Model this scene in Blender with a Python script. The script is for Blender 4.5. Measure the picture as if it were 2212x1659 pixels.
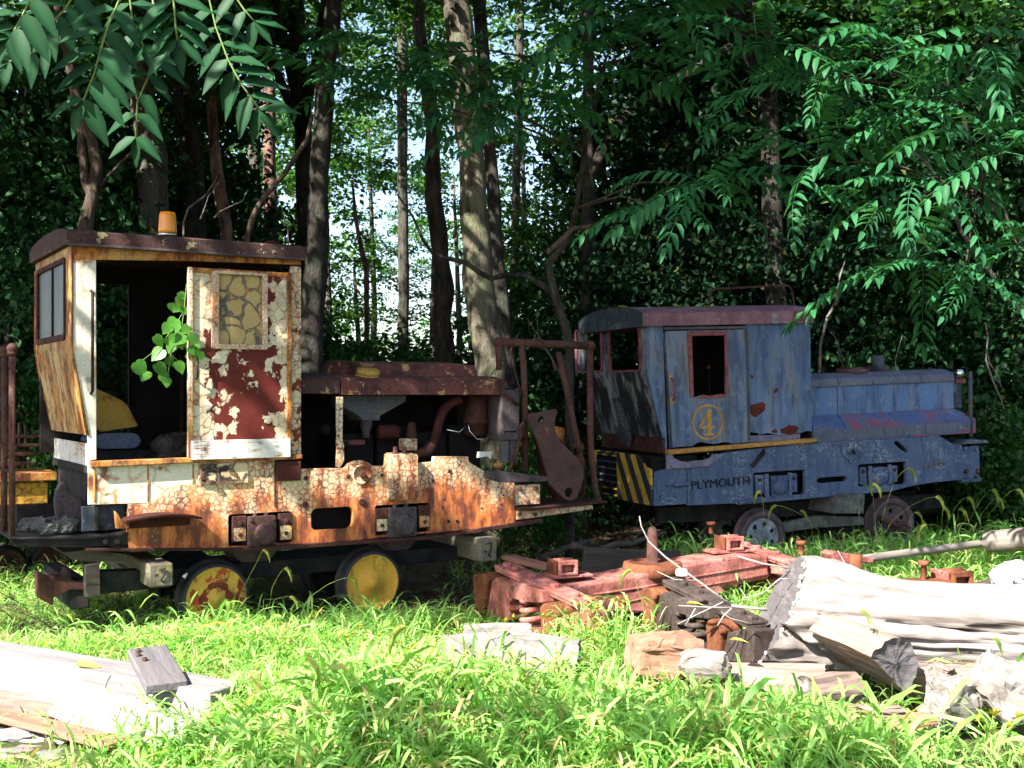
import bpy, bmesh, math, random
import numpy as np
from mathutils import Vector, Matrix, noise as mnoise
from mathutils.geometry import tessellate_polygon
random.seed(7)
R = math.radians
scene = bpy.context.scene
COL = scene.collection
for _o in list(bpy.data.objects):
    bpy.data.objects.remove(_o)

# ---------------------------------------------------------------- camera
FPX, CXP, HYP, CAMZ = 2500.0, 1106.0, 850.0, 1.7      # focal length, centre column and horizon row on a 2212 x 1659 picture
cam = bpy.data.cameras.new('camera')
cam.sensor_width = 36.0
cam.lens = 36.0 * FPX / 2212.0
cam.shift_y = (HYP - 829.5) / 2212.0
cam.clip_start, cam.clip_end = 0.1, 500.0
camo = bpy.data.objects.new('camera', cam)
COL.objects.link(camo)
camo.location = (0, 0, CAMZ)
camo.rotation_euler = (R(90), 0, 0)
scene.camera = camo

# ---------------------------------------------------------------- sky, sun, exposure
SUN = Vector((-0.47, -0.58, 0.665)).normalized()        # direction to the sun: behind the camera, to the left
world = bpy.data.worlds.new('World')
scene.world = world
world.use_nodes = True
wn = world.node_tree.nodes
sky = wn.new('ShaderNodeTexSky')
sky.sky_type = 'NISHITA'
sky.sun_disc = False
sky.sun_elevation = math.asin(SUN.z)
sky.sun_rotation = math.atan2(SUN.x, SUN.y)
sky.air_density, sky.dust_density, sky.ozone_density = 1.0, 1.5, 1.0
wn['Background'].inputs['Strength'].default_value = 0.08
world.node_tree.links.new(sky.outputs[0], wn['Background'].inputs[0])
sun = bpy.data.lights.new('sun', 'SUN')
sun.energy = 5.0
sun.angle = R(0.5)
sun.color = (1.0, 0.94, 0.84)
suno = bpy.data.objects.new('sun', sun)
COL.objects.link(suno)
suno.rotation_euler = SUN.to_track_quat('Z', 'Y').to_euler()
suno.location = (-6, -6, 12)
scene.view_settings.view_transform = 'Standard'
scene.view_settings.look = 'None'
scene.view_settings.gamma = 1.0
scene.view_settings.exposure = 2.1
scene.view_settings.use_curve_mapping = False
scene.cycles.max_bounces = 4
scene.cycles.diffuse_bounces = 2
scene.cycles.glossy_bounces = 2
scene.cycles.transmission_bounces = 3
scene.cycles.caustics_reflective = False
scene.cycles.caustics_refractive = False
scene.cycles.sample_clamp_indirect = 6.0
scene.cycles.use_denoising = True
scene.cycles.use_adaptive_sampling = True
scene.cycles.adaptive_threshold = 0.03

# ---------------------------------------------------------------- from a place on the picture to a place in the scene
def Q(x0, y0, s):
    return lambda x, y: ((x0 + x / s) / 1.73598, (y0 + y / s) / 1.73598)
V0 = lambda x, y: (x, y)
q1, q2, q3, q4 = Q(0, 760, 1.8433), Q(1000, 1200, 1.7015), Q(0, 1600, 1.8433), Q(2050, 1000, 1.8433)
q5, q6, q7, q8 = Q(2700, 1200, 1.9404), Q(1650, 1850, 1.8433), Q(2640, 1980, 1.8433), Q(0, 2250, 1.8433)
r1, r2, r3, r4 = Q(0, 0, 1.728), Q(1280, 0, 1.728), Q(2560, 0, 1.728), Q(1100, 600, 1.8433)
r5, r6, r7 = Q(2400, 400, 1.536), Q(1100, 2250, 1.8433), Q(500, 1900, 1.8433)
t1, t2, t3, t4 = Q(0, 1240, 1.6586), Q(3300, 1650, 5.53), Q(2250, 1900, 1.8433), Q(1850, 1250, 2.2123)
t5, t6, t7, t8 = Q(3200, 1700, 2.7656), Q(1700, 1900, 2.765), Q(2500, 1650, 3.6867), Q(1200, 1300, 3.16)

def wp(p, Y):
    return Vector(((p[0] - CXP) / FPX * Y, Y, CAMZ - (p[1] - HYP) / FPX * Y))
def wg(p, z=0.0):
    return wp(p, (CAMZ - z) * FPX / (p[1] - HYP))

class Frame:
    """A thing's own axes: x along it, y away from the viewer, z up."""
    def __init__(s, ox, oy, oz, th, pitch=0.0, roll=0.0):
        s.M = Matrix.Translation((ox, oy, oz)) @ Matrix.Rotation(R(th), 4, 'Z') @ Matrix.Rotation(R(-pitch), 4, 'Y') @ Matrix.Rotation(R(roll), 4, 'X')
        s.I = s.M.inverted()
        s.o = s.I @ Vector((0, 0, CAMZ))
    def ray(s, p):
        return s.I.to_3x3() @ Vector(((p[0] - CXP) / FPX, 1.0, -(p[1] - HYP) / FPX))
    def at(s, p, v=0.0):                 # on the plane y = v -> (x, z)
        d = s.ray(p); t = (v - s.o.y) / d.y; h = s.o + d * t
        return (h.x, h.z)
    def atx(s, p, u):                    # on the plane x = u -> (y, z)
        d = s.ray(p); t = (u - s.o.x) / d.x; h = s.o + d * t
        return (h.y, h.z)
    def atz(s, p, z):                    # on the plane z -> (x, y)
        d = s.ray(p); t = (z - s.o.z) / d.z; h = s.o + d * t
        return (h.x, h.y)
    def pts(s, q, L, v=0.0):
        return [s.at(q(*a), v) for a in L]

# ---------------------------------------------------------------- meshes
class MB:
    def __init__(s):
        s.v, s.f, s.sm = [], [], []
    def add(s, vs, fs, smooth=False):
        b = len(s.v)
        s.v += [tuple(a) for a in vs]
        s.f += [tuple(b + i for i in f) for f in fs]
        s.sm += [smooth] * len(fs)
        return s
    def box(s, x0, x1, y0, y1, z0, z1):
        vs = [(x, y, z) for x in (x0, x1) for y in (y0, y1) for z in (z0, z1)]
        return s.add(vs, [(0, 1, 3, 2), (4, 6, 7, 5), (0, 4, 5, 1), (2, 3, 7, 6), (0, 2, 6, 4), (1, 5, 7, 3)])
    def hexa(s, a, b):                   # two quads of 4 points each
        return s.add(list(a) + list(b), [(0, 3, 2, 1), (4, 5, 6, 7), (0, 1, 5, 4), (1, 2, 6, 5), (2, 3, 7, 6), (3, 0, 4, 7)])
    def plate(s, outer, d0, d1, holes=(), to=lambda a, b, d: (a, d, b)):
        loops = [list(outer)] + [list(h) for h in holes]
        flat = [p for l in loops for p in l]
        n = len(flat)
        tris = tessellate_polygon([[Vector((p[0], p[1], 0)) for p in l] for l in loops])
        vs = [to(p[0], p[1], d0) for p in flat] + [to(p[0], p[1], d1) for p in flat]
        fs = [tuple(t) for t in tris] + [tuple(n + i for i in reversed(t)) for t in tris]
        b = 0
        for l in loops:
            k = len(l)
            for i in range(k):
                j = (i + 1) % k
                fs.append((b + i, b + j, n + b + j, n + b + i))
            b += k
        s.add(vs, fs)
        return s
    def tube(s, pts, r, n=8, cap=True, smooth=True):
        P = [Vector(p) for p in pts]
        rr = r if isinstance(r, (list, tuple)) else [r] * len(P)
        up = Vector((0, 0, 1)); rings = []
        t0 = (P[1] - P[0]).normalized()
        a = up.cross(t0)
        if a.length < 1e-3: a = Vector((1, 0, 0)).cross(t0)
        a.normalize()
        for i, p in enumerate(P):
            t = (P[min(i + 1, len(P) - 1)] - P[max(i - 1, 0)]).normalized()
            a = (a - t * a.dot(t)).normalized(); bb = t.cross(a)
            rings.append([p + (a * math.cos(2 * math.pi * k / n) + bb * math.sin(2 * math.pi * k / n)) * rr[i] for k in range(n)])
        vs = [v for g in rings for v in g]; fs = []
        for i in range(len(P) - 1):
            for k in range(n):
                fs.append((i * n + k, i * n + (k + 1) % n, (i + 1) * n + (k + 1) % n, (i + 1) * n + k))
        s.add(vs, fs, smooth)
        if cap:
            s.add(rings[0], [tuple(range(n))[::-1]]); s.add(rings[-1], [tuple(range(n))])
        return s
    def lathe(s, c, ax, prof, n=28, smooth=True):
        c = Vector(c); ax = Vector(ax).normalized()
        a = ax.cross(Vector((0, 0, 1)))
        if a.length < 1e-3: a = Vector((1, 0, 0))
        a.normalize(); b = ax.cross(a); vs = []; fs = []
        for r, d in prof:
            for k in range(n):
                w = 2 * math.pi * k / n
                vs.append(c + ax * d + (a * math.cos(w) + b * math.sin(w)) * max(r, 1e-4))
        for i in range(len(prof) - 1):
            for k in range(n):
                fs.append((i * n + k, i * n + (k + 1) % n, (i + 1) * n + (k + 1) % n, (i + 1) * n + k))
        s.add(vs, fs, smooth)
        return s
    def sphere(s, c, r, n=12, m=8, sq=(1, 1, 1)):
        c = Vector(c)
        vs = [c + Vector((math.sin(math.pi * i / m) * math.cos(2 * math.pi * k / n) * sq[0], math.sin(math.pi * i / m) * math.sin(2 * math.pi * k / n) * sq[1], math.cos(math.pi * i / m) * sq[2])) * r for i in range(m + 1) for k in range(n)]
        fs = [(i * n + k, i * n + (k + 1) % n, (i + 1) * n + (k + 1) % n, (i + 1) * n + k) for i in range(m) for k in range(n)]
        s.add(vs, fs, True)
        return s
    def jitter(s, a, sc=3.0, seed=0.0):
        out = []
        for v in s.v:
            n = mnoise.noise_vector(Vector(v) * sc + Vector((seed, seed * 1.7, -seed)))
            out.append((v[0] + n.x * a, v[1] + n.y * a, v[2] + n.z * a))
        s.v = out
        return s
    def mesh(s, name):
        me = bpy.data.meshes.new(name)
        me.from_pydata(s.v, [], s.f)
        me.polygons.foreach_set('use_smooth', s.sm)
        bm = bmesh.new(); bm.from_mesh(me)
        bmesh.ops.remove_doubles(bm, verts=bm.verts, dist=1e-5)
        bmesh.ops.recalc_face_normals(bm, faces=bm.faces)
        bm.to_mesh(me); bm.free()
        me.update()
        return me
    def build(s, name, mat, parent=None, bevel=0.0, label=None):
        o = OBJ(name, s.mesh(name), parent)
        o.data.materials.append(mat)
        if bevel:
            b = o.modifiers.new('bevel', 'BEVEL')
            b.width = bevel; b.segments = 2; b.limit_method = 'ANGLE'; b.angle_limit = R(40)
        if label: o['label'] = label
        return o

def OBJ(name, data, parent=None):
    o = bpy.data.objects.new(name, data)
    COL.objects.link(o)
    if parent is not None: o.parent = parent
    return o
def tag(o, label, cat, group=None, kind=None):
    if label: o['label'] = label
    if cat: o['category'] = cat
    if group: o['group'] = group
    if kind: o['kind'] = kind
    return o
def thing(name, label, cat, M=None, group=None):
    o = OBJ(name, None)
    o.empty_display_size = 0.2
    if M is not None: o.matrix_world = M
    return tag(o, label, cat, group)
def rrect(x0, x1, z0, z1, r, n=4):
    out = []
    for cx, cz, a0 in ((x1 - r, z1 - r, 0), (x0 + r, z1 - r, 90), (x0 + r, z0 + r, 180), (x1 - r, z0 + r, 270)):
        for k in range(n + 1):
            a = R(a0 + 90 * k / n); out.append((cx + r * math.cos(a), cz + r * math.sin(a)))
    return out
def disc(cx, cz, r, n=20):
    return [(cx + r * math.cos(2 * math.pi * k / n), cz + r * math.sin(2 * math.pi * k / n)) for k in range(n)]
def rough_line(a, b, n, amp, seed=0):
    rnd = random.Random(seed); out = []
    for i in range(n + 1):
        t = i / n
        w = amp * (rnd.random() - 0.5) * 2 if 0 < i < n else 0
        out.append((a[0] + (b[0] - a[0]) * t, a[1] + (b[1] - a[1]) * t + w))
    return out
_bolts = {}
def bolt(parent, x, v, z, r, mat, name='bolt', h=None, n=6):
    h = h or r * 0.9
    key = (round(r, 4), round(h, 4), n, mat.name)
    if key not in _bolts:
        m = MB().lathe((0, 0, 0), (0, -1, 0), [(0, 0), (r, 0), (r, h * 0.8), (r * 0.8, h), (0, h)], n, False).mesh('bolt')
        m.materials.append(mat); _bolts[key] = m
    o = OBJ(name, _bolts[key], parent)
    o.location = (x, v, z)
    return o
def mesh_np(name, verts, faces, mat=None, attr=None):
    me = bpy.data.meshes.new(name)
    verts = np.asarray(verts, np.float32); faces = np.asarray(faces, np.int32)
    nv, nf, k = len(verts), len(faces), faces.shape[1]
    me.vertices.add(nv); me.vertices.foreach_set('co', verts.ravel())
    me.loops.add(nf * k); me.loops.foreach_set('vertex_index', faces.ravel())
    me.polygons.add(nf); me.polygons.foreach_set('loop_start', np.arange(0, nf * k, k, dtype=np.int32))
    me.polygons.foreach_set('loop_total', np.full(nf, k, np.int32))
    me.update(calc_edges=True)
    if attr is not None:
        a = me.attributes.new('rnd', 'FLOAT', 'POINT'); a.data.foreach_set('value', np.asarray(attr, np.float32))
    if mat: me.materials.append(mat)
    return me

# ---------------------------------------------------------------- materials
class NT:
    def __init__(s, name):
        s.m = bpy.data.materials.new(name); s.m.use_nodes = True
        s.t = s.m.node_tree; s.n = s.t.nodes
        s.b = s.n['Principled BSDF']; s.out = s.n['Material Output']
        tc = s.n.new('ShaderNodeTexCoord'); s.obj = tc.outputs['Object']
        s.b.inputs['Roughness'].default_value = 0.8
        s.b.inputs['Specular IOR Level'].default_value = 0.25
    def set(s, sock, v):
        if hasattr(v, 'is_output') or hasattr(v, 'links'): s.t.links.new(v, sock)
        elif isinstance(v, (tuple, list)) and len(v) == 3 and sock.type == 'RGBA': sock.default_value = (*v, 1)
        else: sock.default_value = v
    def vec(s, scale=(1, 1, 1), loc=(0, 0, 0), src=None, rot=(0, 0, 0)):
        n = s.n.new('ShaderNodeMapping'); s.set(n.inputs[0], src or s.obj)
        n.inputs['Scale'].default_value = scale; n.inputs['Location'].default_value = loc; n.inputs['Rotation'].default_value = rot
        return n.outputs[0]
    def noise(s, scale, detail=4, rough=0.6, dist=0.0, vec=None, col=False):
        n = s.n.new('ShaderNodeTexNoise'); s.set(n.inputs['Vector'], vec or s.obj)
        n.inputs['Scale'].default_value = scale; n.inputs['Detail'].default_value = detail
        n.inputs['Roughness'].default_value = rough; n.inputs['Distortion'].default_value = dist
        return n.outputs[1 if col else 0]
    def voro(s, scale, feat='F1', vec=None, out=0, rnd=1.0):
        n = s.n.new('ShaderNodeTexVoronoi'); n.feature = feat; s.set(n.inputs['Vector'], vec or s.obj)
        n.inputs['Scale'].default_value = scale; n.inputs['Randomness'].default_value = rnd
        return n.outputs[out]
    def ramp(s, fac, stops, interp='LINEAR'):
        n = s.n.new('ShaderNodeValToRGB'); s.set(n.inputs[0], fac)
        n.color_ramp.interpolation = interp; e = n.color_ramp.elements
        while len(e) < len(stops): e.new(0.5)
        for i, (p, c) in enumerate(stops):
            e[i].position = p; e[i].color = (c, c, c, 1) if isinstance(c, (int, float)) else (*c, 1)
        return n.outputs[0]
    def mix(s, f, a, b, mode='MIX'):
        n = s.n.new('ShaderNodeMix'); n.data_type = 'RGBA'; n.blend_type = mode
        s.set(n.inputs[0], f); s.set(n.inputs[6], a); s.set(n.inputs[7], b)
        return n.outputs[2]
    def op(s, o, a, b=0.0, c=0.0, clamp=False):
        n = s.n.new('ShaderNodeMath'); n.operation = o; n.use_clamp = clamp
        s.set(n.inputs[0], a); s.set(n.inputs[1], b); s.set(n.inputs[2], c)
        return n.outputs[0]
    def add(s, a, b, k=1.0):             # vector a + colour b * k
        n = s.n.new('ShaderNodeVectorMath'); n.operation = 'MULTIPLY_ADD'
        s.set(n.inputs[0], b); n.inputs[1].default_value = (k, k, k); s.set(n.inputs[2], a)
        return n.outputs[0]
    def sep(s, src=None):
        n = s.n.new('ShaderNodeSeparateXYZ'); s.set(n.inputs[0], src or s.obj); return n.outputs
    def bump(s, h, strength=0.5, dist=0.01):
        n = s.n.new('ShaderNodeBump'); s.set(n.inputs['Height'], h)
        n.inputs['Strength'].default_value = strength; n.inputs['Distance'].default_value = dist
        s.t.links.new(n.outputs[0], s.b.inputs['Normal'])
    def attr(s, name):
        n = s.n.new('ShaderNodeAttribute'); n.attribute_name = name; return n.outputs['Fac']
    def done(s, col, rough=None, spec=None, metal=None):
        s.set(s.b.inputs['Base Color'], col)
        if rough is not None: s.set(s.b.inputs['Roughness'], rough)
        if spec is not None: s.b.inputs['Specular IOR Level'].default_value = spec
        if metal is not None: s.b.inputs['Metallic'].default_value = metal
        return s.m

def peel(name, paint, under, cell=14.0, crack=0.012, loss=0.3, losscale=2.2, rust=0.5, tint=(0.42, 0.16, 0.035), axis=None, stretch=(1, 1, 1), seed=0.0, stainsc=3.0, edge=0.05, rustz=None, keep=None):
    """Old paint that has cracked into plates and lifted off, with rust bleeding from the cracks."""
    k = NT(name)
    base = k.vec(stretch, (seed, seed * 0.7, -seed))
    warp = k.add(base, k.noise(cell * 0.6, 3, 0.6, vec=base, col=True), 1.1 / cell)
    warp = k.add(warp, k.noise(cell * 2.2, 2, 0.6, vec=base, col=True), 0.30 / cell)
    edge_d = k.voro(cell, 'DISTANCE_TO_EDGE', warp)
    cellv = k.voro(cell, 'F1', warp, 1)
    sep = k.n.new('ShaderNodeSeparateColor'); k.set(sep.inputs[0], cellv)
    big = k.noise(losscale, 3, 0.55, vec=base)
    field = k.op('ADD', k.op('ADD', k.op('MULTIPLY', sep.outputs[0], 0.20), k.op('MULTIPLY', k.noise(cell * 0.55, 4, 0.65, vec=base), 0.30)), k.op('MULTIPLY', big, 0.8))
    field = k.op('ADD', field, k.op('MULTIPLY', k.noise(cell * 3, 3, 0.7, vec=base), 0.16))
    th = loss * 0.9 + 0.25
    if axis:                                     # (axis index, from, to, extra loss at 'to')
        a, f0, f1, ex = axis
        mr = k.n.new('ShaderNodeMapRange'); k.set(mr.inputs[0], k.sep()[a])
        mr.inputs[1].default_value, mr.inputs[2].default_value = f0, f1
        mr.inputs[3].default_value, mr.inputs[4].default_value = 0.0, ex
        field = k.op('SUBTRACT', field, mr.outputs[0])
    if keep:                                     # (axis index, centre, half width, how much more paint is kept towards the sides)
        a, c0, hw, amt = keep
        dd = k.op('ABSOLUTE', k.op('DIVIDE', k.op('SUBTRACT', k.sep()[a], c0), hw))
        field = k.op('ADD', field, k.op('MULTIPLY', k.op('POWER', dd, 2.5), amt))
    gone = k.ramp(k.op('SUBTRACT', field, th - 0.5), [(0.49, 1.0), (0.505, 0.0)])
    # rust stain: close to the cracks and in runs downwards
    halo = k.ramp(edge_d, [(0.0, 1.0), (edge * 3.2, 0.0)])
    runs = k.noise(stainsc, 5, 0.65, vec=k.vec((3.0, 3.0, 0.55), (seed, 0, seed)))
    blot = k.noise(stainsc * 0.9, 4, 0.6, vec=k.vec((1, 1, 1), (0, seed, 3)))
    st = k.op('MULTIPLY', k.op('ADD', k.op('MULTIPLY', runs, 0.7), k.op('MULTIPLY', blot, 0.7)), 1.0)
    st = k.op('ADD', st, k.op('MULTIPLY', halo, 0.16))
    if rustz:
        mr = k.n.new('ShaderNodeMapRange'); k.set(mr.inputs[0], k.sep()[2])
        mr.inputs[1].default_value, mr.inputs[2].default_value = rustz[0], rustz[1]
        mr.inputs[3].default_value, mr.inputs[4].default_value = 0.0, rustz[2]
        st = k.op('ADD', st, mr.outputs[0])
    st = k.ramp(st, [(0.86 - rust * 0.36, 0.0), (1.02 - rust * 0.30, 1.0)])
    if crack > 0:
        cw = k.op('MULTIPLY', k.ramp(k.noise(cell * 0.3, 3, vec=base), [(0.35, 0.0), (0.7, 1.0)]), crack * 1.7)
        line = k.ramp(k.op('SUBTRACT', edge_d, k.op('SUBTRACT', cw, 0.5)), [(0.5, 1.0), (0.5 + crack * 0.7, 0.0)])
        line = k.op('MULTIPLY', line, k.op('SUBTRACT', 1.0, k.op('MULTIPLY', st, 0.75)))
        mask = k.op('MAXIMUM', gone, line)
    else:
        mask = gone
    fine = k.noise(60, 4, 0.7)
    pv = k.mix(k.op('MULTIPLY', sep.outputs[1], 0.45), paint, tuple(a * 0.5 + b * 0.5 for a, b in zip(paint, tint))) if crack > 0 else paint
    pc = k.mix(1.0, pv, k.ramp(fine, [(0.3, 0.78), (0.7, 1.1)]), 'MULTIPLY')
    rc_ = k.ramp(k.noise(6, 7, 0.72, vec=k.vec((1.5, 1.5, 0.55), (seed, 2, 0))), [(0.40, (tint[0] * 0.17, tint[1] * 0.12, tint[2] * 0.4)), (0.47, (tint[0] * 0.45, tint[1] * 0.32, tint[2] * 0.55)), (0.53, tint), (0.63, (min(1, tint[0] * 1.25), tint[1] * 2.0, tint[2] * 2.6))])
    pc = k.mix(k.op('MULTIPLY', st, 0.94), pc, rc_)
    uc = k.mix(k.noise(9, 4, 0.7), under, tuple(min(1, c * 1.9 + 0.006) for c in under))
    k.bump(k.op('ADD', k.op('MULTIPLY', mask, -1.0), k.op('MULTIPLY', fine, 0.25)), 0.55, 0.004)
    return k.done(k.mix(mask, pc, uc), 0.72)

def rusty(name, cols, sc=5.0, streak=0.5, bump=0.35, flecks=None, seed=0.0, rough=0.85):
    k = NT(name)
    v = k.vec((1, 1, 1), (seed, seed, seed))
    n = k.op('ADD', k.op('MULTIPLY', k.noise(sc, 6, 0.65, vec=v), 1 - streak * 0.5), k.op('MULTIPLY', k.noise(sc * 1.3, 4, 0.6, vec=k.vec((3, 3, 0.45), (seed, 0, 0))), streak * 0.5))
    m = len(cols)
    c = k.ramp(n, [(0.37 + 0.26 * i / max(1, m - 1), cc) for i, cc in enumerate(cols)])
    if flecks:
        fc, amt, fs = flecks
        c = k.mix(k.ramp(k.noise(fs, 5, 0.75, vec=v), [(1 - amt, 0.0), (1.03 - amt, 1.0)]), c, fc)
    f = k.noise(48, 5, 0.78)
    c = k.mix(k.ramp(f, [(0.42, 0.0), (0.66, 0.75)]), c, tuple(x * 0.45 for x in cols[0]))
    k.bump(k.op('ADD', f, k.op('MULTIPLY', n, 2)), bump, 0.004)
    return k.done(c, rough)

def wood(name, c1, c2, axis=0, sc=7.0, cracks=0.5, rough=0.9, seed=0.0, spots=None):
    k = NT(name)
    st = [1.0, 1.0, 1.0]; st[axis] = 0.09
    v = k.add(k.vec(tuple(st), (seed, seed * 2, seed)), k.noise(2.5, 2, col=True), 0.05)
    g = k.noise(sc * 3.2, 6, 0.7, vec=v)
    g2 = k.noise(sc * 9, 3, 0.6, vec=v)
    c = k.mix(k.ramp(g, [(0.3, 0.0), (0.7, 1.0)]), c1, c2)
    c = k.mix(k.ramp(g2, [(0.5, 0.0), (0.85, 0.55)]), c, tuple(x * 0.45 for x in c1))
    cr = k.ramp(k.noise(sc * 1.7, 3, 0.5, vec=v), [(0.30, 1.0), (0.35, 0.0)])
    c = k.mix(k.op('MULTIPLY', cr, cracks), c, tuple(x * 0.12 for x in c1))
    if spots:
        c = k.mix(k.ramp(k.noise(4.0, 5, 0.7), [(0.56, 0.0), (0.64, 1.0)]), c, spots)
    k.bump(k.op('SUBTRACT', k.op('ADD', g, k.op('MULTIPLY', g2, 0.4)), k.op('MULTIPLY', cr, cracks * 1.5)), 0.8, 0.008)
    return k.done(c, rough)

def leafmat(name, c1, c2, c3=None, trans=0.35, rough=0.5, tcol=None, spec=0.3):
    """Leaf: diffuse with a soft sheen, some light passing through."""
    k = NT(name)
    r = k.attr('rnd')
    stops = [(0.0, c1), (0.62, c2)] + ([(0.97, c2), (1.0, c3)] if c3 else [])
    c = k.ramp(r, stops)
    k.done(c, rough, spec)
    tr = k.n.new('ShaderNodeBsdfTranslucent')
    k.set(tr.inputs[0], k.mix(1.0, c, tcol or (1.5, 1.35, 0.5), 'MULTIPLY'))
    mx = k.n.new('ShaderNodeMixShader'); mx.inputs[0].default_value = trans
    k.t.links.new(k.b.outputs[0], mx.inputs[1]); k.t.links.new(tr.outputs[0], mx.inputs[2])
    k.t.links.new(mx.outputs[0], k.out.inputs[0])
    return k.m
CREAM = (0.60, 0.52, 0.36)
M_door = peel('peeling_door_paint', (0.66, 0.58, 0.42), (0.068, 0.008, 0.005), 13, 0.012, 0.555, 4.2, 0.22, axis=(2, 2.55, 1.75, 0.12), keep=(0, 0.20, 0.33, 0.22), seed=2.3)
M_cabcream = peel('cracked_cream_paint', CREAM, (0.10, 0.03, 0.012), 26, 0.03, 0.22, 3.0, 0.55, seed=1.1)
M_post = peel('peeling_post_paint', (0.62, 0.55, 0.40), (0.085, 0.014, 0.010), 24, 0.03, 0.42, 5.0, 0.45, seed=5.0)
M_orange = peel('rust_stained_trim', (0.42, 0.27, 0.12), (0.14, 0.04, 0.015), 30, 0.04, 0.30, 6.0, 0.85, tint=(0.40, 0.14, 0.025), seed=4.0)
M_pillar = peel('chipped_white_pillar', (0.62, 0.59, 0.50), (0.17, 0.19, 0.25), 5, 0.0, 0.33, 4.5, 0.12, seed=8.0)
M_front = peel('shredded_front_paint', (0.58, 0.46, 0.24), (0.16, 0.055, 0.015), 30, 0.03, 0.36, 5.0, 0.75, tint=(0.36, 0.13, 0.025), stretch=(1, 1, 0.22), seed=3.0)
M_frame = peel('crazed_frame_paint', (0.66, 0.55, 0.36), (0.14, 0.030, 0.020), 24, 0.018, 0.19, 2.6, 0.50, tint=(0.42, 0.105, 0.020), axis=(2, 1.10, 0.55, 0.14), seed=6.0, stainsc=3.2, rustz=(1.02, 0.62, 0.30))
M_panel = peel('cream_side_panel', (0.64, 0.60, 0.48), (0.15, 0.17, 0.24), 7, 0.0, 0.17, 7.0, 0.34, tint=(0.42, 0.17, 0.04), seed=9.0)
M_kick = peel('worn_white_kick_plate', (0.62, 0.60, 0.56), (0.09, 0.10, 0.17), 16, 0.0, 0.36, 6.0, 0.15, stretch=(0.3, 1, 1.6), seed=1.0)
M_crazed = peel('crazed_window_film', (0.44, 0.34, 0.15), (0.05, 0.048, 0.052), 8, 0.085, 0.20, 5.0, 0.10, seed=12.0)
M_winframe = peel('window_frame_paint', (0.60, 0.48, 0.36), (0.20, 0.06, 0.05), 34, 0.03, 0.25, 8.0, 0.45, seed=7.0)
M_roofy = rusty('purple_rust_roof', [(0.0321, 0.0156, 0.0156), (0.0606, 0.0321, 0.0321), (0.0784, 0.0392, 0.0356), (0.0927, 0.0428, 0.0285)], 4, 0.6, flecks=((0.40, 0.33, 0.17), 0.385, 7.0))
M_hood = rusty('hood_rust', [(0.0496, 0.0198, 0.0179), (0.0992, 0.0397, 0.0357), (0.1488, 0.0546, 0.0496), (0.2182, 0.0595, 0.0397)], 4, 0.5, flecks=((0.50, 0.28, 0.12), 0.425, 6.5), seed=3)
M_rust = rusty('dark_rust', [(0.0210, 0.0096, 0.0084), (0.0480, 0.0180, 0.0144), (0.0720, 0.0270, 0.0210), (0.1020, 0.0360, 0.0180)], 7, 0.3)
M_pipe = rusty('pipe_rust', [(0.0495, 0.0193, 0.0165), (0.0825, 0.0330, 0.0275), (0.1045, 0.0468, 0.0358), (0.0770, 0.0550, 0.0550)], 8, 0.3)
M_link = rusty('link_plate_rust', [(0.0540, 0.0300, 0.0312), (0.0750, 0.0420, 0.0420), (0.0900, 0.0510, 0.0480), (0.1020, 0.0540, 0.0420)], 4, 0.2, 0.2, flecks=((0.36, 0.19, 0.07), 0.36, 6))
M_steel = rusty('black_steel', [(0.0066, 0.0066, 0.0077), (0.0138, 0.0132, 0.0154), (0.0275, 0.0248, 0.0248), (0.0440, 0.0330, 0.0275)], 6, 0.3)
M_engine = rusty('oily_engine', [(0.0024, 0.0024, 0.0032), (0.0056, 0.0048, 0.0052), (0.0120, 0.0088, 0.0080)], 6, 0.3)
M_maroon = rusty('maroon_plate', [(0.0350, 0.0084, 0.0070), (0.0595, 0.0126, 0.0098), (0.0770, 0.0210, 0.0140)], 6, 0.3)
M_axle = rusty('axle_box_rust', [(0.0408, 0.0229, 0.0255), (0.0663, 0.0382, 0.0382), (0.0816, 0.0408, 0.0382), (0.1122, 0.0459, 0.0255)], 8, 0.2)
M_bluegrey = rusty('blue_grey_steel', [(0.0448, 0.0544, 0.0768), (0.0768, 0.0896, 0.1216), (0.0960, 0.1024, 0.1152), (0.1408, 0.1216, 0.0640)], 4, 0.3, 0.2)
M_greypanel = rusty('grey_radiator_post', [(0.0450, 0.0338, 0.0375), (0.0825, 0.0638, 0.0713), (0.1125, 0.0900, 0.0900)], 5, 0.6, 0.2)
M_yellowcap = rusty('yellow_cap', [(0.20, 0.11, 0.02), (0.42, 0.28, 0.05), (0.50, 0.36, 0.10)], 8, 0.2)
M_glass_grey = rusty('dusty_glass', [(0.09, 0.10, 0.12), (0.15, 0.16, 0.18), (0.22, 0.23, 0.24)], 1.5, 0.9, 0.02, rough=0.35)
M_seatblue = rusty('blue_vinyl', [(0.04, 0.06, 0.11), (0.07, 0.10, 0.17), (0.10, 0.13, 0.2)], 5, 0.1, 0.1, rough=0.55)
M_seatyel = peel('worn_yellow_seat', (0.50, 0.30, 0.06), (0.03, 0.012, 0.01), 5, 0.0, 0.36, 5, 0.3, seed=2)
M_rag = rusty('dirty_cloth', [(0.03, 0.025, 0.022), (0.07, 0.06, 0.05), (0.12, 0.10, 0.085)], 9, 0.1)
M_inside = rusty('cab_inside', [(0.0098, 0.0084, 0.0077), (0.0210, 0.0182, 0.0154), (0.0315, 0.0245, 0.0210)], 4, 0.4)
M_amber = (lambda k: k.done(k.mix(k.noise(14, 3), (0.85, 0.22, 0.006), (1.0, 0.42, 0.012)), 0.15, 0.5))(NT('amber_lens'))
M_chrome = (lambda k: k.done((0.75, 0.75, 0.76), 0.18, 0.5, 1.0))(NT('chrome_band'))
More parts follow.
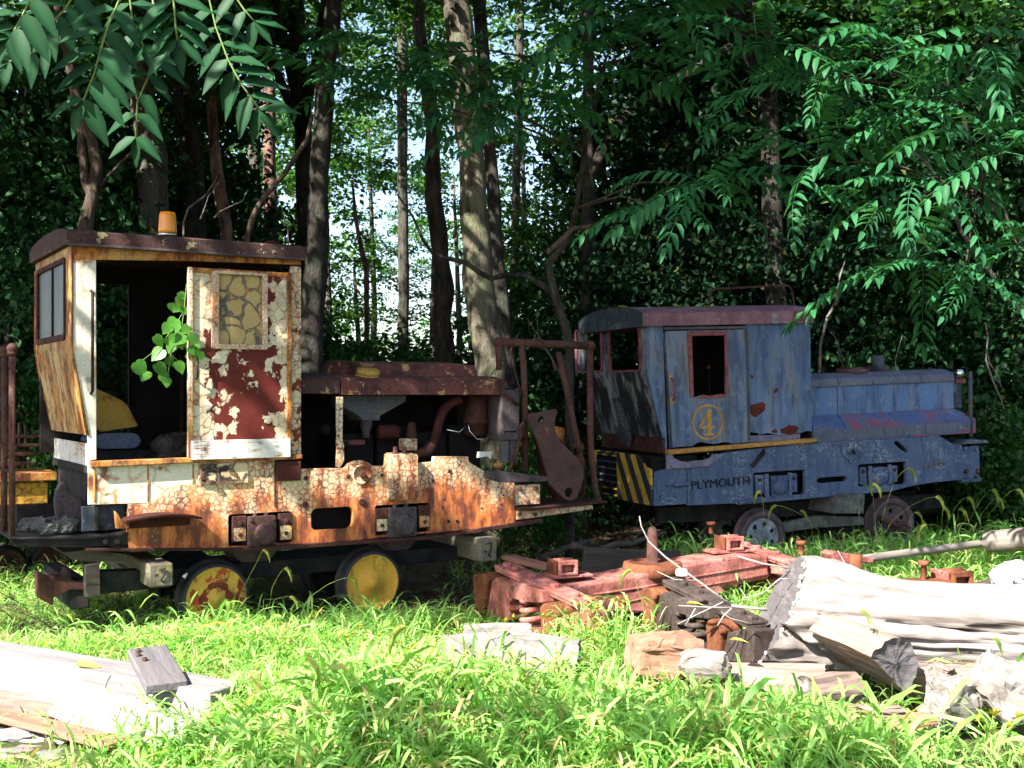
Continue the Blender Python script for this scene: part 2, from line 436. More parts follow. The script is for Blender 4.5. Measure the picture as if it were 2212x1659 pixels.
def wheelmat(name, paint, under, loss):
    return peel(name, paint, under, 9, 0.0, loss, 5.0, 0.22, tint=(0.25, 0.09, 0.02), seed=loss * 20)
M_wheely = wheelmat('yellow_wheel_worn', (0.66, 0.38, 0.06), (0.30, 0.045, 0.018), 0.46)
M_wheely2 = wheelmat('yellow_wheel', (0.68, 0.37, 0.045), (0.28, 0.10, 0.02), 0.34)
M_tyre = rusty('wheel_tyre', [(0.0245, 0.0231, 0.0280), (0.0420, 0.0385, 0.0455), (0.0630, 0.0525, 0.0560)], 7, 0.2, 0.2, rough=0.6)
M_tyre_b = rusty('worn_tyre_rust', [(0.07, 0.045, 0.05), (0.11, 0.075, 0.085), (0.15, 0.10, 0.11)], 6, 0.2, 0.2, rough=0.6)
M_wheelg = rusty('grey_wheel', [(0.14, 0.16, 0.19), (0.24, 0.27, 0.31), (0.33, 0.36, 0.40)], 9, 0.1, 0.2)
M_timber = wood('old_timber', (0.10, 0.085, 0.065), (0.22, 0.19, 0.14), 1, 8, 0.7, spots=(0.20, 0.19, 0.06))
# --- blue locomotive
def bluepaint(name, c1, c2, tan=(0.30, 0.25, 0.17), tanamt=0.40, dark=0.45, specks=0.0, seed=0.0, rustamt=0.0):
    k = NT(name)
    v = k.vec((1, 1, 1), (seed, 0, seed))
    c = k.mix(k.ramp(k.noise(2.2, 5, 0.6, vec=v), [(0.33, 0.0), (0.66, 1.0)]), c1, c2)
    run = k.noise(2.6, 5, 0.62, vec=k.vec((2.6, 2.6, 0.5), (seed, 0, 0)))
    c = k.mix(k.op('MULTIPLY', k.ramp(run, [(0.78 - tanamt * 0.5, 0.0), (0.92 - tanamt * 0.4, 1.0)]), 0.75), c, tan)
    gr = k.noise(5, 6, 0.7, vec=k.vec((2.2, 2.2, 0.42), (seed, seed, 0)))
    c = k.mix(k.ramp(gr, [(0.22 + dark * 0.36, 0.6), (0.37 + dark * 0.36, 0.0)]), c, tuple(x * 0.38 for x in c1))
    c = k.mix(k.ramp(k.noise(14, 5, 0.7, vec=v), [(0.57, 0.0), (0.66, 0.55)]), c, (0.22, 0.25, 0.27))
    dots = k.ramp(k.noise(46, 3, 0.7, vec=v), [(0.66, 0.0), (0.72, 0.8)])
    c = k.mix(dots, c, (0.035, 0.032, 0.035))
    if specks:
        sp = k.op('MULTIPLY', k.ramp(k.noise(38, 4, 0.8, vec=v), [(0.50, 0.0), (0.62, 1.0)]), k.ramp(k.noise(2.4, 3, vec=v), [(0.62 - specks * 0.3, 0.0), (0.75 - specks * 0.2, 1.0)]))
        c = k.mix(sp, c, (0.40, 0.46, 0.48))
    if rustamt:
        rr = k.ramp(k.op('ADD', k.noise(3.1, 6, 0.62, vec=v), k.op('MULTIPLY', k.voro(9, vec=v), 0.05)), [(0.80 - rustamt * 0.35, 0.0), (0.815 - rustamt * 0.35, 1.0)])
        c = k.mix(rr, c, k.mix(k.noise(24, 4), (0.11, 0.018, 0.012), (0.20, 0.045, 0.025)))
    k.bump(k.op('ADD', k.noise(30, 5, 0.7), k.op('MULTIPLY', run, 1.5)), 0.25, 0.003)
    return k.done(c, 0.62, 0.3)
M_blue = bluepaint('faded_blue_cab', (0.062, 0.108, 0.235), (0.135, 0.195, 0.33), tan=(0.24, 0.21, 0.155), seed=1, tanamt=0.55, dark=0.50)
M_blue_door = bluepaint('faded_blue_door', (0.068, 0.115, 0.23), (0.14, 0.19, 0.31), tan=(0.25, 0.21, 0.15), seed=4, tanamt=0.64, dark=0.50)
M_blue_hood = bluepaint('faded_blue_hood', (0.062, 0.125, 0.29), (0.118, 0.19, 0.36), tan=(0.22, 0.215, 0.20), seed=7, tanamt=0.55, dark=0.45)
M_blue_frame = bluepaint('dark_blue_frame', (0.050, 0.077, 0.165), (0.082, 0.114, 0.21), tan=(0.10, 0.11, 0.14), seed=2, dark=0.42, specks=0.45)
M_blue_dark = bluepaint('sooty_blue', (0.022, 0.032, 0.05), (0.05, 0.065, 0.09), tan=(0.05, 0.05, 0.05), seed=5, dark=0.6, specks=0.3)
M_slope = (lambda k: (k.bump(k.noise(20, 5), 0.4, 0.004), k.done(k.mix(k.ramp(k.noise(2.6, 6, 0.62, vec=k.vec((2.0, 2.0, 0.7), (3, 1, 0))), [(0.47, 0.0), (0.53, 1.0)]), (0.014, 0.016, 0.020), k.mix(k.ramp(k.noise(7, 4, vec=k.vec((1.6, 1.6, 0.6), (1, 5, 2))), [(0.42, 0.0), (0.6, 1.0)]), (0.062, 0.075, 0.11), (0.20, 0.21, 0.20))), 0.7))[1])(NT('streaked_burnt_paint'))
M_redroof = rusty('faded_red_roof', [(0.17, 0.075, 0.105), (0.24, 0.115, 0.155), (0.31, 0.165, 0.205), (0.38, 0.15, 0.175)], 3.2, 0.7, 0.2, flecks=((0.28, 0.31, 0.33), 0.42, 4.5), rough=0.6)
M_pinkframe = rusty('pink_red_frame', [(0.1500, 0.0375, 0.0413), (0.2475, 0.0750, 0.0863), (0.2850, 0.1200, 0.1275)], 9, 0.3, 0.2)
M_redband = rusty('scraped_red_band', [(0.07, 0.11, 0.25), (0.085, 0.12, 0.25), (0.12, 0.12, 0.22), (0.27, 0.07, 0.10), (0.33, 0.09, 0.12)], 3.4, 0.0, 0.2)
M_yellowbar = rusty('yellow_sill', [(0.24, 0.11, 0.06), (0.40, 0.19, 0.055), (0.50, 0.26, 0.06), (0.52, 0.30, 0.08)], 3.5, 0.1, 0.2, flecks=((0.20, 0.09, 0.09), 0.40, 9))
M_numyel = rusty('number_yellow', [(0.34, 0.17, 0.04), (0.50, 0.28, 0.06), (0.56, 0.33, 0.08)], 12, 0.1, 0.1)
M_rustpatch = rusty('rust_patch', [(0.07, 0.012, 0.010), (0.11, 0.02, 0.014), (0.15, 0.035, 0.02)], 14, 0.1, 0.4)
M_lilac = rusty('lilac_gusset', [(0.13, 0.12, 0.19), (0.20, 0.19, 0.28), (0.24, 0.22, 0.30)], 6, 0.2, 0.2, flecks=((0.12, 0.03, 0.025), 0.40, 7))
def hazard():
    k = NT('hazard_stripes'); s = k.sep()
    a = k.op('ADD', k.op('MULTIPLY', s[1], -1.0), k.op('MULTIPLY', s[2], 0.62))
    w = k.op('FRACT', k.op('MULTIPLY', k.op('ADD', a, k.op('MULTIPLY', k.noise(10, 3), 0.02)), 4.1))
    c = k.mix(k.ramp(w, [(0.48, 0.0), (0.50, 1.0)]), (0.50, 0.31, 0.035), (0.022, 0.026, 0.036))
    c = k.mix(k.ramp(k.noise(16, 5, 0.7), [(0.55, 0.0), (0.65, 0.8)]), c, (0.05, 0.06, 0.08))
    k.bump(k.noise(30, 4), 0.3, 0.003)
    return k.done(c, 0.65)
M_hazard = hazard()
M_bogie = rusty('red_oxide', [(0.1755, 0.0644, 0.0526), (0.3159, 0.0995, 0.0819), (0.4213, 0.1580, 0.1345), (0.4680, 0.1989, 0.1755)], 5, 0.2, 0.35, flecks=((0.07, 0.03, 0.024), 0.40, 11))
M_bogie_o = rusty('orange_oxide', [(0.1080, 0.0360, 0.0180), (0.1800, 0.0612, 0.0288), (0.2376, 0.0864, 0.0432)], 5, 0.2, 0.35, flecks=((0.08, 0.035, 0.025), 0.38, 9))
M_bogie_d = rusty('dark_bogie_iron', [(0.0300, 0.0210, 0.0195), (0.0600, 0.0435, 0.0390), (0.0900, 0.0675, 0.0600)], 5, 0.2, 0.35)
M_concrete = rusty('pale_concrete', [(0.1760, 0.1600, 0.1520), (0.2880, 0.2640, 0.2480), (0.3680, 0.3440, 0.3280)], 6, 0.0, 0.4)
M_concgrey = rusty('grey_concrete', [(0.0700, 0.0735, 0.0700), (0.1190, 0.1190, 0.1120), (0.1610, 0.1610, 0.1470)], 10, 0.0, 0.6)
M_log = wood('bleached_log', (0.115, 0.088, 0.078), (0.345, 0.315, 0.305), 0, 3.6, 1.0, seed=1)
M_logend = wood('grey_log_end', (0.075, 0.066, 0.072), (0.15, 0.138, 0.148), 1, 9, 0.3, seed=4)
M_logbrown = wood('brown_split_wood', (0.15, 0.10, 0.082), (0.32, 0.245, 0.21), 0, 6, 0.6, seed=2)
M_stump = wood('rotten_stump', (0.17, 0.085, 0.055), (0.32, 0.18, 0.12), 0, 6, 0.5, seed=6)
M_beamgrey = wood('grey_beam', (0.15, 0.135, 0.14), (0.27, 0.25, 0.255), 0, 5, 0.35, seed=3)
M_beamwhite = wood('whitened_beam', (0.25, 0.225, 0.235), (0.46, 0.44, 0.445), 0, 5, 0.35, seed=8)
M_boardred = wood('red_brown_board', (0.20, 0.09, 0.06), (0.36, 0.19, 0.14), 0, 5, 0.4, seed=9)
M_darkwood = wood('dark_wet_wood', (0.03, 0.024, 0.02), (0.085, 0.07, 0.06), 0, 5, 0.6, seed=10)
M_pole = wood('pale_pole', (0.13, 0.11, 0.095), (0.25, 0.22, 0.20), 0, 5, 0.4, seed=11)
M_twig = wood('white_twig', (0.20, 0.18, 0.175), (0.38, 0.35, 0.34), 0, 20, 0.1, seed=12)
M_shelf = wood('shelf_fungus', (0.55, 0.5, 0.46), (0.75, 0.72, 0.7), 0, 9, 0.0, seed=13)
# ================================================================ the cream and rust locomotive
YF = Frame(-2.113, 8.348, 0.0, 32.0)
YW = 1.32
M_flake = rusty('flake_paint', [(0.45, 0.38, 0.26), (0.60, 0.53, 0.39), (0.66, 0.60, 0.46)], 6, 0.2, 0.1)
Yt = thing('locomotive', 'rusted cream locomotive with peeling cab and amber beacon, set up on timbers', 'locomotive', YF.M, 'old locomotives among the trees')
def P(q, L, v=0.0): return YF.pts(q, L, v)
def build_yellow():
    A = lambda q, x, y, v=0.0: YF.at(q(x, y), v)
    u0 = A(q1, 490, 400)[0]; u1 = A(q1, 2080, 400)[0]
    zt = A(q1, 490, 345)[1]; zsill = A(q3, 640, 235)[1]
    # --- pillar sheet beside the doorway, its lower edge swept back
    pil = [A(q1, 490, 350), A(q1, 665, 352), A(q3, 668, 228), A(q3, 612, 235), A(t1, 545, 650), A(q1, 490, 990)]
    MB().plate(pil, 0.0, 0.018).build('front_pillar', M_pillar, Yt, 0.004, 'white pillar sheet with grey blue chips')
    # --- front of the cab: upright window half and a raked lower half
    prof = [A(q1, 490, 350), A(q1, 490, 990), A(t1, 545, 650), A(t1, 548, 700)]
    fu = prof[0][0]
    far = lambda q, x, y: YF.atx(q(x, y), fu)
    wv0, wv1 = far(q1, 452, 700)[0], far(q1, 262, 700)[0]
    wz0, wz1 = far(q1, 360, 955)[1], far(q1, 360, 432)[1]
    zmid = prof[1][1]
    toF = lambda a, b, d: (fu + d, a, b)
    hole = rrect(wv0, wv1, wz0, wz1, 0.03)
    MB().plate([(0.0, zmid), (YW, zmid), (YW, zt + .05), (0.0, zt + .05)], 0.0, 0.02, [hole], toF).build('cab_front', M_front, Yt, 0.003)
    wf = MB().plate(rrect(wv0 - 0.012, wv1 + 0.012, wz0 - 0.012, wz1 + 0.012, 0.035), -0.012, 0.004, [rrect(wv0 + 0.022, wv1 - 0.022, wz0 + 0.03, wz1 - 0.022, 0.02)], toF).build('windshield_frame', M_rust, Yt, 0.002)
    vm = wv0 + (wv1 - wv0) * 0.46
    MB().box(fu + 0.008, fu + 0.013, wv0 + 0.01, vm - 0.012, wz0 + 0.01, wz1 - 0.01).build('windshield_pane', M_glass_grey, Yt, 0, 'dusty narrow windshield pane')
    MB().box(fu + 0.008, fu + 0.013, vm + 0.012, wv1 - 0.01, wz0 + 0.01, wz1 - 0.01).build('windshield_pane', M_glass_grey, Yt, 0, 'dusty wide windshield pane')
    MB().box(fu - 0.004, fu + 0.016, vm - 0.014, vm + 0.014, wz0, wz1).build('windshield_divider', M_steel, Yt, 0.002)
    for i in range(22):
        t = i / 21
        for vv in (vm + 0.03,):
            bolt(Yt, fu + 0.004, vv, wz0 + 0.03 + t * (wz1 - wz0 - 0.06), 0.0045, M_chrome, 'rivet', 0.004, 6).rotation_euler = (0, 0, R(-90))
    for i in range(9):
        for zz in (wz0 + 0.035, wz0 + 0.06, wz1 - 0.035):
            bolt(Yt, fu + 0.004, vm + 0.05 + i * 0.062, zz, 0.0045, M_chrome, 'rivet', 0.004, 6).rotation_euler = (0, 0, R(-90))
    lo = [prof[1], prof[2], prof[3]]
    th = 0.022
    pr = lo + [(lo[2][0] + th, lo[2][1]), (lo[1][0] + th, lo[1][1]), (lo[0][0] + th, lo[0][1])]
    m = MB()
    n = 26
    rnd = random.Random(3)
    # the raked sheet, divided so its flaking skin can be uneven
    nv, nz = 22, 26
    vs = []; fs = []
    for j in range(nz + 1):
        t = j / nz
        for i in range(nv + 1):
            vv = YW * i / nv
            uu = lo[0][0] + (lo[1][0] - lo[0][0]) * t; zz = lo[0][1] + (lo[1][1] - lo[0][1]) * t
            d = mnoise.noise(Vector((vv * 9, zz * 3.0, 1.0))) * 0.012 + mnoise.noise(Vector((vv * 30, zz * 8, 4.0))) * 0.006
            vs.append((uu + d, vv, zz))
    for j in range(nz):
        for i in range(nv):
            a = j * (nv + 1) + i; fs.append((a, a + 1, a + nv + 2, a + nv + 1))
    m.add(vs, fs)
    m.plate([(lo[0][0] + .02, lo[0][1]), (lo[1][0] + .02, lo[1][1]), (lo[1][0] + .03, lo[1][1]), (lo[0][0] + .03, lo[0][1])], 0.02, YW - 0.02)
    m.build('raked_front_sheet', M_front, Yt, 0, 'shaggy flaking raked lower front')
    for vv in (0.0, YW):
        MB().tube([(a[0], vv, a[1]) for a in prof[:3]], 0.011, 6).build('corner_trim', M_orange, Yt)
    # lower front plate, grey flaking
    a, b = A(t1, 548, 735), A(t1, 550, 870)
    MB().box(a[0] + 0.02, a[0] + 0.035, 0.02, YW, b[1], a[1] + 0.03).build('front_apron', M_kick, Yt, 0.002)
    MB().box(a[0] + 0.05, a[0] + 0.07, 0.02, YW, A(t1, 548, 1250)[1], b[1]).build('front_bulkhead', M_steel, Yt, 0.002)
    # --- side of the cab: header, sill, doorway, door
    MB().plate([A(q1, 488, 285), A(q1, 2080, 325), A(q1, 2080, 430), A(q1, 1285, 402), A(q1, 488, 392)], -0.004, 0.03).build('header_rail', M_orange, Yt, 0.003)
    zs1 = A(q3, 640, 275)[1]
    MB().plate([A(q3, 622, 238), A(q3, 1290, 214), A(q3, 2080, 190), A(q3, 2080, 222), A(q3, 1290, 250), A(q3, 622, 282)], -0.035, 0.04).build('door_sill', M_orange, Yt, 0.006)
    # door leaf (slid to the right), standing proud of the cab side
    d0, d1 = A(q1, 1292, 400), A(q1, 2004, 400)
    zd0 = A(q3, 1650, 200)[1]; zd1 = zt - 0.055
    g = [A(q1, 1500, 492), A(q1, 1805, 492), A(q1, 1805, 980), A(q1, 1500, 980)]
    gx0, gx1, gz0, gz1 = g[0][0], g[1][0], g[3][1], g[0][1]
    door = MB().plate([(d0[0], zd0), (d1[0], zd0), (d1[0], zd1), (d0[0], zd1)], -0.022, 0.0, [[(gx0, gz0), (gx1, gz0), (gx1, gz1), (gx0, gz1)]]).build('sliding_door', M_door, Yt, 0.003, 'maroon door with cream paint flaking off')
    m = MB()
    m.plate([(d0[0], zd0), (d0[0] + 0.032, zd0), (d0[0] + 0.032, zd1), (d0[0], zd1)], -0.042, -0.022)
    m.build('door_stile', M_cabcream, door, 0.004)
    MB().plate([(d1[0] - 0.034, zd0), (d1[0], zd0), (d1[0], zd1), (d1[0] - 0.034, zd1)], -0.040, -0.022).build('door_stile', M_orange, door, 0.004)
    MB().plate([(d0[0] + 0.032, zd1 - 0.035), (d1[0] - 0.034, zd1 - 0.035), (d1[0] - 0.034, zd1), (d0[0] + 0.032, zd1)], -0.038, -0.022).build('door_top_rail', M_orange, door, 0.004)
    fx0, fx1, fz0, fz1 = gx0 - 0.05, gx1 + 0.036, gz0 - 0.033, gz1 + 0.02
    wfr = MB().plate(rrect(fx0, fx1, fz0, fz1, 0.012, 2), -0.046, -0.0215, [[(gx0 + .002, gz0 + .002), (gx1 - .002, gz0 + .002), (gx1 - .002, gz1 - .002), (gx0 + .002, gz1 - .002)]]).build('window_frame', M_winframe, door, 0.006)
    MB().box(gx0 - 0.01, gx1 + 0.01, -0.014, -0.009, gz0 - 0.01, gz1 + 0.01).build('window_pane', M_crazed, door, 0, 'window pane with crazed cream film')
    kz0, kz1 = A(q3, 1650, 218)[1], A(q3, 1650, 88)[1]
    kx0, kx1 = A(q3, 1308, 150)[0], A(q3, 1995, 150)[0]
    MB().plate([(kx0, kz0), (kx1, kz0), (kx1, kz1), (kx0, kz1)], -0.055, -0.022).build('kick_plate', M_kick, door, 0.008, 'battered white kick plate')
    hu, hz = A(q1, 1345, 1150)
    MB().tube([(hu, -0.03, hz + 0.10), (hu, -0.07, hz + 0.09), (hu, -0.07, hz - 0.06), (hu, -0.03, hz - 0.07)], 0.008, 6).build('door_handle', M_steel, door)
    # curled flakes standing off the door
    rnd = random.Random(11)
    for i in range(16):
        e = rnd.random()
        fxp = rnd.choice([d1[0] - 0.06 - 0.13 * e * e, d0[0] + 0.05 + 0.10 * e, d1[0] - 0.05 - 0.05 * e]); fzp = zd0 + 0.1 + (zd1 - zd0 - 0.15) * rnd.random()
        s = 0.018 + 0.03 * rnd.random(); aa = rnd.random() * 6.28
        pts = [(fxp + s * (0.6 + 0.5 * rnd.random()) * math.cos(aa + k * 1.26), fzp + s * (0.6 + 0.7 * rnd.random()) * math.sin(aa + k * 1.26)) for k in range(5)]
        if fx0 - 0.02 < fxp < fx1 + 0.02 and fz0 - 0.02 < fzp < fz1 + 0.02: continue
        tl = (rnd.random() - 0.5) * 0.6
        MB().plate(pts, -0.0235, -0.0225, (), lambda a, b, d: (a, d - 0.002 - 0.25 * abs(a - fxp) - tl * 0.15 * (b - fzp), b)).build('paint_flake', M_flake, door)
    # rear corner post
    MB().plate([(d1[0] + 0.002, zd0), (u1, zd0), (u1, zt), (d1[0] + 0.002, zt)], -0.006, 0.03).build('corner_post', M_post, Yt, 0.004)
    # hand rail on the pillar
    h0, h1 = A(q1, 640, 625, -0.05), A(q1, 640, 1300, -0.05)
    MB().tube([(h0[0], 0, h0[1] + .02), (h0[0], -0.05, h0[1]), (h1[0], -0.05, h1[1]), (h1[0], 0, h1[1] - .02)], 0.010, 8).build('grab_rail', M_steel, Yt)
    # inside: far wall with its own doorway, rear wall, floor, ceiling frame
    b0 = YF.at(q1(640, 600), YW)[0]; b1 = YF.at(q1(884, 600), YW)[0]
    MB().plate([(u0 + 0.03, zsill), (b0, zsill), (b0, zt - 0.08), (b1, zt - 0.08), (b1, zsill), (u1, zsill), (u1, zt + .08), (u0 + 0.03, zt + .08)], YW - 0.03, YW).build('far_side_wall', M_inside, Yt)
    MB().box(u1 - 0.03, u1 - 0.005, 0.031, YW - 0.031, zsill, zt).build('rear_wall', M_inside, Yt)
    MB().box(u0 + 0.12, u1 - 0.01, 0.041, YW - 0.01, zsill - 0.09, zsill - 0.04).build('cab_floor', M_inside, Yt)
    # seat
    sx0, sx1 = YF.at(q3(640, 100), .45)[0], YF.at(q3(960, 100), .45)[0]
    sz = YF.at(q3(800, 45), .45)[1]; sz0 = YF.at(q3(800, 150), .45)[1]
    m = MB(); m.plate(rrect(sx0, sx1, sz0, sz, 0.06), 0.40, 0.86); m.build('seat_cushion', M_seatblue, Yt, 0.02, 'blue grey vinyl cushion')
    bk = [YF.at(q1(*p), 0.60) for p in ((640, 1270), (700, 1300), (850, 1370), (880, 1400), (955, 1545), (860, 1560), (700, 1585), (640, 1560))]
    MB().plate(bk, 0.58, 0.64).build('seat_back', M_seatyel, Yt, 0.015, 'torn yellow seat back')
    MB().box(sx0 + .02, sx1 + 0.03, 0.45, 0.82, zsill - 0.05, sz0 - 0.01).build('seat_base', M_steel, Yt, 0.006)
    m = MB()
    for (x, y, r) in ((1150, 100, .10), (1220, 60, .09), (1190, 150, .12), (1270, 120, .10), (1240, 10, .06)):
        c = YF.at(q3(x, y), 0.55); m.sphere((c[0], 0.55, c[1] - 0.05), r, 12, 8, (1.1, 1, 0.8))
    m.jitter(0.05, 9).build('rag_heap', M_rag, Yt)
    c = YF.at(q1(1255, 1250), .7)
    MB().tube([(c[0], .7, zsill), (c[0] + .01, .7, c[1] + .12), (c[0] - .02, .68, c[1] + .2)], 0.016, 8).build('control_lever', M_rust, Yt)
    # --- roof: shallow barrel with a fascia and a lip
    ro0, ro1 = A(q1, 462, 300, -0.05)[0], A(q1, 2112, 300, -0.05)[0]
    zb, zf = A(q1, 1200, 330, -0.05)[1], A(q1, 1200, 243, -0.05)[1]
    w0, w1 = -0.05, YW + 0.05
    sec = [(w0, zb), (w0, zf)]
    nn = 14
    for i in range(1, nn):
        t = i / nn; sec.append((w0 + (w1 - w0) * t, zf + 0.055 * (1 - (2 * t - 1) ** 2) ** 0.62))
    sec += [(w1, zf), (w1, zb)]
    MB().plate(sec, ro0, ro1, (), lambda a, b, d: (d, a, b)).build('roof', M_roofy, Yt, 0.012, 'purple brown roof with cream remnants')
    MB().box(ro0 + .01, ro1 - .01, w0 - 0.014, w0 + 0.03, zb - 0.012, zb + 0.006).build('drip_edge', M_greypanel, Yt, 0.004)
    dx = A(q1, 2005, 240)[0]
    MB().lathe((dx, 0.4, zf + 0.04), (0, 0, 1), [(0.06, 0), (0.06, .02), (.045, .045), (0.0, .055)], 14).build('roof_vent', M_maroon, Yt)
    for i, x in enumerate((560, 900, 1230, 1570, 1900)):
        c = A(q1, x, 290, -0.05); bolt(Yt, c[0], -0.05, zb + 0.03, 0.008, M_rust, 'rivet', 0.005, 8)
    # beacon
    bx = YF.at(q1(1158, 200), 0.45)[0]; bz = zf + 0.05
    bz1 = YF.at(q1(1158, 60), 0.45)[1]
    bc = MB().lathe((bx, 0.45, bz - 0.05), (0, 0, 1), [(0.0, 0), (0.078, 0), (0.076, 0.05), (0.068, 0.075), (0.0, 0.076)], 20).build('beacon', M_rust, Yt, 0, 'amber rotating beacon')
    MB().lathe((bx, 0.45, bz + 0.02), (0, 0, 1), [(0.0, 0), (0.068, 0.003), (0.069, 0.024), (0.0, 0.026)], 20).build('chrome_band', M_chrome, bc)
    hh = bz1 - bz - 0.045
    MB().lathe((bx, 0.45, bz + 0.045), (0, 0, 1), [(0.0, 0), (0.068, 0.0), (0.067, 0.02), (0.061, hh * 0.8), (0.055, hh * 0.95), (0.0, hh)], 24).build('amber_lens', M_amber, bc)
    # --- side below the sill
    c = [A(q3, 612, 268), A(q3, 1375, 245), A(q3, 1375, 400), A(q3, 1215, 408), A(q3, 1030, 530), A(q3, 612, 542)]
    MB().plate(c, 0.012, 0.03).build('side_panel', M_panel, Yt, 0.003, 'cream lower side panel with rust seams')
    for x in (1026, 655, 1338):
        a, b = A(q3, x, 262), A(q3, x, 520 if x != 1338 else 400)
        MB().plate([(a[0] - .006, b[1]), (a[0] + .006, b[1]), (a[0] + .006, a[1]), (a[0] - .006, a[1])], 0.006, 0.014).build('panel_seam', M_orange, Yt, 0.002)
    # --- main side frame: one heavy plate with pockets
    top = [A(q3, *p) for p in ((888, 540), (1030, 533), (1215, 410), (1372, 402), (1375, 232), (1900, 225), (1900, 330))] + \
          [A(q2, *p) for p in ((60, 950), (215, 950), (505, 945), (530, 915), (565, 898), (610, 895), (650, 910), (680, 932), (762, 932), (766, 860), (782, 848), (930, 848), (946, 862), (952, 915), (1068, 905), (1072, 872), (1288, 872), (1292, 905), (1500, 1035), (1582, 1040), (1588, 1308))]
    bot = [A(q2, *p) for p in ((1200, 1345), (700, 1392), (200, 1440))] + [A(q3, *p) for p in ((1900, 830), (1400, 850), (900, 865), (884, 800))]
    def pocket(q, x0, x1, y0, y1, r=0.02):
        a, b = A(q, x0, y1), A(q, x1, y0); return rrect(a[0], b[0], a[1], b[1], r)
    pk1 = pocket(q3, 1580, 2020, 585, 830); pk2 = pocket(q2, 692, 1042, 1165, 1375); hl = pocket(q2, 285, 552, 1190, 1345, 0.045)
    fr = MB().plate(top + bot, 0.0, 0.05, [pk1, pk2, hl]).build('side_frame', M_frame, Yt, 0.006, 'heavy side frame with crazed cream paint and orange rust')
    for pk, nm in ((pk1, 0), (pk2, 1), (hl, 2)):
        xs = [p[0] for p in pk]; zs = [p[1] for p in pk]
        MB().box(min(xs) - .05, max(xs) + .05, 0.16, 0.18, min(zs) - .05, max(zs) + .05).build('frame_backing', M_engine, Yt)
    # boss, blocks and plates on the frame
    cx, cz = A(q2, 605, 985)
    MB().lathe((cx, 0, cz), (0, -1, 0), [(0, 0), (0.078, 0), (0.078, 0.012), (0.066, 0.012), (0.064, 0.004), (0.045, 0.004), (0.04, 0.0), (0, 0.001)], 28).build('frame_boss', M_frame, Yt)
    bolt(Yt, cx, -0.002, cz, 0.024, M_rust, 'bolt', 0.03, 8)
    m = MB(); a = A(q2, 768, 1150); b = A(q2, 944, 852)
    m.plate(rrect(a[0], b[0], a[1], b[1], 0.025), -0.06, 0.001).build('frame_lug', M_frame, Yt, 0.012)
    for x in (820, 880):
        c = A(q2, x, 845); MB().lathe((c[0], 0.0, c[1] - .01), (0, 0, 1), [(0, 0), (.019, 0), (.019, .05), (.014, .055), (0, .055)], 6, False).build('lug_bolt', M_pipe, Yt)
    for x, y, r in ((245, 1180, .025), (605, 1160, .026), (250, 1010, .018), (520, 1000, .018), (735, 990, .016), (1165, 965, .014), (1135, 1145, .008), (1120, 1198, .008), (1372, 1200, .008), (1495, 1175, .008), (1510, 1118, .008), (1060, 1025, .012), (1160, 1285, .014), (1215, 1285, .014)):
        c = A(q2, x, y); bolt(Yt, c[0], 0.0, c[1], r, M_steel if r < .015 else M_rust, 'bolt', r * .5, 8)
    a, b = A(q3, 1382, 400), A(q3, 1712, 248)
    cp = peel('crazed_access_plate', (0.56, 0.44, 0.28), (0.02, 0.012, 0.012), 9, 0.12, 0.14, 4, 0.5, seed=15)
    MB().plate([(a[0], a[1]), (b[0], a[1]), (b[0], b[1]), (a[0], b[1])], -0.018, 0.0).build('access_plate', cp, Yt, 0.003)
    for x, y in ((1398, 350), (1460, 385)):
        c = A(q3, x, y); bolt(Yt, c[0], -0.018, c[1], 0.02, M_rust)
    a, b = A(q3, 1905, 375), A(q3, 2072, 235)
    MB().box(a[0], b[0], -0.03, 0.03, a[1], b[1]).build('step_block', M_maroon, Yt, 0.005)
    a, b = A(q3, 1750, 560), A(q3, 1900, 240)
    MB().box(b[0] - .005, b[0] + .004, -0.008, 0.0, a[1], b[1]).build('weld_seam', M_rust, Yt)
    # bottom flange
    m = MB()
    L = [A(q3, 590, 858), A(q3, 1500, 852), A(q2, 0, 1468), A(q2, 1120, 1388), A(q2, 1120, 1370), A(q2, 0, 1440), A(q3, 1500, 838), A(q3, 590, 838)]
    m.plate(L, -0.05, 0.05).build('bottom_flange', M_rust, Yt, 0.004)
    MB().plate([A(q2, 1120, 1388), A(q2, 1750, 1290), A(q2, 1750, 1262), A(q2, 1585, 1290), A(q2, 1120, 1365)], -0.03, 0.06).build('rear_flange', M_rust, Yt, 0.004)
    # axle boxes in their pockets
    def axlebox(q, cx, x0, x1, y0, y1, gl, gr, mat, capr, capmat, capx, capy):
        a, b = A(q, x0, y1, -.02), A(q, x1, y0, -.02)
        bx = MB().plate(rrect(a[0], b[0], a[1], b[1], 0.012, 2), -0.03, 0.12).build('axle_box', mat, Yt, 0.006)
        cx_, cz_ = A(q, capx, capy, -.04)
        MB().lathe((cx_, -0.03, cz_), (0, -1, 0), [(capr * 1.12, 0), (capr * 1.12, .014), (capr, .02), (capr * .97, .034), (capr * .8, .038), (0, .034)], 26).build('bearing_cap', capmat, bx)
        for dx in (a[0] + .02, b[0] - .02):
            for dz in (a[1] + .02, b[1] - .025):
                bolt(bx, dx, -0.03, dz, 0.014, mat)
        for xx in ((a[0] * .7 + b[0] * .3), (a[0] * .3 + b[0] * .7)):
            MB().lathe((xx, 0.02, b[1]), (0, 0, 1), [(0.022, 0), (.022, .022), (.015, .026), (0, .026)], 10).build('spring_cap', mat, bx)
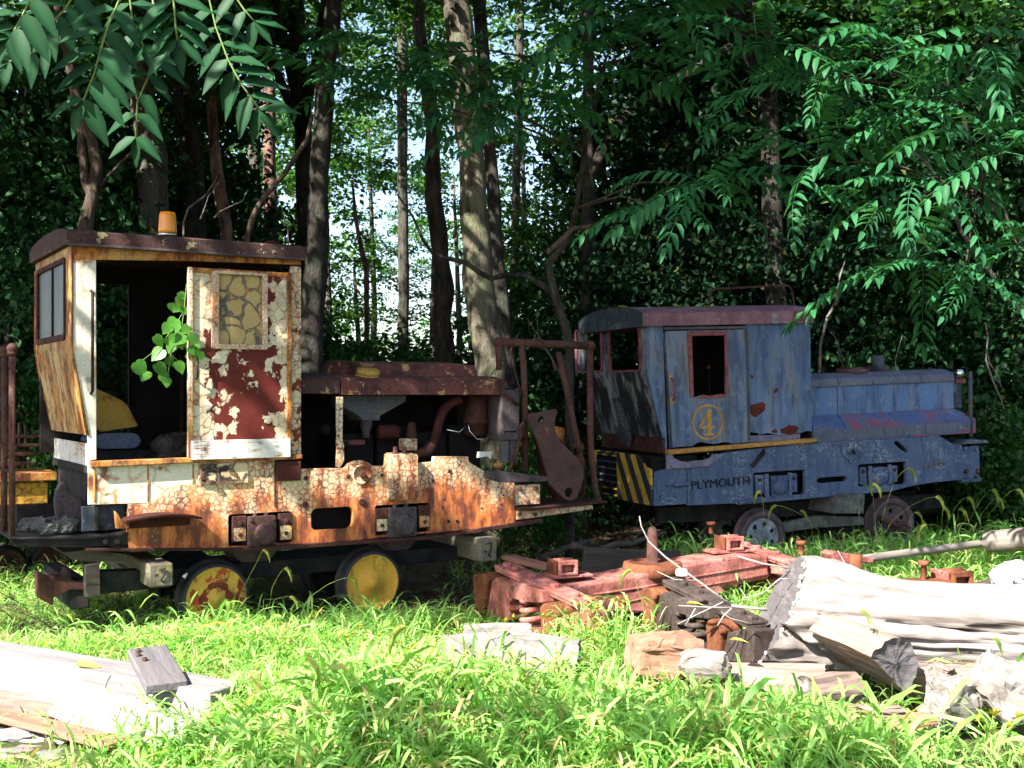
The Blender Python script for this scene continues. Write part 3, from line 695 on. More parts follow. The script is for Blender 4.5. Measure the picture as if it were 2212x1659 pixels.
        for (gx0, gx1, gy0, gy1) in (gl, gr):
            c, d = A(q, gx0, gy1), A(q, gx1, gy0)
            gp = MB().box(c[0], d[0], -0.014, 0.03, c[1], d[1]).build('guide_plate', M_rust, Yt, 0.004)
            MB().box(c[0] + .008, d[0] - .008, -0.017, -0.0145, c[1] + .01, c[1] + (d[1] - c[1]) * .55).build('bare_patch', M_cabcream, gp)
            for t in (0.28, 0.74):
                bolt(gp, (c[0] + d[0]) / 2, -0.016, c[1] + (d[1] - c[1]) * t, 0.016, M_rust, 'bolt', .016)
    axlebox(q3, 1810, 1712, 1908, 612, 832, (1605, 1700, 615, 800), (1925, 2018, 595, 790), M_axle, 0.075, M_axle, 1835, 745)
    axlebox(q2, 868, 778, 955, 1190, 1390, (692, 770, 1200, 1355), (965, 1040, 1180, 1330), M_greypanel, 0.078, M_greypanel, 885, 1310)
    # step below the door
    st = []
    a, b = A(q3, 850, 640, -.1), A(q3, 1370, 640, -.1)
    m = MB(); nn = 12
    prof = []
    for i in range(nn + 1):
        t = i / nn; prof.append((a[0] + (b[0] - a[0]) * t, A(q3, 1100, 590)[1] - 0.05 + 0.05 * math.sin(math.pi * (0.15 + 0.75 * t))))
    m.plate(prof + [(x, z - 0.014) for x, z in reversed(prof)], -0.20, 0.0)
    zz = prof[0][1]
    m.box(a[0] + .05, b[0] - .03, -0.015, 0.0, zz - 0.075, zz)
    m.build('step', M_maroon, Yt, 0.003, 'bent dark red step plate')
    m = MB(); c = A(q3, 800, 640)
    m.plate([A(q3, 785, 580), A(q3, 805, 600), A(q3, 825, 640), A(q3, 880, 650), A(q3, 880, 700), A(q3, 795, 700)], -0.05, 0.0).build('step_bracket', M_orange, Yt, 0.003)
    # dark gearcase area below the panel, front part
    a, b = A(q3, 585, 735), A(q3, 885, 545)
    MB().box(a[0], b[0], 0.08, 0.11, a[1], b[1]).build('gear_case', M_blue_dark, Yt, 0.004)
    for x, y in ((655, 595), (700, 700)):
        c = A(q3, x, y, .08); bolt(Yt, c[0], 0.08, c[1], 0.018, M_steel)
    # --- front platform
    a = A(t1, 55, 1288); b = A(t1, 790, 1262)
    MB().plate([A(t1, 50, 1288), A(t1, 560, 1280), A(t1, 790, 1252), A(t1, 800, 1268), A(t1, 560, 1296), A(t1, 60, 1300)], -0.02, YW).build('platform_deck', M_steel, Yt, 0.004)
    MB().plate([A(t1, 62, 1302), A(t1, 790, 1270), A(t1, 800, 1330), A(t1, 520, 1348), A(t1, 100, 1346)], 0.0, 0.04).build('platform_channel', M_steel, Yt, 0.004)
    for x, y in ((655, 1310), (730, 1312)):
        c = A(t1, x, y); bolt(Yt, c[0], 0.0, c[1], 0.02, M_steel)
    a0 = A(t1, 110, 1180, .9); a1 = A(t1, 350, 1080, .9)
    MB().box(a0[0], a1[0] + .3, 0.95, 0.97, a0[1] - .1, a1[1]).build('tread_plate', M_steel, Yt)
    fan = [YF.at(t1(*p), 0.3) for p in ((352, 1200), (335, 1060), (345, 1000), (365, 955), (395, 938), (425, 960), (440, 1010), (520, 1050), (515, 1215))]
    MB().plate(fan, 0.28, 0.34).build('lamp_shield', M_greypanel, Yt, 0.012)
    zpl = A(t1, 75, 1280)[1]; ztp = A(t1, 68, 110)[1]
    up = A(t1, 75, 700, 0.03)[0]
    for vv, dz in ((0.03, 0.0), (0.36, 0.015)):
        m = MB().tube([(up, vv, zpl), (up, vv, ztp - 0.03)], 0.021, 12)
        m.sphere((up, vv, ztp), 0.036, 14, 10)
        m.tube([(up, vv, ztp - .045), (up, vv, ztp - .02)], 0.030, 12)
        m.build('rail_post', M_pipe, Yt)
    MB().tube([(up, 0.03, ztp - .82), (up, 0.36, ztp - .82)], 0.008, 6).build('rail_link', M_steel, Yt)
    # ------------------------------------------------ engine bay and hood
    hv = 0.10
    H = lambda x, y, v=hv, q=q2: YF.at(q(x, y), v)
    ha, hb = H(478, 440)[0], H(1520, 440)[0]
    zb, zf = H(900, 478)[1], H(900, 398)[1]
    zt2 = zf + 0.06
    w1 = YW - hv
    def lid(u_a, u_b, name, mat, dz=0.0, nose=0.0):
        m = MB(); S = [(hv, zb + dz), (hv, zf + dz), (hv + .035, zf + .03 + dz), (hv + 0.16, zt2 - .005 + dz), (hv + .26, zt2 + dz), (w1 - .26, zt2 + dz), (w1 - .16, zt2 - .005 + dz), (w1, zf + dz), (w1, zb + dz)]
        m.plate(S, u_a, u_b, (), lambda a, b, d: (d - (nose * max(0, (b - zf)) if d == u_b else 0), a, b))
        return m.build(name, mat, Yt, 0.01)
    hood = lid(ha, hb + .03, 'hood', M_hood, 0.0, 0.6)
    lid(u1 - 0.02, ha - 0.012, 'cowl', M_roofy, 0.01)
    b0, b1 = YF.at(q2(668, 320), .42), YF.at(q2(1345, 300), .42)
    zc = YF.at(q2(1000, 283), .42)[1]
    m = MB(); zl = zt2 - .005
    m.hexa([(b0[0], .40, zl), (b1[0], .40, zl), (b1[0], YW - .4, zl), (b0[0] - .25, YW - .4, zl)], [(b0[0] + .02, .44, zc), (b1[0] - .02, .44, zc), (b1[0] - .06, YW - .44, zc + .035), (b0[0] - .20, YW - .44, zc + .035)])
    m.build('hood_box', M_hood, hood, 0.008, 'raised rusty box on the hood')
    c = YF.at(q2(640, 345), .25)
    cap = MB().lathe((c[0], 0.24, zt2 - .03), (-0.0, -0.25, 1), [(0, 0), (.105, 0), (.105, .02), (.085, .022), (.085, .04), (.095, .045), (.093, .075), (.05, .082), (0, .083)], 26).build('filler_cap', M_yellowcap, hood, 0, 'yellow filler cap')
    # posts at the front and rear of the bay
    a, b = H(447, 945), H(490, 490)
    MB().plate([H(445, 490), H(488, 490), H(484, 760), H(495, 800), H(495, 900), H(470, 945), H(440, 935), H(447, 820)], hv, hv + .02).build('bay_post', M_post, Yt, 0.004)
    rad = MB().box(H(1497, 600)[0], H(1605, 600)[0], hv - .02, YW - hv, H(1550, 765)[1], H(1550, 432)[1]).build('radiator_shell', M_greypanel, Yt, 0.006)
    for y in (712, 440):
        p, qv = H(1517, y + 6, hv - .022), H(1590, y - 6, hv - .022)
        MB().box(p[0], qv[0], hv - .024, hv - .0205, p[1], qv[1]).build('slot', M_engine, rad)
    for x0, x1 in ((1500, 1545), (1553, 1600)):
        MB().box(H(x0, 800)[0], H(x1, 800)[0], hv, hv + .05, H(1550, 912)[1], H(1550, 768)[1]).build('radiator_leg', M_bluegrey if x0 < 1520 else M_greypanel, Yt, 0.004)
    MB().tube([(H(1500, 465)[0], hv - .03, H(1500, 465)[1]), (H(1560, 520)[0], hv - .05, H(1560, 520)[1]), (H(1590, 540)[0], hv - .03, H(1590, 540)[1])], 0.014, 7).build('hood_latch', M_rust, Yt)
    # engine pieces
    ev = 0.28
    E = lambda x, y, v=ev: YF.at(q2(x, y), v)
    tank = [E(*p) for p in ((488, 482), (888, 482), (888, 520), (725, 610), (722, 640), (612, 640), (590, 612), (488, 555))]
    MB().plate(tank, ev, ev + .25).build('fuel_tank', M_bluegrey, Yt, 0.006, 'blue grey tank narrowing to a funnel')
    c = E(655, 640)
    MB().lathe((c[0], ev + .06, c[1]), (0, 0, -1), [(.05, 0), (.045, .06), (.03, .09), (.03, .14), (0, .141)], 14).build('sediment_bowl', M_greypanel, Yt)
    pts = [E(1235, 508), E(1180, 525), E(1130, 570), E(1100, 650), E(1085, 720), E(1065, 780), E(1045, 815)]
    m = MB(); PP = []
    for i in range(len(pts) - 1):
        for t in np.linspace(0, 1, 8, endpoint=False): PP.append((pts[i][0] * (1 - t) + pts[i + 1][0] * t, ev, pts[i][1] * (1 - t) + pts[i + 1][1] * t))
    m.tube(PP, [0.036 + 0.004 * (i % 2) for i in range(len(PP))], 12).build('corrugated_hose', M_maroon, Yt)
    c = E(1040, 815)
    MB().tube([(c[0] + .02, ev, c[1] + .03), (c[0] - .02, ev, c[1] - .03), (c[0] - .10, ev + .03, c[1] - .05), (c[0] - .16, ev + .05, c[1] - .04)], [.05, .05, .042, .042], 10).build('hose_elbow', M_rust, Yt)
    c, d = E(1362, 485), E(1362, 745)
    h = c[1] - d[1]
    ac = MB().lathe((c[0], ev + .08, c[1]), (0, 0, -1), [(.0, 0), (.095, 0), (.10, h * .45), (.105, h * .60), (.112, h * .61), (.112, h * .68), (.10, h * .69), (.098, h * .93), (.07, h), (0, h)], 24).build('air_cleaner', M_rust, Yt, 0, 'dark red air cleaner canister')
    MB().tube([(c[0] - .12, ev, c[1] - h * .62), (c[0] - .115, ev - .02, c[1] - h * .85), (c[0] - .05, ev - .03, c[1] - h * 1.05), (c[0] + .05, ev - .03, c[1] - h * 1.05), (c[0] + .115, ev - .02, c[1] - h * .85), (c[0] + .12, ev, c[1] - h * .62)], 0.005, 6).build('wire_bail', M_chrome, ac)
    c = E(1220, 700)
    MB().tube([(E(1150, 700)[0], ev, E(1150, 700)[1]), (c[0], ev - .02, c[1] - .02), (E(1285, 660)[0], ev, E(1285, 660)[1])], 0.006, 6).build('wire', M_chrome, Yt)
    m = MB(); z0 = H(900, 905)[1]; z1 = H(900, 720, .4)[1]
    for i in range(4):
        x = ha + .12 + i * (hb - ha) / 4.4
        MB().box(x, x + (hb - ha) / 4.9, .42, .80, z0 - .1, z1 + .05 * (i % 2)).build('engine_block', M_engine, Yt, 0.01)
    MB().box(u1 + .01, hb, .86, .88, z0 - .2, zb).build('bay_backing', M_engine, Yt)
    MB().box(u1 + .01, hb, .2, .87, z0 - .16, z0 - .12).build('bay_floor', M_engine, Yt)
    c = E(780, 715, .36); MB().lathe((c[0] - .1, .36, c[1]), (1, 0, 0), [(0, 0), (.055, 0), (.06, .02), (.06, .16), (.05, .18), (0, .18)], 16).build('starter_motor', M_maroon, Yt)
    c = E(925, 700, .34); MB().lathe((c[0], .34, c[1] + .06), (0, 0, -1), [(0, 0), (.03, 0), (.045, .1), (.05, .22), (0, .22)], 12).build('carburettor', M_rust, Yt)
    a, b = E(860, 835, .3), E(950, 755, .3)
    MB().box(a[0], b[0], .26, .36, a[1], b[1]).build('manifold_block', M_cabcream, Yt, 0.012)
    a, b = E(520, 800, .22), E(630, 765, .22)
    MB().box(a[0], b[0], .22, .30, a[1], b[1]).build('bracket_plate', M_hood, Yt, 0.008)
    c = E(370, 700, .3); MB().sphere((c[0], .3, c[1]), .045).build('gauge_body', M_engine, Yt)
    a, b = E(1345, 885, .2), E(1430, 835, .2)
    MB().plate([E(1345, 880, .2), E(1350, 840, .2), E(1432, 838, .2), E(1425, 890, .2), E(1395, 870, .2)], .18, .22).build('rag', M_kick, Yt, 0.004)
    c = E(1475, 925, .15); MB().sphere((c[0], .15, c[1]), .045, 10, 7, (1.1, 1, .9)).jitter(.02, 20).build('stone', M_orange, Yt)
    # --- rear platform and railings
    MB().plate([H(1380, 965, 0), H(1480, 962, 0), H(1800, 1000, 0), H(1795, 1030, 0), H(1480, 1040, 0), H(1380, 1010, 0)], 0.0, YW).build('rear_deck', M_greypanel, Yt, 0.006)
    a, b = H(1592, 1185, 0), H(1755, 1048, 0)
    bb = MB().plate([a, (b[0], a[1]), b, (a[0], b[1])], 0.02, 0.10).build('buffer_bracket', M_cabcream, Yt, 0.006)
    for x, y in ((1612, 1075), (1715, 1075), (1665, 1160)):
        c = H(x, y, .02); bolt(bb, c[0], 0.02, c[1], 0.02, M_pipe)
    stp = MB().plate([H(1592, 1190, 0), H(1700, 1195, 0), H(2150, 1150, 0), H(2150, 1162, 0), H(1700, 1212, 0), H(1592, 1215, 0)], -0.06, .5).build('rear_step', M_rust, Yt, 0.004)
    st2 = MB().plate([H(1592, 1216, 0), H(1700, 1213, 0), H(2075, 1180, 0), H(2080, 1205, 0), H(1700, 1262, 0), H(1592, 1275, 0)], -.01, .03).build('rear_channel', M_cabcream, Yt, 0.004)
    for x, y in ((1612, 1240), (1712, 1240)):
        c = H(x, y, -.01); bolt(st2, c[0], -0.012, c[1], 0.018, M_pipe)
    rv = 0.12
    r_ = lambda x, y, v=rv: (YF.at(q2(x, y), v)[0], v, YF.at(q2(x, y), v)[1])
    e0, e1 = r_(1478, 140), r_(2062, 165)
    m = MB().tube([e0, e1], 0.034, 12); m.sphere(e1, .05); m.sphere(r_(1625, 150), .044); m.sphere(e0, .045); m.sphere(r_(1740, 150), .046)
    m.build('top_rail', M_pipe, Yt)
    MB().tube([r_(1480, 150), r_(1482, 320)], .026, 12).build('rail_post', M_pipe, Yt)
    MB().tube([r_(1627, 170), r_(1640, 300), r_(1645, 500), r_(1650, 965)], .028, 12).build('rail_post', M_pipe, Yt)
    MB().tube([r_(2062, 180), r_(2064, 700), r_(2072, 880), r_(2095, 1060), r_(2115, 1155)], .029, 12).build('rail_post', M_pipe, Yt, 0, 'bent corner post')
    MB().tube([r_(2108, 1135), r_(2120, 1160)], .036, 12).build('post_foot', M_pipe, Yt)
    MB().tube([r_(1862, 205), r_(1915, 450), r_(1970, 720), r_(2000, 870)], .027, 12).build('loose_stub', M_pipe, Yt, 0, 'leaning broken rail stub')
    MB().tube([r_(1990, 855), r_(2005, 900), r_(2012, 1120)], .034, 12).build('stub_socket', M_rust, Yt)
    MB().tube([r_(1648, 650, .08), r_(1590, 850, .08), r_(1540, 985, .08)], .016, 7).build('brace', M_pipe, Yt)
    MB().tube([r_(1650, 760, .08), r_(1610, 690, .07), r_(1655, 640, .08)], .016, 7).build('brace', M_pipe, Yt)
    # big link plate hung on the rear
    lv = -0.02
    lk = [YF.at(t4(*p), lv) for p in ((283, 672), (400, 652), (515, 628), (530, 650), (505, 760), (520, 820), (560, 900), (700, 1040), (742, 1110), (752, 1190), (720, 1300), (690, 1365), (645, 1390), (600, 1380), (545, 1330), (468, 1250), (455, 1180), (420, 1060), (395, 970), (355, 860), (330, 790), (290, 730))]
    h1_, h2_ = YF.at(t4(396, 717), lv), YF.at(t4(628, 1320), lv)
    MB().plate(lk, lv, lv + .025, [disc(h1_[0], h1_[1], .030), disc(h2_[0], h2_[1], .042)]).build('link_plate', M_link, Yt, 0.004, 'purple brown coupling link plate')
    lk2 = [YF.at(t4(*p), .25) for p in ((335, 860), (360, 850), (440, 1100), (600, 1420), (520, 1420), (380, 1170))]
    MB().plate(lk2, .22, .25).build('link_plate', M_maroon, Yt, 0.004)
    c = [YF.at(t4(*p), .55) for p in ((510, 770), (650, 790), (690, 950), (600, 930), (520, 830))]
    MB().plate(c, .55, .57).build('torn_sheet', M_orange, Yt, 0.003)
    a = YF.at(t4(700, 1385), .2)
    # own small wheels, their rims just below the frame
    for x, y, rr in ((845, 330, .21), (1820, 255, .21)):
        c = YF.at(r7(x, y + 75), .3)
        zc = c[1] + .21 
        MB().lathe((c[0], .30, zc), (0, 1, 0), [(0, 0), (.20, 0), (.21, .01), (.21, .09), (.235, .10), (.235, .125), (0, .125)], 32).build('driving_wheel', M_tyre_b, Yt)
build_yellow()

# ---------------------------------------------------------------- low truck it stands on
Tt = thing('rail_truck', 'low black steel rail truck on yellow wheels beneath the cream locomotive', 'rail truck', YF.M, 'rail trucks')
def wheelset(F_, parent, q, cx, cy, r, v, faces, rimw=0.02, holes=False):
    c = F_.at(q(cx, cy), v); return c
def wheel(parent, u, v, z, r, face, tyre, hub=0.09, holes=0, flange=1, dish=0.012):
    w = MB().lathe((u, v, z), (0, 1, 0), [(r * .90, -.004), (r * .985, 0), (r, .008), (r * 1.01, .085), (r * 1.03, .09), (r * 1.11, .10), (r * 1.11, .118), (r * 1.0, .125), (r * .3, .125)], 48).build('wheel', tyre, parent)
    if not holes:
        MB().lathe((u, v, z), (0, 1, 0), [(0, -.02), (hub * .45, -.02), (hub * .5, -.008), (hub * .92, -.008), (hub, 0.002), (r * .55, dish), (r * .80, dish), (r * .86, .002), (r * .901, -.002), (r * .90, .02)], 48).build('wheel_disc', face, w)
    else:
        hs = [disc(u + math.cos(R(25 + 360 / holes * k)) * r * .50, z + math.sin(R(25 + 360 / holes * k)) * r * .50, r * .10, 10) for k in range(holes)]
        MB().plate(disc(u, z, r * .74, 40), v + .03, v + .05, hs).build('wheel_disc', face, w)
        MB().lathe((u, v, z), (0, 1, 0), [(r * .90, -.004), (r * .86, -.002), (r * .80, .004), (r * .745, .02), (r * .735, .05)], 48).build('wheel_dish', tyre, w)
        MB().lathe((u, v + .03, z), (0, -1, 0), [(0, .04), (hub * .5, .04), (hub * .6, .02), (hub, .012), (hub * 1.05, 0)], 24).build('hub', face, w)
    return w
TV = 0.12
for (x, y, mt) in ((575, 662, M_wheely), (1655, 577, M_wheely2)):
    c = YF.at(r7(x, y), TV)
    wheel(Tt, c[0], TV, 0.205, 0.250, mt, M_tyre)
    wheel(Tt, c[0], TV + .72, 0.205, 0.250, M_steel, M_tyre)
    MB().tube([(c[0], TV + .05, .205), (c[0], TV + .8, .205)], .04, 12).build('axle', M_steel, Tt)
def red_ring():
    c = YF.at(r7(575, 662), TV); rnd = random.Random(2)
    w = [o for o in Tt.children if o.name.startswith('wheel')][0]
    c = (c[0], .205)
    out = [(c[0] + math.cos(a) * r, c[1] + math.sin(a) * r) for a, r in ((R(k * 12), .118 + rnd.uniform(-.018, .012)) for k in range(30))]
    inn = [(c[0] + math.cos(a) * r, c[1] + math.sin(a) * r) for a, r in ((R(k * 12), .068 + rnd.uniform(-.012, .012)) for k in range(30))]
    MB().plate(out, TV - .0095, TV + .002, [inn]).build('red_paint_ring', M_redpaint, w)
    pat = [(c[0] + math.cos(R(a)) * r, c[1] + math.sin(R(a)) * r) for a, r in ((-38, .218), (-25, .22), (-10, .22), (8, .221), (24, .22), (38, .219), (30, .19), (22, .17), (12, .178), (4, .15), (-8, .145), (-18, .165), (-28, .178))]
    MB().plate(pat, TV - .004, TV + .014).build('red_paint_patch', M_redpaint, w)
M_redpaint = rusty('worn_red_paint', [(0.14, 0.03, 0.014), (0.24, 0.042, 0.02), (0.32, 0.06, 0.025)], 9, 0.1, 0.2, flecks=((0.5, 0.3, 0.06), 0.42, 16))
red_ring()
def wheel_marks():
    c = YF.at(r7(1655, 577), TV); r = .18; m = MB()
    for k in range(11):                                # raised casting marks round the disc, too worn to read
        a = R(18 + k * 13); 
        for j, (dx, dz) in enumerate(((0, 0), (.008, .012))):
            p = (c[0] + math.cos(a) * r, c[1] + math.sin(a) * r)
    return m
c1, c2 = YF.at(r7(100, 430), .34), YF.at(r7(2200, 430), .34)
MB().plate([(c1[0] - .1, .30), (c2[0] + .35, .30), (c2[0] + .35, .42), (c1[0] - .1, .42)], .28, .36).build('side_beam', M_steel, Tt, .006)
MB().plate([(c1[0] - .1, .30), (c2[0] + .35, .30), (c2[0] + .35, .42), (c1[0] - .1, .42)], .72, .80).build('side_beam', M_steel, Tt, .006)
MB().box(c1[0] - .1, c2[0] + .35, .361, .719, .395, .418).build('deck_plate', M_steel, Tt, .003)
_e = YF.at(q3(560, 1000), .1)
MB().box(_e[0] - .06, _e[0] + .06, .12, 1.15, .22, .415).build('end_beam', M_steel, Tt, .008)
_pl = [YF.at(q3(*p), .1) for p in ((262, 1000), (350, 1045), (440, 1035), (470, 980), (492, 1000), (495, 1060), (600, 1080), (590, 1130), (480, 1130), (372, 1180), (368, 1240), (272, 1190))]
MB().plate(_pl, .10, .26).build('drawbar', M_rust, Tt, .008, 'rusty forked drawbar')
_p2 = [YF.at(q3(*p), .02) for p in ((590, 960), (690, 940), (695, 1175), (600, 1185))]
MB().plate(_p2, .02, .12).build('end_post', M_darkwood, Tt, .006)
_p3 = [YF.at(q3(*p), .06) for p in ((440, 870), (600, 850), (880, 880), (880, 930), (620, 935), (500, 920))]
MB().plate(_p3, .06, .7).build('packing_plate', M_darkwood, Tt, .006)
_p4 = [YF.at(q3(*p), .10) for p in ((690, 1010), (1040, 1000), (1195, 1060), (1190, 1115), (690, 1165))]
MB().plate(_p4, .14, .30).build('cross_sill', M_steel, Tt, .006)
# timbers between truck and locomotive
def timber(q, xl, xr, yt, yb, label, slump=0.0):
    a, b = YF.at(q(xl, yb), -.10), YF.at(q(xr, yt), -.10)
    o = thing('timber_block', label, 'timber', YF.M @ Matrix.Translation(((a[0] + b[0]) / 2, .5, a[1])), 'timber blocks under the locomotive')
    w, h = (b[0] - a[0]) / 2, b[1] - a[1]
    m = MB().box(-w, w, -.60, .75, 0, h)
    m.build('beam', M_timber, o, .012)
    mm = MB().tube([(-w * .2, -.605, h * .75), (w * .25, -.612, h * .8), (w * .2, -.612, h * .5), (-w * .1, -.612, h * .3), (w * .2, -.605, h * .2)], .006, 6)
    mm.build('cable_clip', M_steel, o)
    return o
timber(q3, 1032, 1198, 940, 1115, 'grey squared timber under the front of the cream locomotive')
timber(q2, 1362, 1470, 1385, 1545, 'lichen stained timber under the rear of the cream locomotive')
# ================================================================ the blue locomotive, nose slightly up
BF = Frame(1.295, 11.2, 0.0, 20.0, 2.2)
BW = 1.45
Bt = thing('locomotive', 'faded blue locomotive numbered 4 with red roof and striped end', 'locomotive', BF.M, 'old locomotives among the trees')
M_letter = rusty('dark_letter_edges', [(0.010, 0.013, 0.022), (0.022, 0.028, 0.045)], 12, 0.1, 0.1)
M_stamp = rusty('tan_stamping', [(0.16, 0.12, 0.10), (0.24, 0.18, 0.14)], 12, 0.1, 0.1)
def text_mesh(s, width, height, depth, name):
    cu = bpy.data.curves.new(name, 'FONT'); cu.body = s; cu.extrude = depth; cu.size = 1.0; cu.resolution_u = 3
    o = bpy.data.objects.new(name, cu); COL.objects.link(o)
    dg = bpy.context.evaluated_depsgraph_get()
    me = bpy.data.meshes.new_from_object(o.evaluated_get(dg)); bpy.data.objects.remove(o)
    co = np.zeros(len(me.vertices) * 3, np.float32); me.vertices.foreach_get('co', co); co = co.reshape(-1, 3)
    mn, mx = co.min(0), co.max(0)
    out = np.zeros_like(co)
    out[:, 0] = (co[:, 0] - mn[0]) / (mx[0] - mn[0]) * width
    out[:, 2] = (co[:, 1] - mn[1]) / (mx[1] - mn[1]) * height
    out[:, 1] = -co[:, 2]
    me.vertices.foreach_set('co', out.ravel()); me.update(); me.flip_normals()
    return me
def build_blue():
    A = lambda q, x, y, v=0.0: BF.at(q(x, y), v)
    zt = A(q4, 1200, 395)[1]
    prof = [A(q4, 690, 415), A(q4, 692, 715), A(q4, 800, 1180), A(q4, 806, 1275)]
    fu = prof[0][0]
    AX = lambda x, y: BF.atx(q4(x, y), fu)
    u1 = A(q4, 1832, 700)[0]
    zsill = A(q4, 1300, 1235)[1]
    # side sheet in front of the door, and behind it with a rotted foot
    dl, dr = A(q4, 818, 800)[0], A(q4, 1385, 800)[0]
    MB().plate(prof + [(dl, A(q4, 830, 1265)[1]), (dl, zt), (prof[0][0], zt)], 0.0, 0.02).build('front_side_sheet', M_blue, Bt, .004)
    foot = [A(q4, *p) for p in ((1385, 1175), (1400, 1140), (1440, 1150), (1465, 1150), (1470, 1165), (1530, 1150), (1600, 1165), (1680, 1160), (1760, 1150), (1800, 1135), (1835, 1140))]
    side = MB().plate(foot + [(u1, zt), (dr, zt)], 0.0, 0.02).build('rear_side_sheet', M_blue, Bt, .004, 'blue side sheet with rust spots and rotted foot')
    MB().plate([A(q4, 1395, 1170), A(q4, 1760, 1155), A(q4, 1760, 1195), A(q4, 1395, 1215)], 0.021, 0.03).build('rotted_strip', M_lilac, Bt)
    def blob(L, q=q4, v=-.0015):
        P0 = [A(q, *p) for p in L]; out = []
        for i in range(len(P0)):
            a, b = P0[i], P0[(i + 1) % len(P0)]
            out.append(a); out.append(((a[0] + b[0]) / 2 + random.uniform(-.005, .005), (a[1] + b[1]) / 2 + random.uniform(-.005, .005)))
        MB().plate(out, v, 0.0005).build('rust_patch', M_rustpatch, side)
    blob([(1397, 960), (1430, 952), (1475, 938), (1498, 935), (1515, 955), (1510, 990), (1480, 1015), (1450, 1040), (1425, 1035), (1398, 1005)])
    blob([(1612, 1120), (1650, 1110), (1675, 1090), (1720, 1100), (1742, 1115), (1728, 1150), (1690, 1160), (1650, 1155), (1620, 1150)])
    blob([(1565, 860), (1590, 838), (1603, 845), (1592, 870), (1575, 878)])
    blob([(1553, 1135), (1575, 1122), (1598, 1135), (1592, 1148), (1560, 1148)])
    blob([(1405, 748), (1425, 752), (1430, 770), (1415, 772)])
    # door
    zd0 = A(q4, 1110, 1240)[1]; zd1 = A(q4, 1100, 440)[1]
    h0, h1 = A(q4, 988, 905), A(q4, 1225, 475)
    bot = [A(q4, *p) for p in ((862, 1252), (900, 1245), (1000, 1240), (1030, 1218), (1060, 1210), (1110, 1222), (1150, 1226), (1200, 1215), (1240, 1212), (1280, 1225), (1390, 1210))]
    hb = [A(q4, *p) for p in ((1004, 905), (1040, 895), (1080, 885), (1110, 902), (1150, 892), (1190, 880), (1225, 885))]
    door = MB().plate(bot + [(A(q4, 1375, 800)[0], zd1), (A(q4, 824, 800)[0], zd1)], -0.03, -0.008, [hb + [(h1[0], h1[1]), (h0[0], h1[1])]]).build('sliding_door', M_blue_door, Bt, .003, 'blue sliding door with circled number 4')
    MB().plate([A(q4, 808, 420), A(q4, 1370, 412), A(q4, 1370, 430), A(q4, 808, 438)], -0.05, 0.0).build('door_track', M_bluegrey, Bt, .004)
    a, b = A(q4, 968, 470), A(q4, 1238, 445)
    wf = MB().plate([A(q4, 960, 450), A(q4, 1232, 442), A(q4, 1245, 885), A(q4, 1225, 882), A(q4, 1214, 475), A(q4, 990, 482), A(q4, 1004, 905), A(q4, 978, 900)], -0.045, -0.029).build('window_frame', M_pinkframe, door, .004, 'faded pink window frame, sill broken away')
    MB().plate([A(q4, 1010, 912), A(q4, 1060, 885), A(q4, 1120, 892), A(q4, 1190, 878), A(q4, 1225, 885), A(q4, 1235, 905), A(q4, 1110, 912)], -0.04, -.029).build('broken_sill', M_pinkframe, door, .003)
    MB().plate([A(q4, 1365, 440), A(q4, 1380, 440), A(q4, 1395, 1200), A(q4, 1380, 1205)], -0.04, -.0).build('door_edge', M_bluegrey, door, .003)
    MB().plate([A(q4, 806, 450), A(q4, 822, 450), A(q4, 862, 1250), A(q4, 842, 1255)], -0.02, -.0).build('door_guide', M_blue_dark, Bt, .003)
    hx = A(q4, 850, 850)
    z_a, z_b = A(q4, 848, 768)[1], A(q4, 852, 925)[1]
    MB().tube([(hx[0], -.03, z_a), (hx[0] + .015, -.07, z_a - .03), (hx[0] + .02, -.07, z_b + .03), (hx[0] + .005, -.03, z_b)], .011, 8).build('door_handle', M_pinkframe, door)
    for z in (z_a, z_b):
        MB().box(hx[0] - .016, hx[0] + .016, -.04, -.029, z - .03, z + .03).build('handle_bracket', M_numyel, door, .004)
    # circled 4
    cx, cz = A(q4, 1115, 1075, -.03); rx = A(q4, 1222, 1075, -.03)[0] - cx; rz = A(q4, 1115, 950, -.03)[1] - cz
    ring = lambda k: [(cx + rx * k * math.cos(t * math.pi / 24), cz + rz * k * math.sin(t * math.pi / 24)) for t in range(48)]
    MB().plate(ring(1.0), -.0325, -.0301, [ring(.885)]).build('number_ring', M_numyel, door)
    f4 = [A(q4, *p, -.03) for p in ((1120, 985), (1138, 985), (1138, 1102), (1160, 1102), (1160, 1120), (1138, 1120), (1138, 1150), (1158, 1156), (1158, 1168), (1092, 1168), (1092, 1156), (1112, 1150), (1112, 1120), (1052, 1120), (1052, 1106))]
    h4 = [A(q4, *p, -.03) for p in ((1112, 1022), (1112, 1104), (1072, 1104))]
    MB().plate(f4, -.0325, -.0301, [h4]).build('number_four', M_numyel, door)
    MB().plate([A(q4, 750, 475), A(q4, 808, 470), A(q4, 808, 512), A(q4, 752, 515)], -.006, 0).build('data_plate', M_blue, Bt, .002)
    # front with its two window openings
    toF = lambda a, b, d: (fu + d, a, b)
    def fh(x0, x1, y0, y1):
        a, b = AX(x1, y1), AX(x0, y0); return rrect(min(a[0], b[0]), max(a[0], b[0]), min(a[1], b[1]), max(a[1], b[1]), .05)
    w_a, w_b = fh(200, 388, 445, 722), fh(430, 652, 435, 718)
    zmid = prof[1][1]
    MB().plate([(0, zmid), (BW, zmid), (BW, zt), (0, zt)], 0.0, .02, [w_a, w_b], toF).build('cab_front', M_slope, Bt, .003, 'sooty streaked cab front')
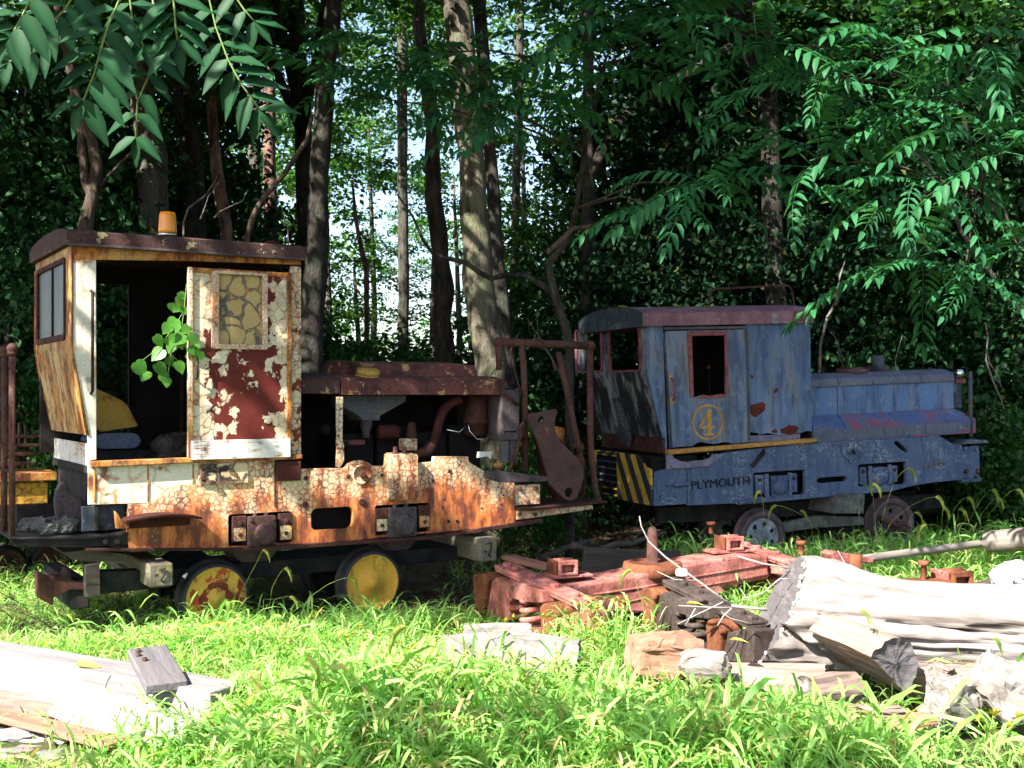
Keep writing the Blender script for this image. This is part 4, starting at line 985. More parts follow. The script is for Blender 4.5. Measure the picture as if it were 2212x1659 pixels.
    for w in (w_a, w_b):
        cxm = sum(p[0] for p in w) / len(w); czm = sum(p[1] for p in w) / len(w)
        big = [(cxm + (p[0] - cxm) * 1.06, czm + (p[1] - czm) * 1.05) for p in w]; sml = [(cxm + (p[0] - cxm) * .94, czm + (p[1] - czm) * .95) for p in w]
        MB().plate(big, -.014, .004, [sml], toF).build('window_frame', M_pinkframe, Bt, .004)
    # raked lower front with a dented skin
    lo = [prof[1], prof[2]]
    nv, nz = 26, 22; vs, fs = [], []
    for j in range(nz + 1):
        t = j / nz
        for i in range(nv + 1):
            vv = BW * i / nv
            d = mnoise.noise(Vector((vv * 3.5, t * 2.2, 2.0))) * .022 * math.sin(math.pi * t) + (0.03 * (1 - abs(vv / BW * 2 - 1)) * -t)
            vs.append((lo[0][0] + (lo[1][0] - lo[0][0]) * t + d, vv, lo[0][1] + (lo[1][1] - lo[0][1]) * t))
    for j in range(nz):
        for i in range(nv):
            a = j * (nv + 1) + i; fs.append((a, a + 1, a + nv + 2, a + nv + 1))
    MB().add(vs, fs, True).build('raked_front_sheet', M_slope, Bt, 0, 'burnt and streaked raked front')
    # bent flap on it
    def onslope(x, y, off=.02):
        d = BF.ray(q4(x, y)); sl = (lo[1][0] - lo[0][0]) / (lo[1][1] - lo[0][1])
        n = Vector((1, 0, -sl)); p0 = Vector((lo[0][0] - off, 0, lo[0][1])); t = (p0 - BF.o).dot(n) / d.dot(n); h = BF.o + d * t
        return h
    fl = [onslope(*p, .012 + .03 * k) for p, k in (((440, 940), 0), ((455, 912), .2), ((485, 905), .5), ((520, 950), .8), ((550, 1030), 1), ((590, 1180), 1), ((585, 1250), .6), ((505, 1245), .2), ((480, 1130), 0))]
    MB().add(fl, [tuple(range(len(fl)))]).add([p + Vector((.008, 0, 0)) for p in fl], [tuple(range(len(fl)))]).build('bent_flap', M_blue_dark, Bt)
    hk = onslope(690, 975, .03)
    MB().box(hk.x - .02, hk.x + .02, hk.y - .06, hk.y + .06, hk.z - .012, hk.z + .012).build('hinge', M_rust, Bt, .004)
    MB().box(prof[2][0], prof[2][0] + .03, .0, BW, prof[3][1] - .02, prof[2][1]).build('front_lip', M_rust, Bt, .004)
    # inside
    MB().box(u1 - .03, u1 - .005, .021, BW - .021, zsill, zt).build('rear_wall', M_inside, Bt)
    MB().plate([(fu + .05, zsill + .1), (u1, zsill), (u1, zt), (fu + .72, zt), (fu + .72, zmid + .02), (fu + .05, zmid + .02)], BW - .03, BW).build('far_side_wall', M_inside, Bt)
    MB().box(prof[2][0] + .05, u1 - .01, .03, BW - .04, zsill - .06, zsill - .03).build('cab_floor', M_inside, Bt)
    c = A(q4, 1120, 695, .5); MB().sphere((c[0], .5, c[1]), .02).build('lever_knob', M_pinkframe, Bt)
    MB().tube([(c[0], .5, c[1]), (c[0] + .05, .55, zsill)], .008, 6).build('lever', M_steel, Bt)
    # roof
    ro0 = A(q4, 668, 370, -.05)[0]; ro1 = A(q4, 1840, 330, -.05)[0]
    zb, zf = A(q4, 1250, 400, -.05)[1], A(q4, 1250, 312, -.05)[1]
    S = [(-.05, zb), (-.05, zf)]
    for i in range(1, 14):
        t = i / 14; S.append((-.05 + (BW + .1) * t, zf + .10 * (1 - (2 * t - 1) ** 2) ** .7))
    S += [(BW + .05, zf), (BW + .05, zb)]
    roof = MB().plate(S, ro0, ro1, (), lambda a, b, d: (d, a, b)).build('roof', M_redroof, Bt, .014, 'faded pinkish red roof')
    MB().plate([(a_, b_ - (.0 if b_ > zb + .01 else 0)) for a_, b_ in S], ro0 - .012, ro0 - .001, (), lambda a, b, d: (d, a, b)).build('roof_end', M_blue_dark, Bt, .003)
    g = A(q4, 1745, 330, -.052); g2 = A(q4, 1785, 375, -.052)
    MB().box(A(q4, 1705, 340, -.052)[0], A(q4, 1782, 340, -.052)[0], -.0525, -.0505, zb + .015, zf - .005).build('red_patch', M_pinkframe, roof)
    MB().box(A(q4, 1786, 340, -.052)[0], A(q4, 1832, 340, -.052)[0], -.0525, -.0505, zb + .01, zf - .005).build('bare_patch', M_bluegrey, roof)
    gb = lambda x, y, v=.25: (BF.at(q4(x, y), v)[0], v, BF.at(q4(x, y), v)[1])
    MB().tube([gb(1125, 260), gb(1128, 210), gb(1138, 172), gb(1165, 155), gb(1400, 143), gb(1640, 128), gb(1675, 133), gb(1695, 165), gb(1712, 260), gb(1725, 282), gb(1785, 292, .05)], .011, 8).build('roof_grab_bar', M_pipe, Bt)
    # yellow sill
    MB().plate([A(q4, 820, 1265), A(q4, 1848, 1183), A(q4, 1852, 1210), A(q4, 820, 1298)], -.06, .05).build('running_board', M_yellowbar, Bt, .006, 'worn yellow running board')
    gt = [A(q4, *p) for p in ((815, 1300), (862, 1300), (870, 1322), (920, 1345), (960, 1348), (1010, 1340), (1070, 1335), (1120, 1318), (1130, 1296), (1232, 1290), (1110, 1378), (818, 1402))]
    MB().plate(gt, -.03, -.018).build('torn_gusset', M_lilac, Bt, .003, 'torn lilac grey gusset')
    MB().plate([A(q4, 1500, 1255), A(q4, 1508, 1290), A(q4, 1425, 1390), A(q4, 1405, 1375)], -.02, -.001).build('strut', M_steel, Bt, .003)
    # --- main frame
    top = [A(q4, 740, 1420), A(q4, 815, 1400), A(q4, 1100, 1370), A(q4, 1230, 1285), A(q4, 1850, 1210)] + [A(q5, *p) for p in ((690, 890), (1380, 838), (1560, 822), (1690, 900), (1760, 905), (1765, 1160))]
    bot = [A(q5, *p) for p in ((1560, 1180), (1400, 1205), (1250, 1245), (900, 1275), (520, 1310), (300, 1330), (140, 1345))] + [A(t7, 980, 890), A(t7, 960, 875), A(t7, 300, 905)] + [A(q4, 960, 1640), A(q4, 740, 1655)]
    def rr(q, x0, x1, y0, y1, r):
        a, b = A(q, x0, y1), A(q, x1, y0); return rrect(min(a[0], b[0]), max(a[0], b[0]), min(a[1], b[1]), max(a[1], b[1]), r)
    def tilt(q, x0, x1, yl0, yl1, yr0, yr1):           # pocket whose top and bottom follow the picture
        return [A(q, *p) for p in ((x0 + 8, yl1), (x1 - 12, yr1), (x1, yr1 - 14), (x1, yr0 + 14), (x1 - 12, yr0), (x0 + 12, yl0), (x0, yl0 + 14), (x0, yl1 - 12))]
    p1 = tilt(q5, 240, 622, 1110, 1290, 1088, 1268); p2 = tilt(q5, 1004, 1358, 1050, 1212, 1028, 1195)
    s0, s1 = A(q5, 698, 1205), A(q5, 930, 1125)
    slot = rrect(s0[0], s1[0], s0[1] + .02, s1[1] - .01, .055, 6)
    dsl = [A(q5, *p) for p in ((1268, 885), (1285, 878), (1300, 885), (1368, 950), (1362, 962), (1345, 965), (1270, 905))]
    fr = MB().plate(top + bot, 0.0, .05, [p1, p2, slot, dsl]).build('side_frame', M_blue_frame, Bt, .006, 'heavy dark blue cast side frame')
    for pk in (p1, p2, slot, dsl):
        xs = [p[0] for p in pk]; zs = [p[1] for p in pk]
        MB().box(min(xs) - .05, max(xs) + .05, .17, .19, min(zs) - .05, max(zs) + .05).build('frame_backing', M_engine, Bt)
    a, b = A(t7, 345, 690), A(t7, 1140, 622)
    for nm, s, q_, p0, p1_, hh, mat in (('casting_letters', 'PLYMOUTH', t7, (345, 685), (1140, 615), 118, M_letter), ('serial_letters', 'FL 579', t2, (925, 572), (1340, 545), 105, M_stamp)):
        a, b = A(q_, *p0), A(q_, *p1_); w = math.hypot(b[0] - a[0], b[1] - a[1]); ht = A(q_, p0[0], p0[1] - hh)[1] - a[1]
        me = text_mesh(s, w, ht, .006, nm); me.materials.append(mat)
        o = OBJ(nm, me, fr); o.location = (a[0], -.0061, a[1]); o.rotation_euler = (0, -math.atan2(b[1] - a[1], b[0] - a[0]), 0)
        o['label'] = 'raised cast lettering' if nm == 'casting_letters' else 'small stamped serial lettering'
    bx, bz = A(q5, 953, 940)
    MB().lathe((bx, 0, bz), (0, -1, 0), [(.12, 0), (.12, .008), (.112, .014), (.10, .008), (.05, .006), (.045, .02), (.0, .03)], 28).build('frame_boss', M_blue_frame, Bt)
    MB().tube([(bx, -.03, bz), (bx + .01, -.05, bz - .05)], .012, 7).build('boss_pin', M_steel, Bt)
    for x, y, r in ((950, 1030, .024), (665, 1055, .02), (715, 885, .022), (1380, 838, .025), (1415, 1140, .014), (1465, 1136, .014), (980, 870, .014), (1110, 850, .014)):
        c = A(q5, x, y); bolt(Bt, c[0], 0, c[1], r, M_blue_frame)
    for x, y, r in ((840, 1510, .02), (890, 1580, .026), (792, 1598, .024)):
        c = A(q4, x, y); bolt(Bt, c[0], 0, c[1], r, M_blue_frame, 'bolt', r * .9, 6)
    MB().tube([(A(q4, 865, 1508)[0], -.03, A(q4, 865, 1508)[1]), (A(q4, 968, 1500)[0], -.03, A(q4, 968, 1500)[1])], .022, 10).build('pull_rod', M_blue_frame, Bt)
    MB().plate([A(q4, 968, 1400), A(q4, 985, 1398), A(q4, 985, 1630), A(q4, 968, 1632)], -.02, 0).build('frame_rib', M_blue_frame, Bt, .004)
    def axlebox(q, x0, x1, y0, y1, capx, capy, capr, gl, gr):
        a, b = A(q, x0, y1, .0), A(q, x1, y0, .0)
        ab = MB().plate(rrect(a[0], b[0], a[1], b[1], .012, 2), -.01, .14).build('axle_box', M_blue_frame, Bt, .006)
        c = A(q, capx, capy, -.01)
        MB().lathe((c[0], -.01, c[1]), (0, -1, 0), [(capr * 1.1, 0), (capr * 1.1, .012), (capr, .016), (capr * .97, .034), (0, .036)], 26).build('bearing_cap', M_blue_frame, ab)
        for dx in (a[0] + .025, b[0] - .025):
            for dz in (a[1] + .025, b[1] - .025): bolt(ab, dx, -.01, dz, .016, M_blue_frame)
        for g in (gl, gr):
            c, d = A(q, g[0], g[3]), A(q, g[1], g[2])
            gp = MB().box(c[0], d[0], .0, .05, c[1], d[1]).build('guide_plate', M_blue_frame, Bt, .004)
            for t in (.25, .75): bolt(gp, (c[0] + d[0]) / 2, 0, c[1] + (d[1] - c[1]) * t, .02, M_blue_frame if t < .5 else M_rust)
    axlebox(q5, 375, 510, 1128, 1290, 435, 1218, .075, (262, 318, 1125, 1270), (520, 560, 1115, 1255))
    axlebox(q5, 1102, 1225, 1068, 1210, 1160, 1150, .075, (1020, 1065, 1070, 1200), (1250, 1290, 1060, 1180))
    for x0, x1, yt_, yb_ in ((322, 345, 1118, 1290), (1078, 1095, 1060, 1210), (1222, 1238, 1050, 1195), (494, 512, 1108, 1280)):
        a, b = A(q5, x0, yb_), A(q5, x1, yt_)
        MB().box(a[0], b[0], -.025, .0, a[1], b[1]).build('pedestal_bar', M_blue_frame, Bt, .004)
    MB().plate([A(t7, 990, 885), A(t7, 1150, 862), A(t7, 1160, 845), A(t7, 1345, 842), A(t7, 1362, 820), A(t7, 1340, 800), A(t7, 1200, 800), A(t7, 980, 850)], -.03, .0).build('spring_hanger', M_blue_frame, Bt, .006)
    # front end plate with stripes and a slatted grille
    eu = A(q4, 737, 1500)[0]
    EX = lambda x, y: BF.atx(q4(x, y), eu)
    v0, v1, v2 = 0.0, EX(500, 1450)[0], EX(350, 1450)[0]
    z0, z1 = A(q4, 737, 1655)[1], EX(520, 1285)[1]
    toE = lambda a, b, d: (eu + d, a, b)
    zc = A(q4, 737, 1400)[1]
    MB().plate([(v0, z0), (v1, z0), (v1, z1), (v0 + .28, z1), (v0 + .18, z1 - .05), (v0 + .12, zc + .02), (v0, zc)], -.03, .0, (), toE).build('striped_end_plate', M_hazard, Bt, .012, 'black and yellow striped end plate')
    MB().plate([(v1, z0), (v2, z0), (v2, z1), (v1, z1)], .05, .06, (), toE).build('grille_backing', M_engine, Bt)
    for k in range(7):
        z = z0 + (z1 - z0) * (k + .3) / 7
        MB().hexa([(eu - .01, v1 + .01, z), (eu - .01, v2, z), (eu + .045, v2, z + .03), (eu + .045, v1 + .01, z + .03)], [(eu - .01, v1 + .01, z + .012), (eu - .01, v2, z + .012), (eu + .045, v2, z + .042), (eu + .045, v1 + .01, z + .042)]).build('grille_slat', M_hazard if k in (0, 1, 6) else M_blue_dark, Bt)
    MB().plate([(v2, z0), (v2 + .12, z0), (v2 + .12, z1 - .05), (v2, z1)], -.02, .04, (), toE).build('grille_post', M_hazard, Bt, .006)
    MB().box(eu, eu + .5, .03, BW - .05, z0 + .02, z1 - .02).build('end_box', M_engine, Bt)
    # --- hood
    hv = .10
    H = lambda x, y, v=hv: BF.at(q5(x, y), v)
    ua, ub = u1 - .01, H(1705, 500)[0]
    zc_, zs, zl = H(1200, 465)[1], H(1200, 672)[1], H(1200, 830)[1]
    ztp = zc_ + .135
    w1 = BW - hv
    um = H(860, 600)[0]
    fv = -.01
    zfl = BF.at(q5(1200, 752), fv)[1]
    def hood_seg(ua, ub, name, sl=0.0):
        S = [(hv + .012, zs), (hv + .012, zc_), (w1, zc_), (w1, zs)]
        MB().plate(S, ua, ub, (), lambda a, b, d: (d, a, b)).build(name, M_blue_hood, Bt, .006)
        T = [(hv - .012, zc_ - .004), (hv - .004, zc_ + .075), (hv + .10, ztp - .01), (hv + .2, ztp), (w1 - .2, ztp), (w1 - .1, ztp - .01), (w1, zc_)]
        MB().plate(T, ua, ub, (), lambda a, b, d: (d, a, b)).build('hood_top', M_blue_frame if False else M_lilac_dark, Bt, .008)
        Fl = [(hv + .011, zs + .002), (fv, zfl), (fv, zl - .04), (BW, zl - .04), (BW, zfl), (w1, zs)]
        MB().plate(Fl, ua, ub + (.18 if ub > um + .1 else 0), (), lambda a, b, d: (d - (0.18 if (ub > um + .1 and d > ub and b > zfl + .02) else 0), a, b)).build('hood_flare', M_redband, Bt, .006, 'flared hood foot with scraped red paint')
    hood_seg(ua, um - .004, 'hood_section'); hood_seg(um + .004, ub, 'hood_section')
    for x in (915, 1135, 1280, 1600):
        a, b = H(x, 660), H(x, 472)
        MB().box(a[0] - .012, a[0] + .012, hv + .004, hv + .0125, a[1], b[1]).build('hood_rib', M_blue_hood, Bt, .003)
    for x in (870, 1110, 1470):
        c = H(x, 455); bolt(Bt, c[0], hv - .012, c[1], .012, M_bluegrey)
    # side strip below the flare
    MB().plate([A(q5, 675, 810), A(q5, 1800, 740), A(q5, 1800, 800), A(q5, 1560, 824), A(q5, 675, 880)], -.014, .0).build('hood_skirt', M_lilac_dark, Bt, .004)
    # nose
    n0 = ub + .002
    NS = [(hv + .012, zs), (hv + .012, zc_), (hv + .1, ztp - .02), (w1 - .1, ztp - .02), (w1, zc_), (w1, zs)]
    MB().plate(NS, n0, n0 + .16, (), lambda a, b, d: (d, a + (.05 if d > n0 + .1 and a < BW / 2 else 0), b - (.02 if d > n0 + .1 and b > zc_ + .02 else 0))).build('nose', M_blue_dark, Bt, .02)
    a, b = H(1718, 460), H(1788, 425); MB().box(a[0], b[0], hv - .004, hv + .01, a[1], b[1]).build('marker_band', M_pinkframe, Bt, .003)
    c = H(1745, 388); MB().lathe((c[0], hv - .01, c[1]), (.4, -1, 0), [(.0, .03), (.04, .025), (.05, 0), (.055, -.05), (0, -.06)], 16).build('marker_lamp', M_chrome, Bt)
    m = MB().tube([(H(1825, 850, .0)[0], 0, H(1825, 850, 0)[1]), (H(1820, 375, 0)[0], 0, H(1820, 375, 0)[1])], .022, 8)
    m.build('nose_grab_post', M_bluegrey, Bt)
    MB().tube([(H(1780, 740, 0)[0], .05, H(1780, 740, 0)[1]), (H(1840, 620, 0)[0], 0, H(1840, 620, 0)[1])], .012, 6).build('post_brace', M_pipe, Bt)
    c = BF.at(q5(1148, 330), .45); d = BF.at(q5(1148, 258), .45)
    MB().tube([(c[0], .45, ztp - .02), (c[0], .45, d[1])], .07, 16).build('exhaust_stack', M_bluegrey, Bt)
    c = BF.at(q5(960, 350), .32); MB().lathe((c[0], .32, ztp - .01), (0, 0, 1), [(0, 0), (.16, 0), (.16, .03), (.13, .045), (0, .05)], 24).build('filler_cap', M_pinkdark, Bt)
    c = BF.at(q5(1010, 315), .75); MB().box(c[0] - .2, c[0] + .3, .6, .9, ztp, ztp + .05).build('hood_hatch', M_pinkdark, Bt, .006)
    # rear buffer plate
    a, b = A(q5, 1768, 1158), A(q5, 1905, 905)
    bp = MB().plate([A(q5, 1766, 1158), A(q5, 1908, 1150), A(q5, 1902, 915), A(q5, 1764, 925)], .03, .09).build('end_casting', M_blue_frame, Bt, .008)
    for x, y, mt in ((1783, 935, M_blue_frame), (1862, 940, M_blue_frame), (1790, 1100, M_pipe), (1872, 1100, M_pipe)):
        c = A(q5, x, y, .03); bolt(bp, c[0], .03, c[1], .028, mt)
    MB().plate([A(q5, 1740, 905), A(q5, 1945, 893), A(q5, 1930, 872), A(q5, 1800, 868)], -.03, BW).build('end_deck', M_lilac_dark, Bt, .005)
    MB().plate([A(q5, 1764, 1160), A(q5, 1915, 1148), A(q5, 1908, 1172), A(q5, 1764, 1185)], -.0, .1).build('end_flange', M_blue_frame, Bt, .004)
M_lilac_dark = bluepaint('grey_blue_hood_top', (0.075, 0.085, 0.13), (0.12, 0.125, 0.18), tan=(0.13, 0.11, 0.13), seed=9, dark=.3)
M_pinkdark = rusty('dark_pink_rust', [(0.09, 0.04, 0.05), (0.15, 0.075, 0.09), (0.18, 0.10, 0.11)], 7, .2)
build_blue()
B2 = Frame(1.295, 11.2, 0.0, 20.0, 0.6)
Bk = thing('rail_truck', 'rusty rail truck with pierced grey wheel under the blue locomotive', 'rail truck', B2.M, 'rail trucks')
for x, y, r, mt, holes in ((318, 1580, .262, M_wheelg, 7), (1265, 1482, .27, M_tyre_b, 5)):
    c = B2.at(q5(x, y), .10)
    wheel(Bk, c[0], .10, c[1], r, mt, M_tyre_b, .07, holes)
    wheel(Bk, c[0], .85, c[1], r, mt, M_tyre_b, .07, holes)
    MB().tube([(c[0], .15, c[1]), (c[0], .95, c[1])], .045, 12).build('axle', M_steel, Bk)
_a, _b = B2.at(q5(300, 1400), .34), B2.at(q5(1300, 1390), .34)
MB().box(_a[0] - 1.2, _b[0] + .6, .34, .42, _a[1] - .06, _a[1] + .10).build('side_beam', M_steel, Bk, .006)
MB().box(_a[0] - 1.2, _b[0] + .6, .78, .86, _a[1] - .06, _a[1] + .10).build('side_beam', M_steel, Bk, .006)
_h = B2.at(q5(1320, 1515), .06)
MB().lathe((_h[0], .08, _h[1]), (0, -1, 0), [(.085, 0), (.085, .03), (.06, .04), (.05, .06), (0, .062)], 6, False).build('axle_nut', M_pipe, Bk)
MB().tube([(B2.at(q5(1165, 1435), .04)[0], .05, B2.at(q5(1165, 1435), .04)[1]), (_h[0], .05, _h[1])], .026, 8).build('side_rod', M_pipe, Bk)
_c = [B2.at(q5(*p), .0) for p in ((470, 1490), (760, 1430), (1090, 1440), (1095, 1500), (760, 1520), (480, 1560))]
MB().plate(_c, .10, .18).build('spring_plank', M_concgrey, Bk, .01)
_c = [BF.at(q5(*p), -.12) for p in ((1050, 1410), (1058, 1268), (920, 1265), (860, 1300), (830, 1410))]
_o = thing('concrete_block', 'grey mossy concrete block under the blue locomotive', 'block', BF.M @ Matrix.Translation((_c[0][0], 0, _c[0][1])))
MB().plate([(a - _c[0][0], b - _c[0][1]) for a, b in _c], -.12, .6).build('block', M_concgrey, _o, .012)
MB().tube([(-.1, -.122, .02), (-.02, -.122, .16)], .003, 5).build('crack_edge', M_steel, _o)
# ================================================================ the ground
def ground_z(x, y):
    return 0.05 * mnoise.noise(Vector((x * .35, y * .35, 0))) + 0.02 * mnoise.noise(Vector((x * 1.7, y * 1.7, 3))) - 0.02
def make_ground():
    k = NT('forest_soil')
    soil = k.ramp(k.noise(3.5, 7, .7), [(.3, (.028, .018, .012)), (.5, (.07, .043, .028)), (.62, (.12, .075, .05)), (.75, (.17, .12, .09))])
    lit = k.mix(k.ramp(k.voro(26, out=0), [(.1, .8), (.3, 0.0)]), soil, (.15, .085, .045))
    gr = k.ramp(k.noise(1.1, 4, .6), [(.42, 0.0), (.55, 1.0)])
    c = k.mix(k.op('MULTIPLY', gr, .6), lit, (.045, .085, .02))
    k.bump(k.noise(24, 6, .7), .9, .03)
    mat = k.done(c, .95)
    xs = np.concatenate([np.linspace(-60, -8, 14), np.linspace(-7, 7, 71), np.linspace(8, 60, 14)])
    ys = np.concatenate([np.linspace(-6, 3, 8), np.linspace(3.5, 18, 73), np.linspace(19, 110, 20)])
    vs = [(x, y, ground_z(x, y)) for y in ys for x in xs]
    n = len(xs)
    fs = [(j * n + i, j * n + i + 1, (j + 1) * n + i + 1, (j + 1) * n + i) for j in range(len(ys) - 1) for i in range(n - 1)]
    me = mesh_np('ground', vs, fs, mat)
    me.polygons.foreach_set('use_smooth', [True] * len(fs))
    o = OBJ('ground', me); o['kind'] = 'structure'
make_ground()

# ================================================================ dismantled bogie, painted red oxide
BGM = (0.065, 8.25, 30.0)
BG = Frame(BGM[0], BGM[1], 0, BGM[2])
def coil(m, c, r, wr, h, turns, n=14):
    pts = [(c[0] + r * math.cos(2 * math.pi * i / n), c[1] + r * math.sin(2 * math.pi * i / n), c[2] + h * i / (n * turns)) for i in range(int(n * turns) + 1)]
    return m.tube(pts, wr, 8)
def side_frame_parts(o, x0, m1, m2, m3, flip=1):
    """Everything lies along y at x0; outlines are read off the left side frame."""
    S = lambda x, y, px=-.07: BG.atx(t6(x, y), px)
    toX = lambda a, b, d: (x0 + flip * d, a, b)
    bar = [S(420, 598), S(1330, 1010), S(1330, 1050), S(420, 640)]
    MB().plate(bar, -.07, .10, (), toX).build('top_bar', m1, o, .008)
    bar2 = [S(425, 643), S(1328, 1053), S(1328, 1085), S(425, 668)]
    MB().plate(bar2, -.066, .09, (), toX).build('lower_bar', m1, o, .006)
    zt = S(420, 598)[1]
    ya, yb = S(420, 598)[0], S(1330, 1010)[0]
    for t in (.06, .17, .36, .62, .84, .96):
        yy = ya + (yb - ya) * t; zz = S(420, 598)[1] + (S(1330, 1010)[1] - S(420, 598)[1]) * t
        MB().lathe((x0 + flip * .0, yy, zz - .002), (0, 0, 1), [(0, 0), (.034, 0), (.034, .022), (.026, .028), (0, .028)], 12 if t in (.17, .84) else 6, False).build('bolt', m1, o)
    T = lambda L, px=-.13: [BG.atx(t6(*p), px) for p in L]
    MB().plate(T(((385, 775), (430, 735), (560, 790), (575, 1180), (480, 1220), (325, 1150))), -.12, .03, (), toX).build('pedestal_plate', m1, o, .008)
    MB().plate(T(((215, 730), (235, 698), (275, 690), (340, 705), (382, 765), (370, 800), (318, 1130), (220, 1105), (245, 940), (225, 830))), -.15, .0, (), toX).build('pedestal_horn', m2, o, .014)
    MB().plate(T(((1115, 1130), (1320, 1075), (1400, 1100), (1385, 1440), (1060, 1440))), -.12, .03, (), toX).build('pedestal_plate', m1, o, .008)
    MB().plate(T(((915, 1050), (940, 1005), (1000, 990), (1080, 1005), (1115, 1060), (1120, 1120), (1085, 1200), (1050, 1440), (905, 1430), (930, 1250))), -.15, .0, (), toX).build('pedestal_horn', m2, o, .014)
    c = T(((375, 790), (1095, 1115)))
    for (yy, zz) in c:
        MB().sphere((x0 - flip * .15, yy, zz), .022).build('horn_rivet', m2, o)
    MB().plate(T(((565, 800), (650, 778), (910, 870), (922, 1000), (760, 990), (600, 955))), -.13, .06, (), toX).build('spring_cap', m1, o, .012)
    for (x, y, r) in ((680, 1190, .062), (820, 1215, .072)):
        yy, zz = BG.atx(t6(x, y), -.05)
        m = MB(); coil(m, (x0 - flip * .05, yy, zz), r, .020, .17, 2.6); m.build('coil_spring', m3, o)
    MB().plate(T(((600, 1230), (900, 1290), (900, 1340), (600, 1270))), -.12, .05, (), toX).build('spring_seat', m1, o, .006)
def bearing(o, M, m1, m2):
    g = lambda m, nm, mat, bv=.006: setattr(m.build(nm, mat, o, bv), 'matrix_local', M)
    g(MB().box(-.20, .20, -.09, .09, 0, .022), 'bearing_base', m1)
    m = MB(); to = lambda a, b, d: (d, a, b)
    g(MB().plate([(-.075, .022), (.075, .022), (.075, .13), (-.075, .13)], .07, .10, [[(-.05, .04), (.05, .04), (.05, .095), (-.05, .095)]], lambda a, b, d: (a, -.1 + (d - .07), b)), 'bearing_face', m1)
    g(MB().box(-.095, -.075, -.069, .08, .022, .13), 'bearing_cheek', m2)
    g(MB().box(.075, .095, -.069, .08, .022, .12), 'bearing_cheek', m2)
    g(MB().lathe((-.07, 0, .075), (1, 0, 0), [(0, 0), (.062, 0), (.062, .14), (0, .14)], 20), 'bearing_roller', m1, 0)
    g(MB().box(-.074, .074, .05, .075, .022, .10), 'bearing_back', m1)
def build_bogie():
    o = thing('rail_bogie', 'red oxide railway bogie lying wheelless between the two locomotives', 'bogie', BG.M)
    side_frame_parts(o, 0.0, M_bogie, M_bogie_o, M_bogie)
    side_frame_parts(o, 2.28, M_bogie, M_bogie_o, M_bogie, -1)
    v = -.17
    B = lambda q, x, y: BG.at(q(x, y), v)
    pol = [(0.1, B(q6, 1060, 640)[1]), B(q6, 1330, 575), B(q6, 1640, 505), B(q6, 1850, 470), B(q6, 2100, 425), B(t3, 1165, 335), B(t3, 1170, 500), B(t3, 850, 560), B(q6, 1990, 690), B(q6, 1700, 780), B(q6, 1430, 830), (0.1, B(q6, 1050, 790)[1])]
    MB().plate(pol, v, -v).build('bolster', M_bogie, o, .02, 'heavy pinkish red bolster beam')
    seam = [B(q6, 1060, 700), B(q6, 1400, 650), B(q6, 1800, 570), B(t3, 1160, 400)]
    MB().tube([(a, v, b) for a, b in seam], .010, 6).build('weld_bead', M_bogie, o)
    seam = [B(q6, 1250, 760), B(q6, 1700, 660), B(t3, 1165, 470)]
    MB().tube([(a, v, b) for a, b in seam], .008, 6).build('weld_bead', M_bogie, o)
    pc = BG.at(t6(2065, 575), 0.0)
    MB().lathe((pc[0], 0, pc[1] - .09), (0, 0, 1), [(0, 0), (.24, 0), (.22, .09), (.17, .095), (.165, .085), (0, .085)], 32).build('centre_plate', M_bogie_o, o)
    pz = BG.at(t6(2065, 195), 0)[1]
    MB().lathe((pc[0], 0, pc[1] - .03), (0, 0, 1), [(.052, 0), (.05, .03), (.044, .035), (.042, pz - pc[1] - .05), (.035, pz - pc[1]), (.015, pz - pc[1] + .025), (0, pz - pc[1] + .028)], 18).build('centre_pin', M_pipe, o)
    for q, x, y in ((t6, 1200, 740), (t7, 960, 1560)):
        c = BG.at(q(x, y), -.06)
        bearing(o, Matrix.Translation((c[0], .02, c[1])) @ Matrix.Rotation(R(-8), 4, 'Z'), M_bogie, M_bogie_o)
    # bar and stubs at the far right end
    for q, x, y, h in ((t7, 615, 1290, .10), (t7, 1860, 1570, .10)):
        c = BG.atx(q(x, y), 2.28)
        MB().lathe((2.28, c[0], c[1]), (0, 0, 1), [(.022, 0), (.022, h * .7), (.038, h * .72), (.038, h), (0, h)], 12).build('upright_bolt', M_bogie_o, o)
    c = BG.at(q7(1050, 330), -.55)
    MB().lathe((c[0], -.55, c[1] - .25), (0, 0, 1), [(.05, 0), (.05, .40), (.04, .42), (0, .42)], 14).build('end_post', M_bogie_o, o)
    pts = [BG.at(q7(*p), -.45) for p in ((845, 175), (880, 155), (1150, 205), (1135, 238), (900, 240), (870, 225))]
    MB().plate(pts, -.5, -.38).build('brake_hanger', M_bogie, o, .008)
    # second side frame, bare dark iron
    M2 = Matrix.Translation((1.13, 7.42, 0.08)) @ Matrix.Rotation(R(21), 4, 'Z') @ Matrix.Scale(.88, 4)
    o2 = thing('bogie_side_frame', 'dark iron bogie side frame with orange horns behind the big log', 'side frame', M2)
    side_frame_parts(o2, 0.0, M_bogie_d, M_bogie_o, M_bogie_d)
    # bearing box on its own behind the log
    p = wg(q7(1640, 440), 0.0); p = wp(q7(1640, 440), 8.6)
    o3 = thing('side_bearing', 'small rusty bearing box with upright bolt in the grass behind the big log', 'rail part', Matrix.Translation((p.x, p.y, p.z)) @ Matrix.Rotation(R(20), 4, 'Z'))
    bearing(o3, Matrix.Translation((.10, 0, .0)) @ Matrix.Scale(1.25, 4), M_bogie_o, M_bogie)
    MB().box(-.42, .02, -.12, .10, .0, .10).build('bearing_block', M_bogie_o, o3, .02)
    MB().box(-.5, .35, -.2, .2, -.2, 0.0).build('bolster_end', M_bogie_o, o3, .02)
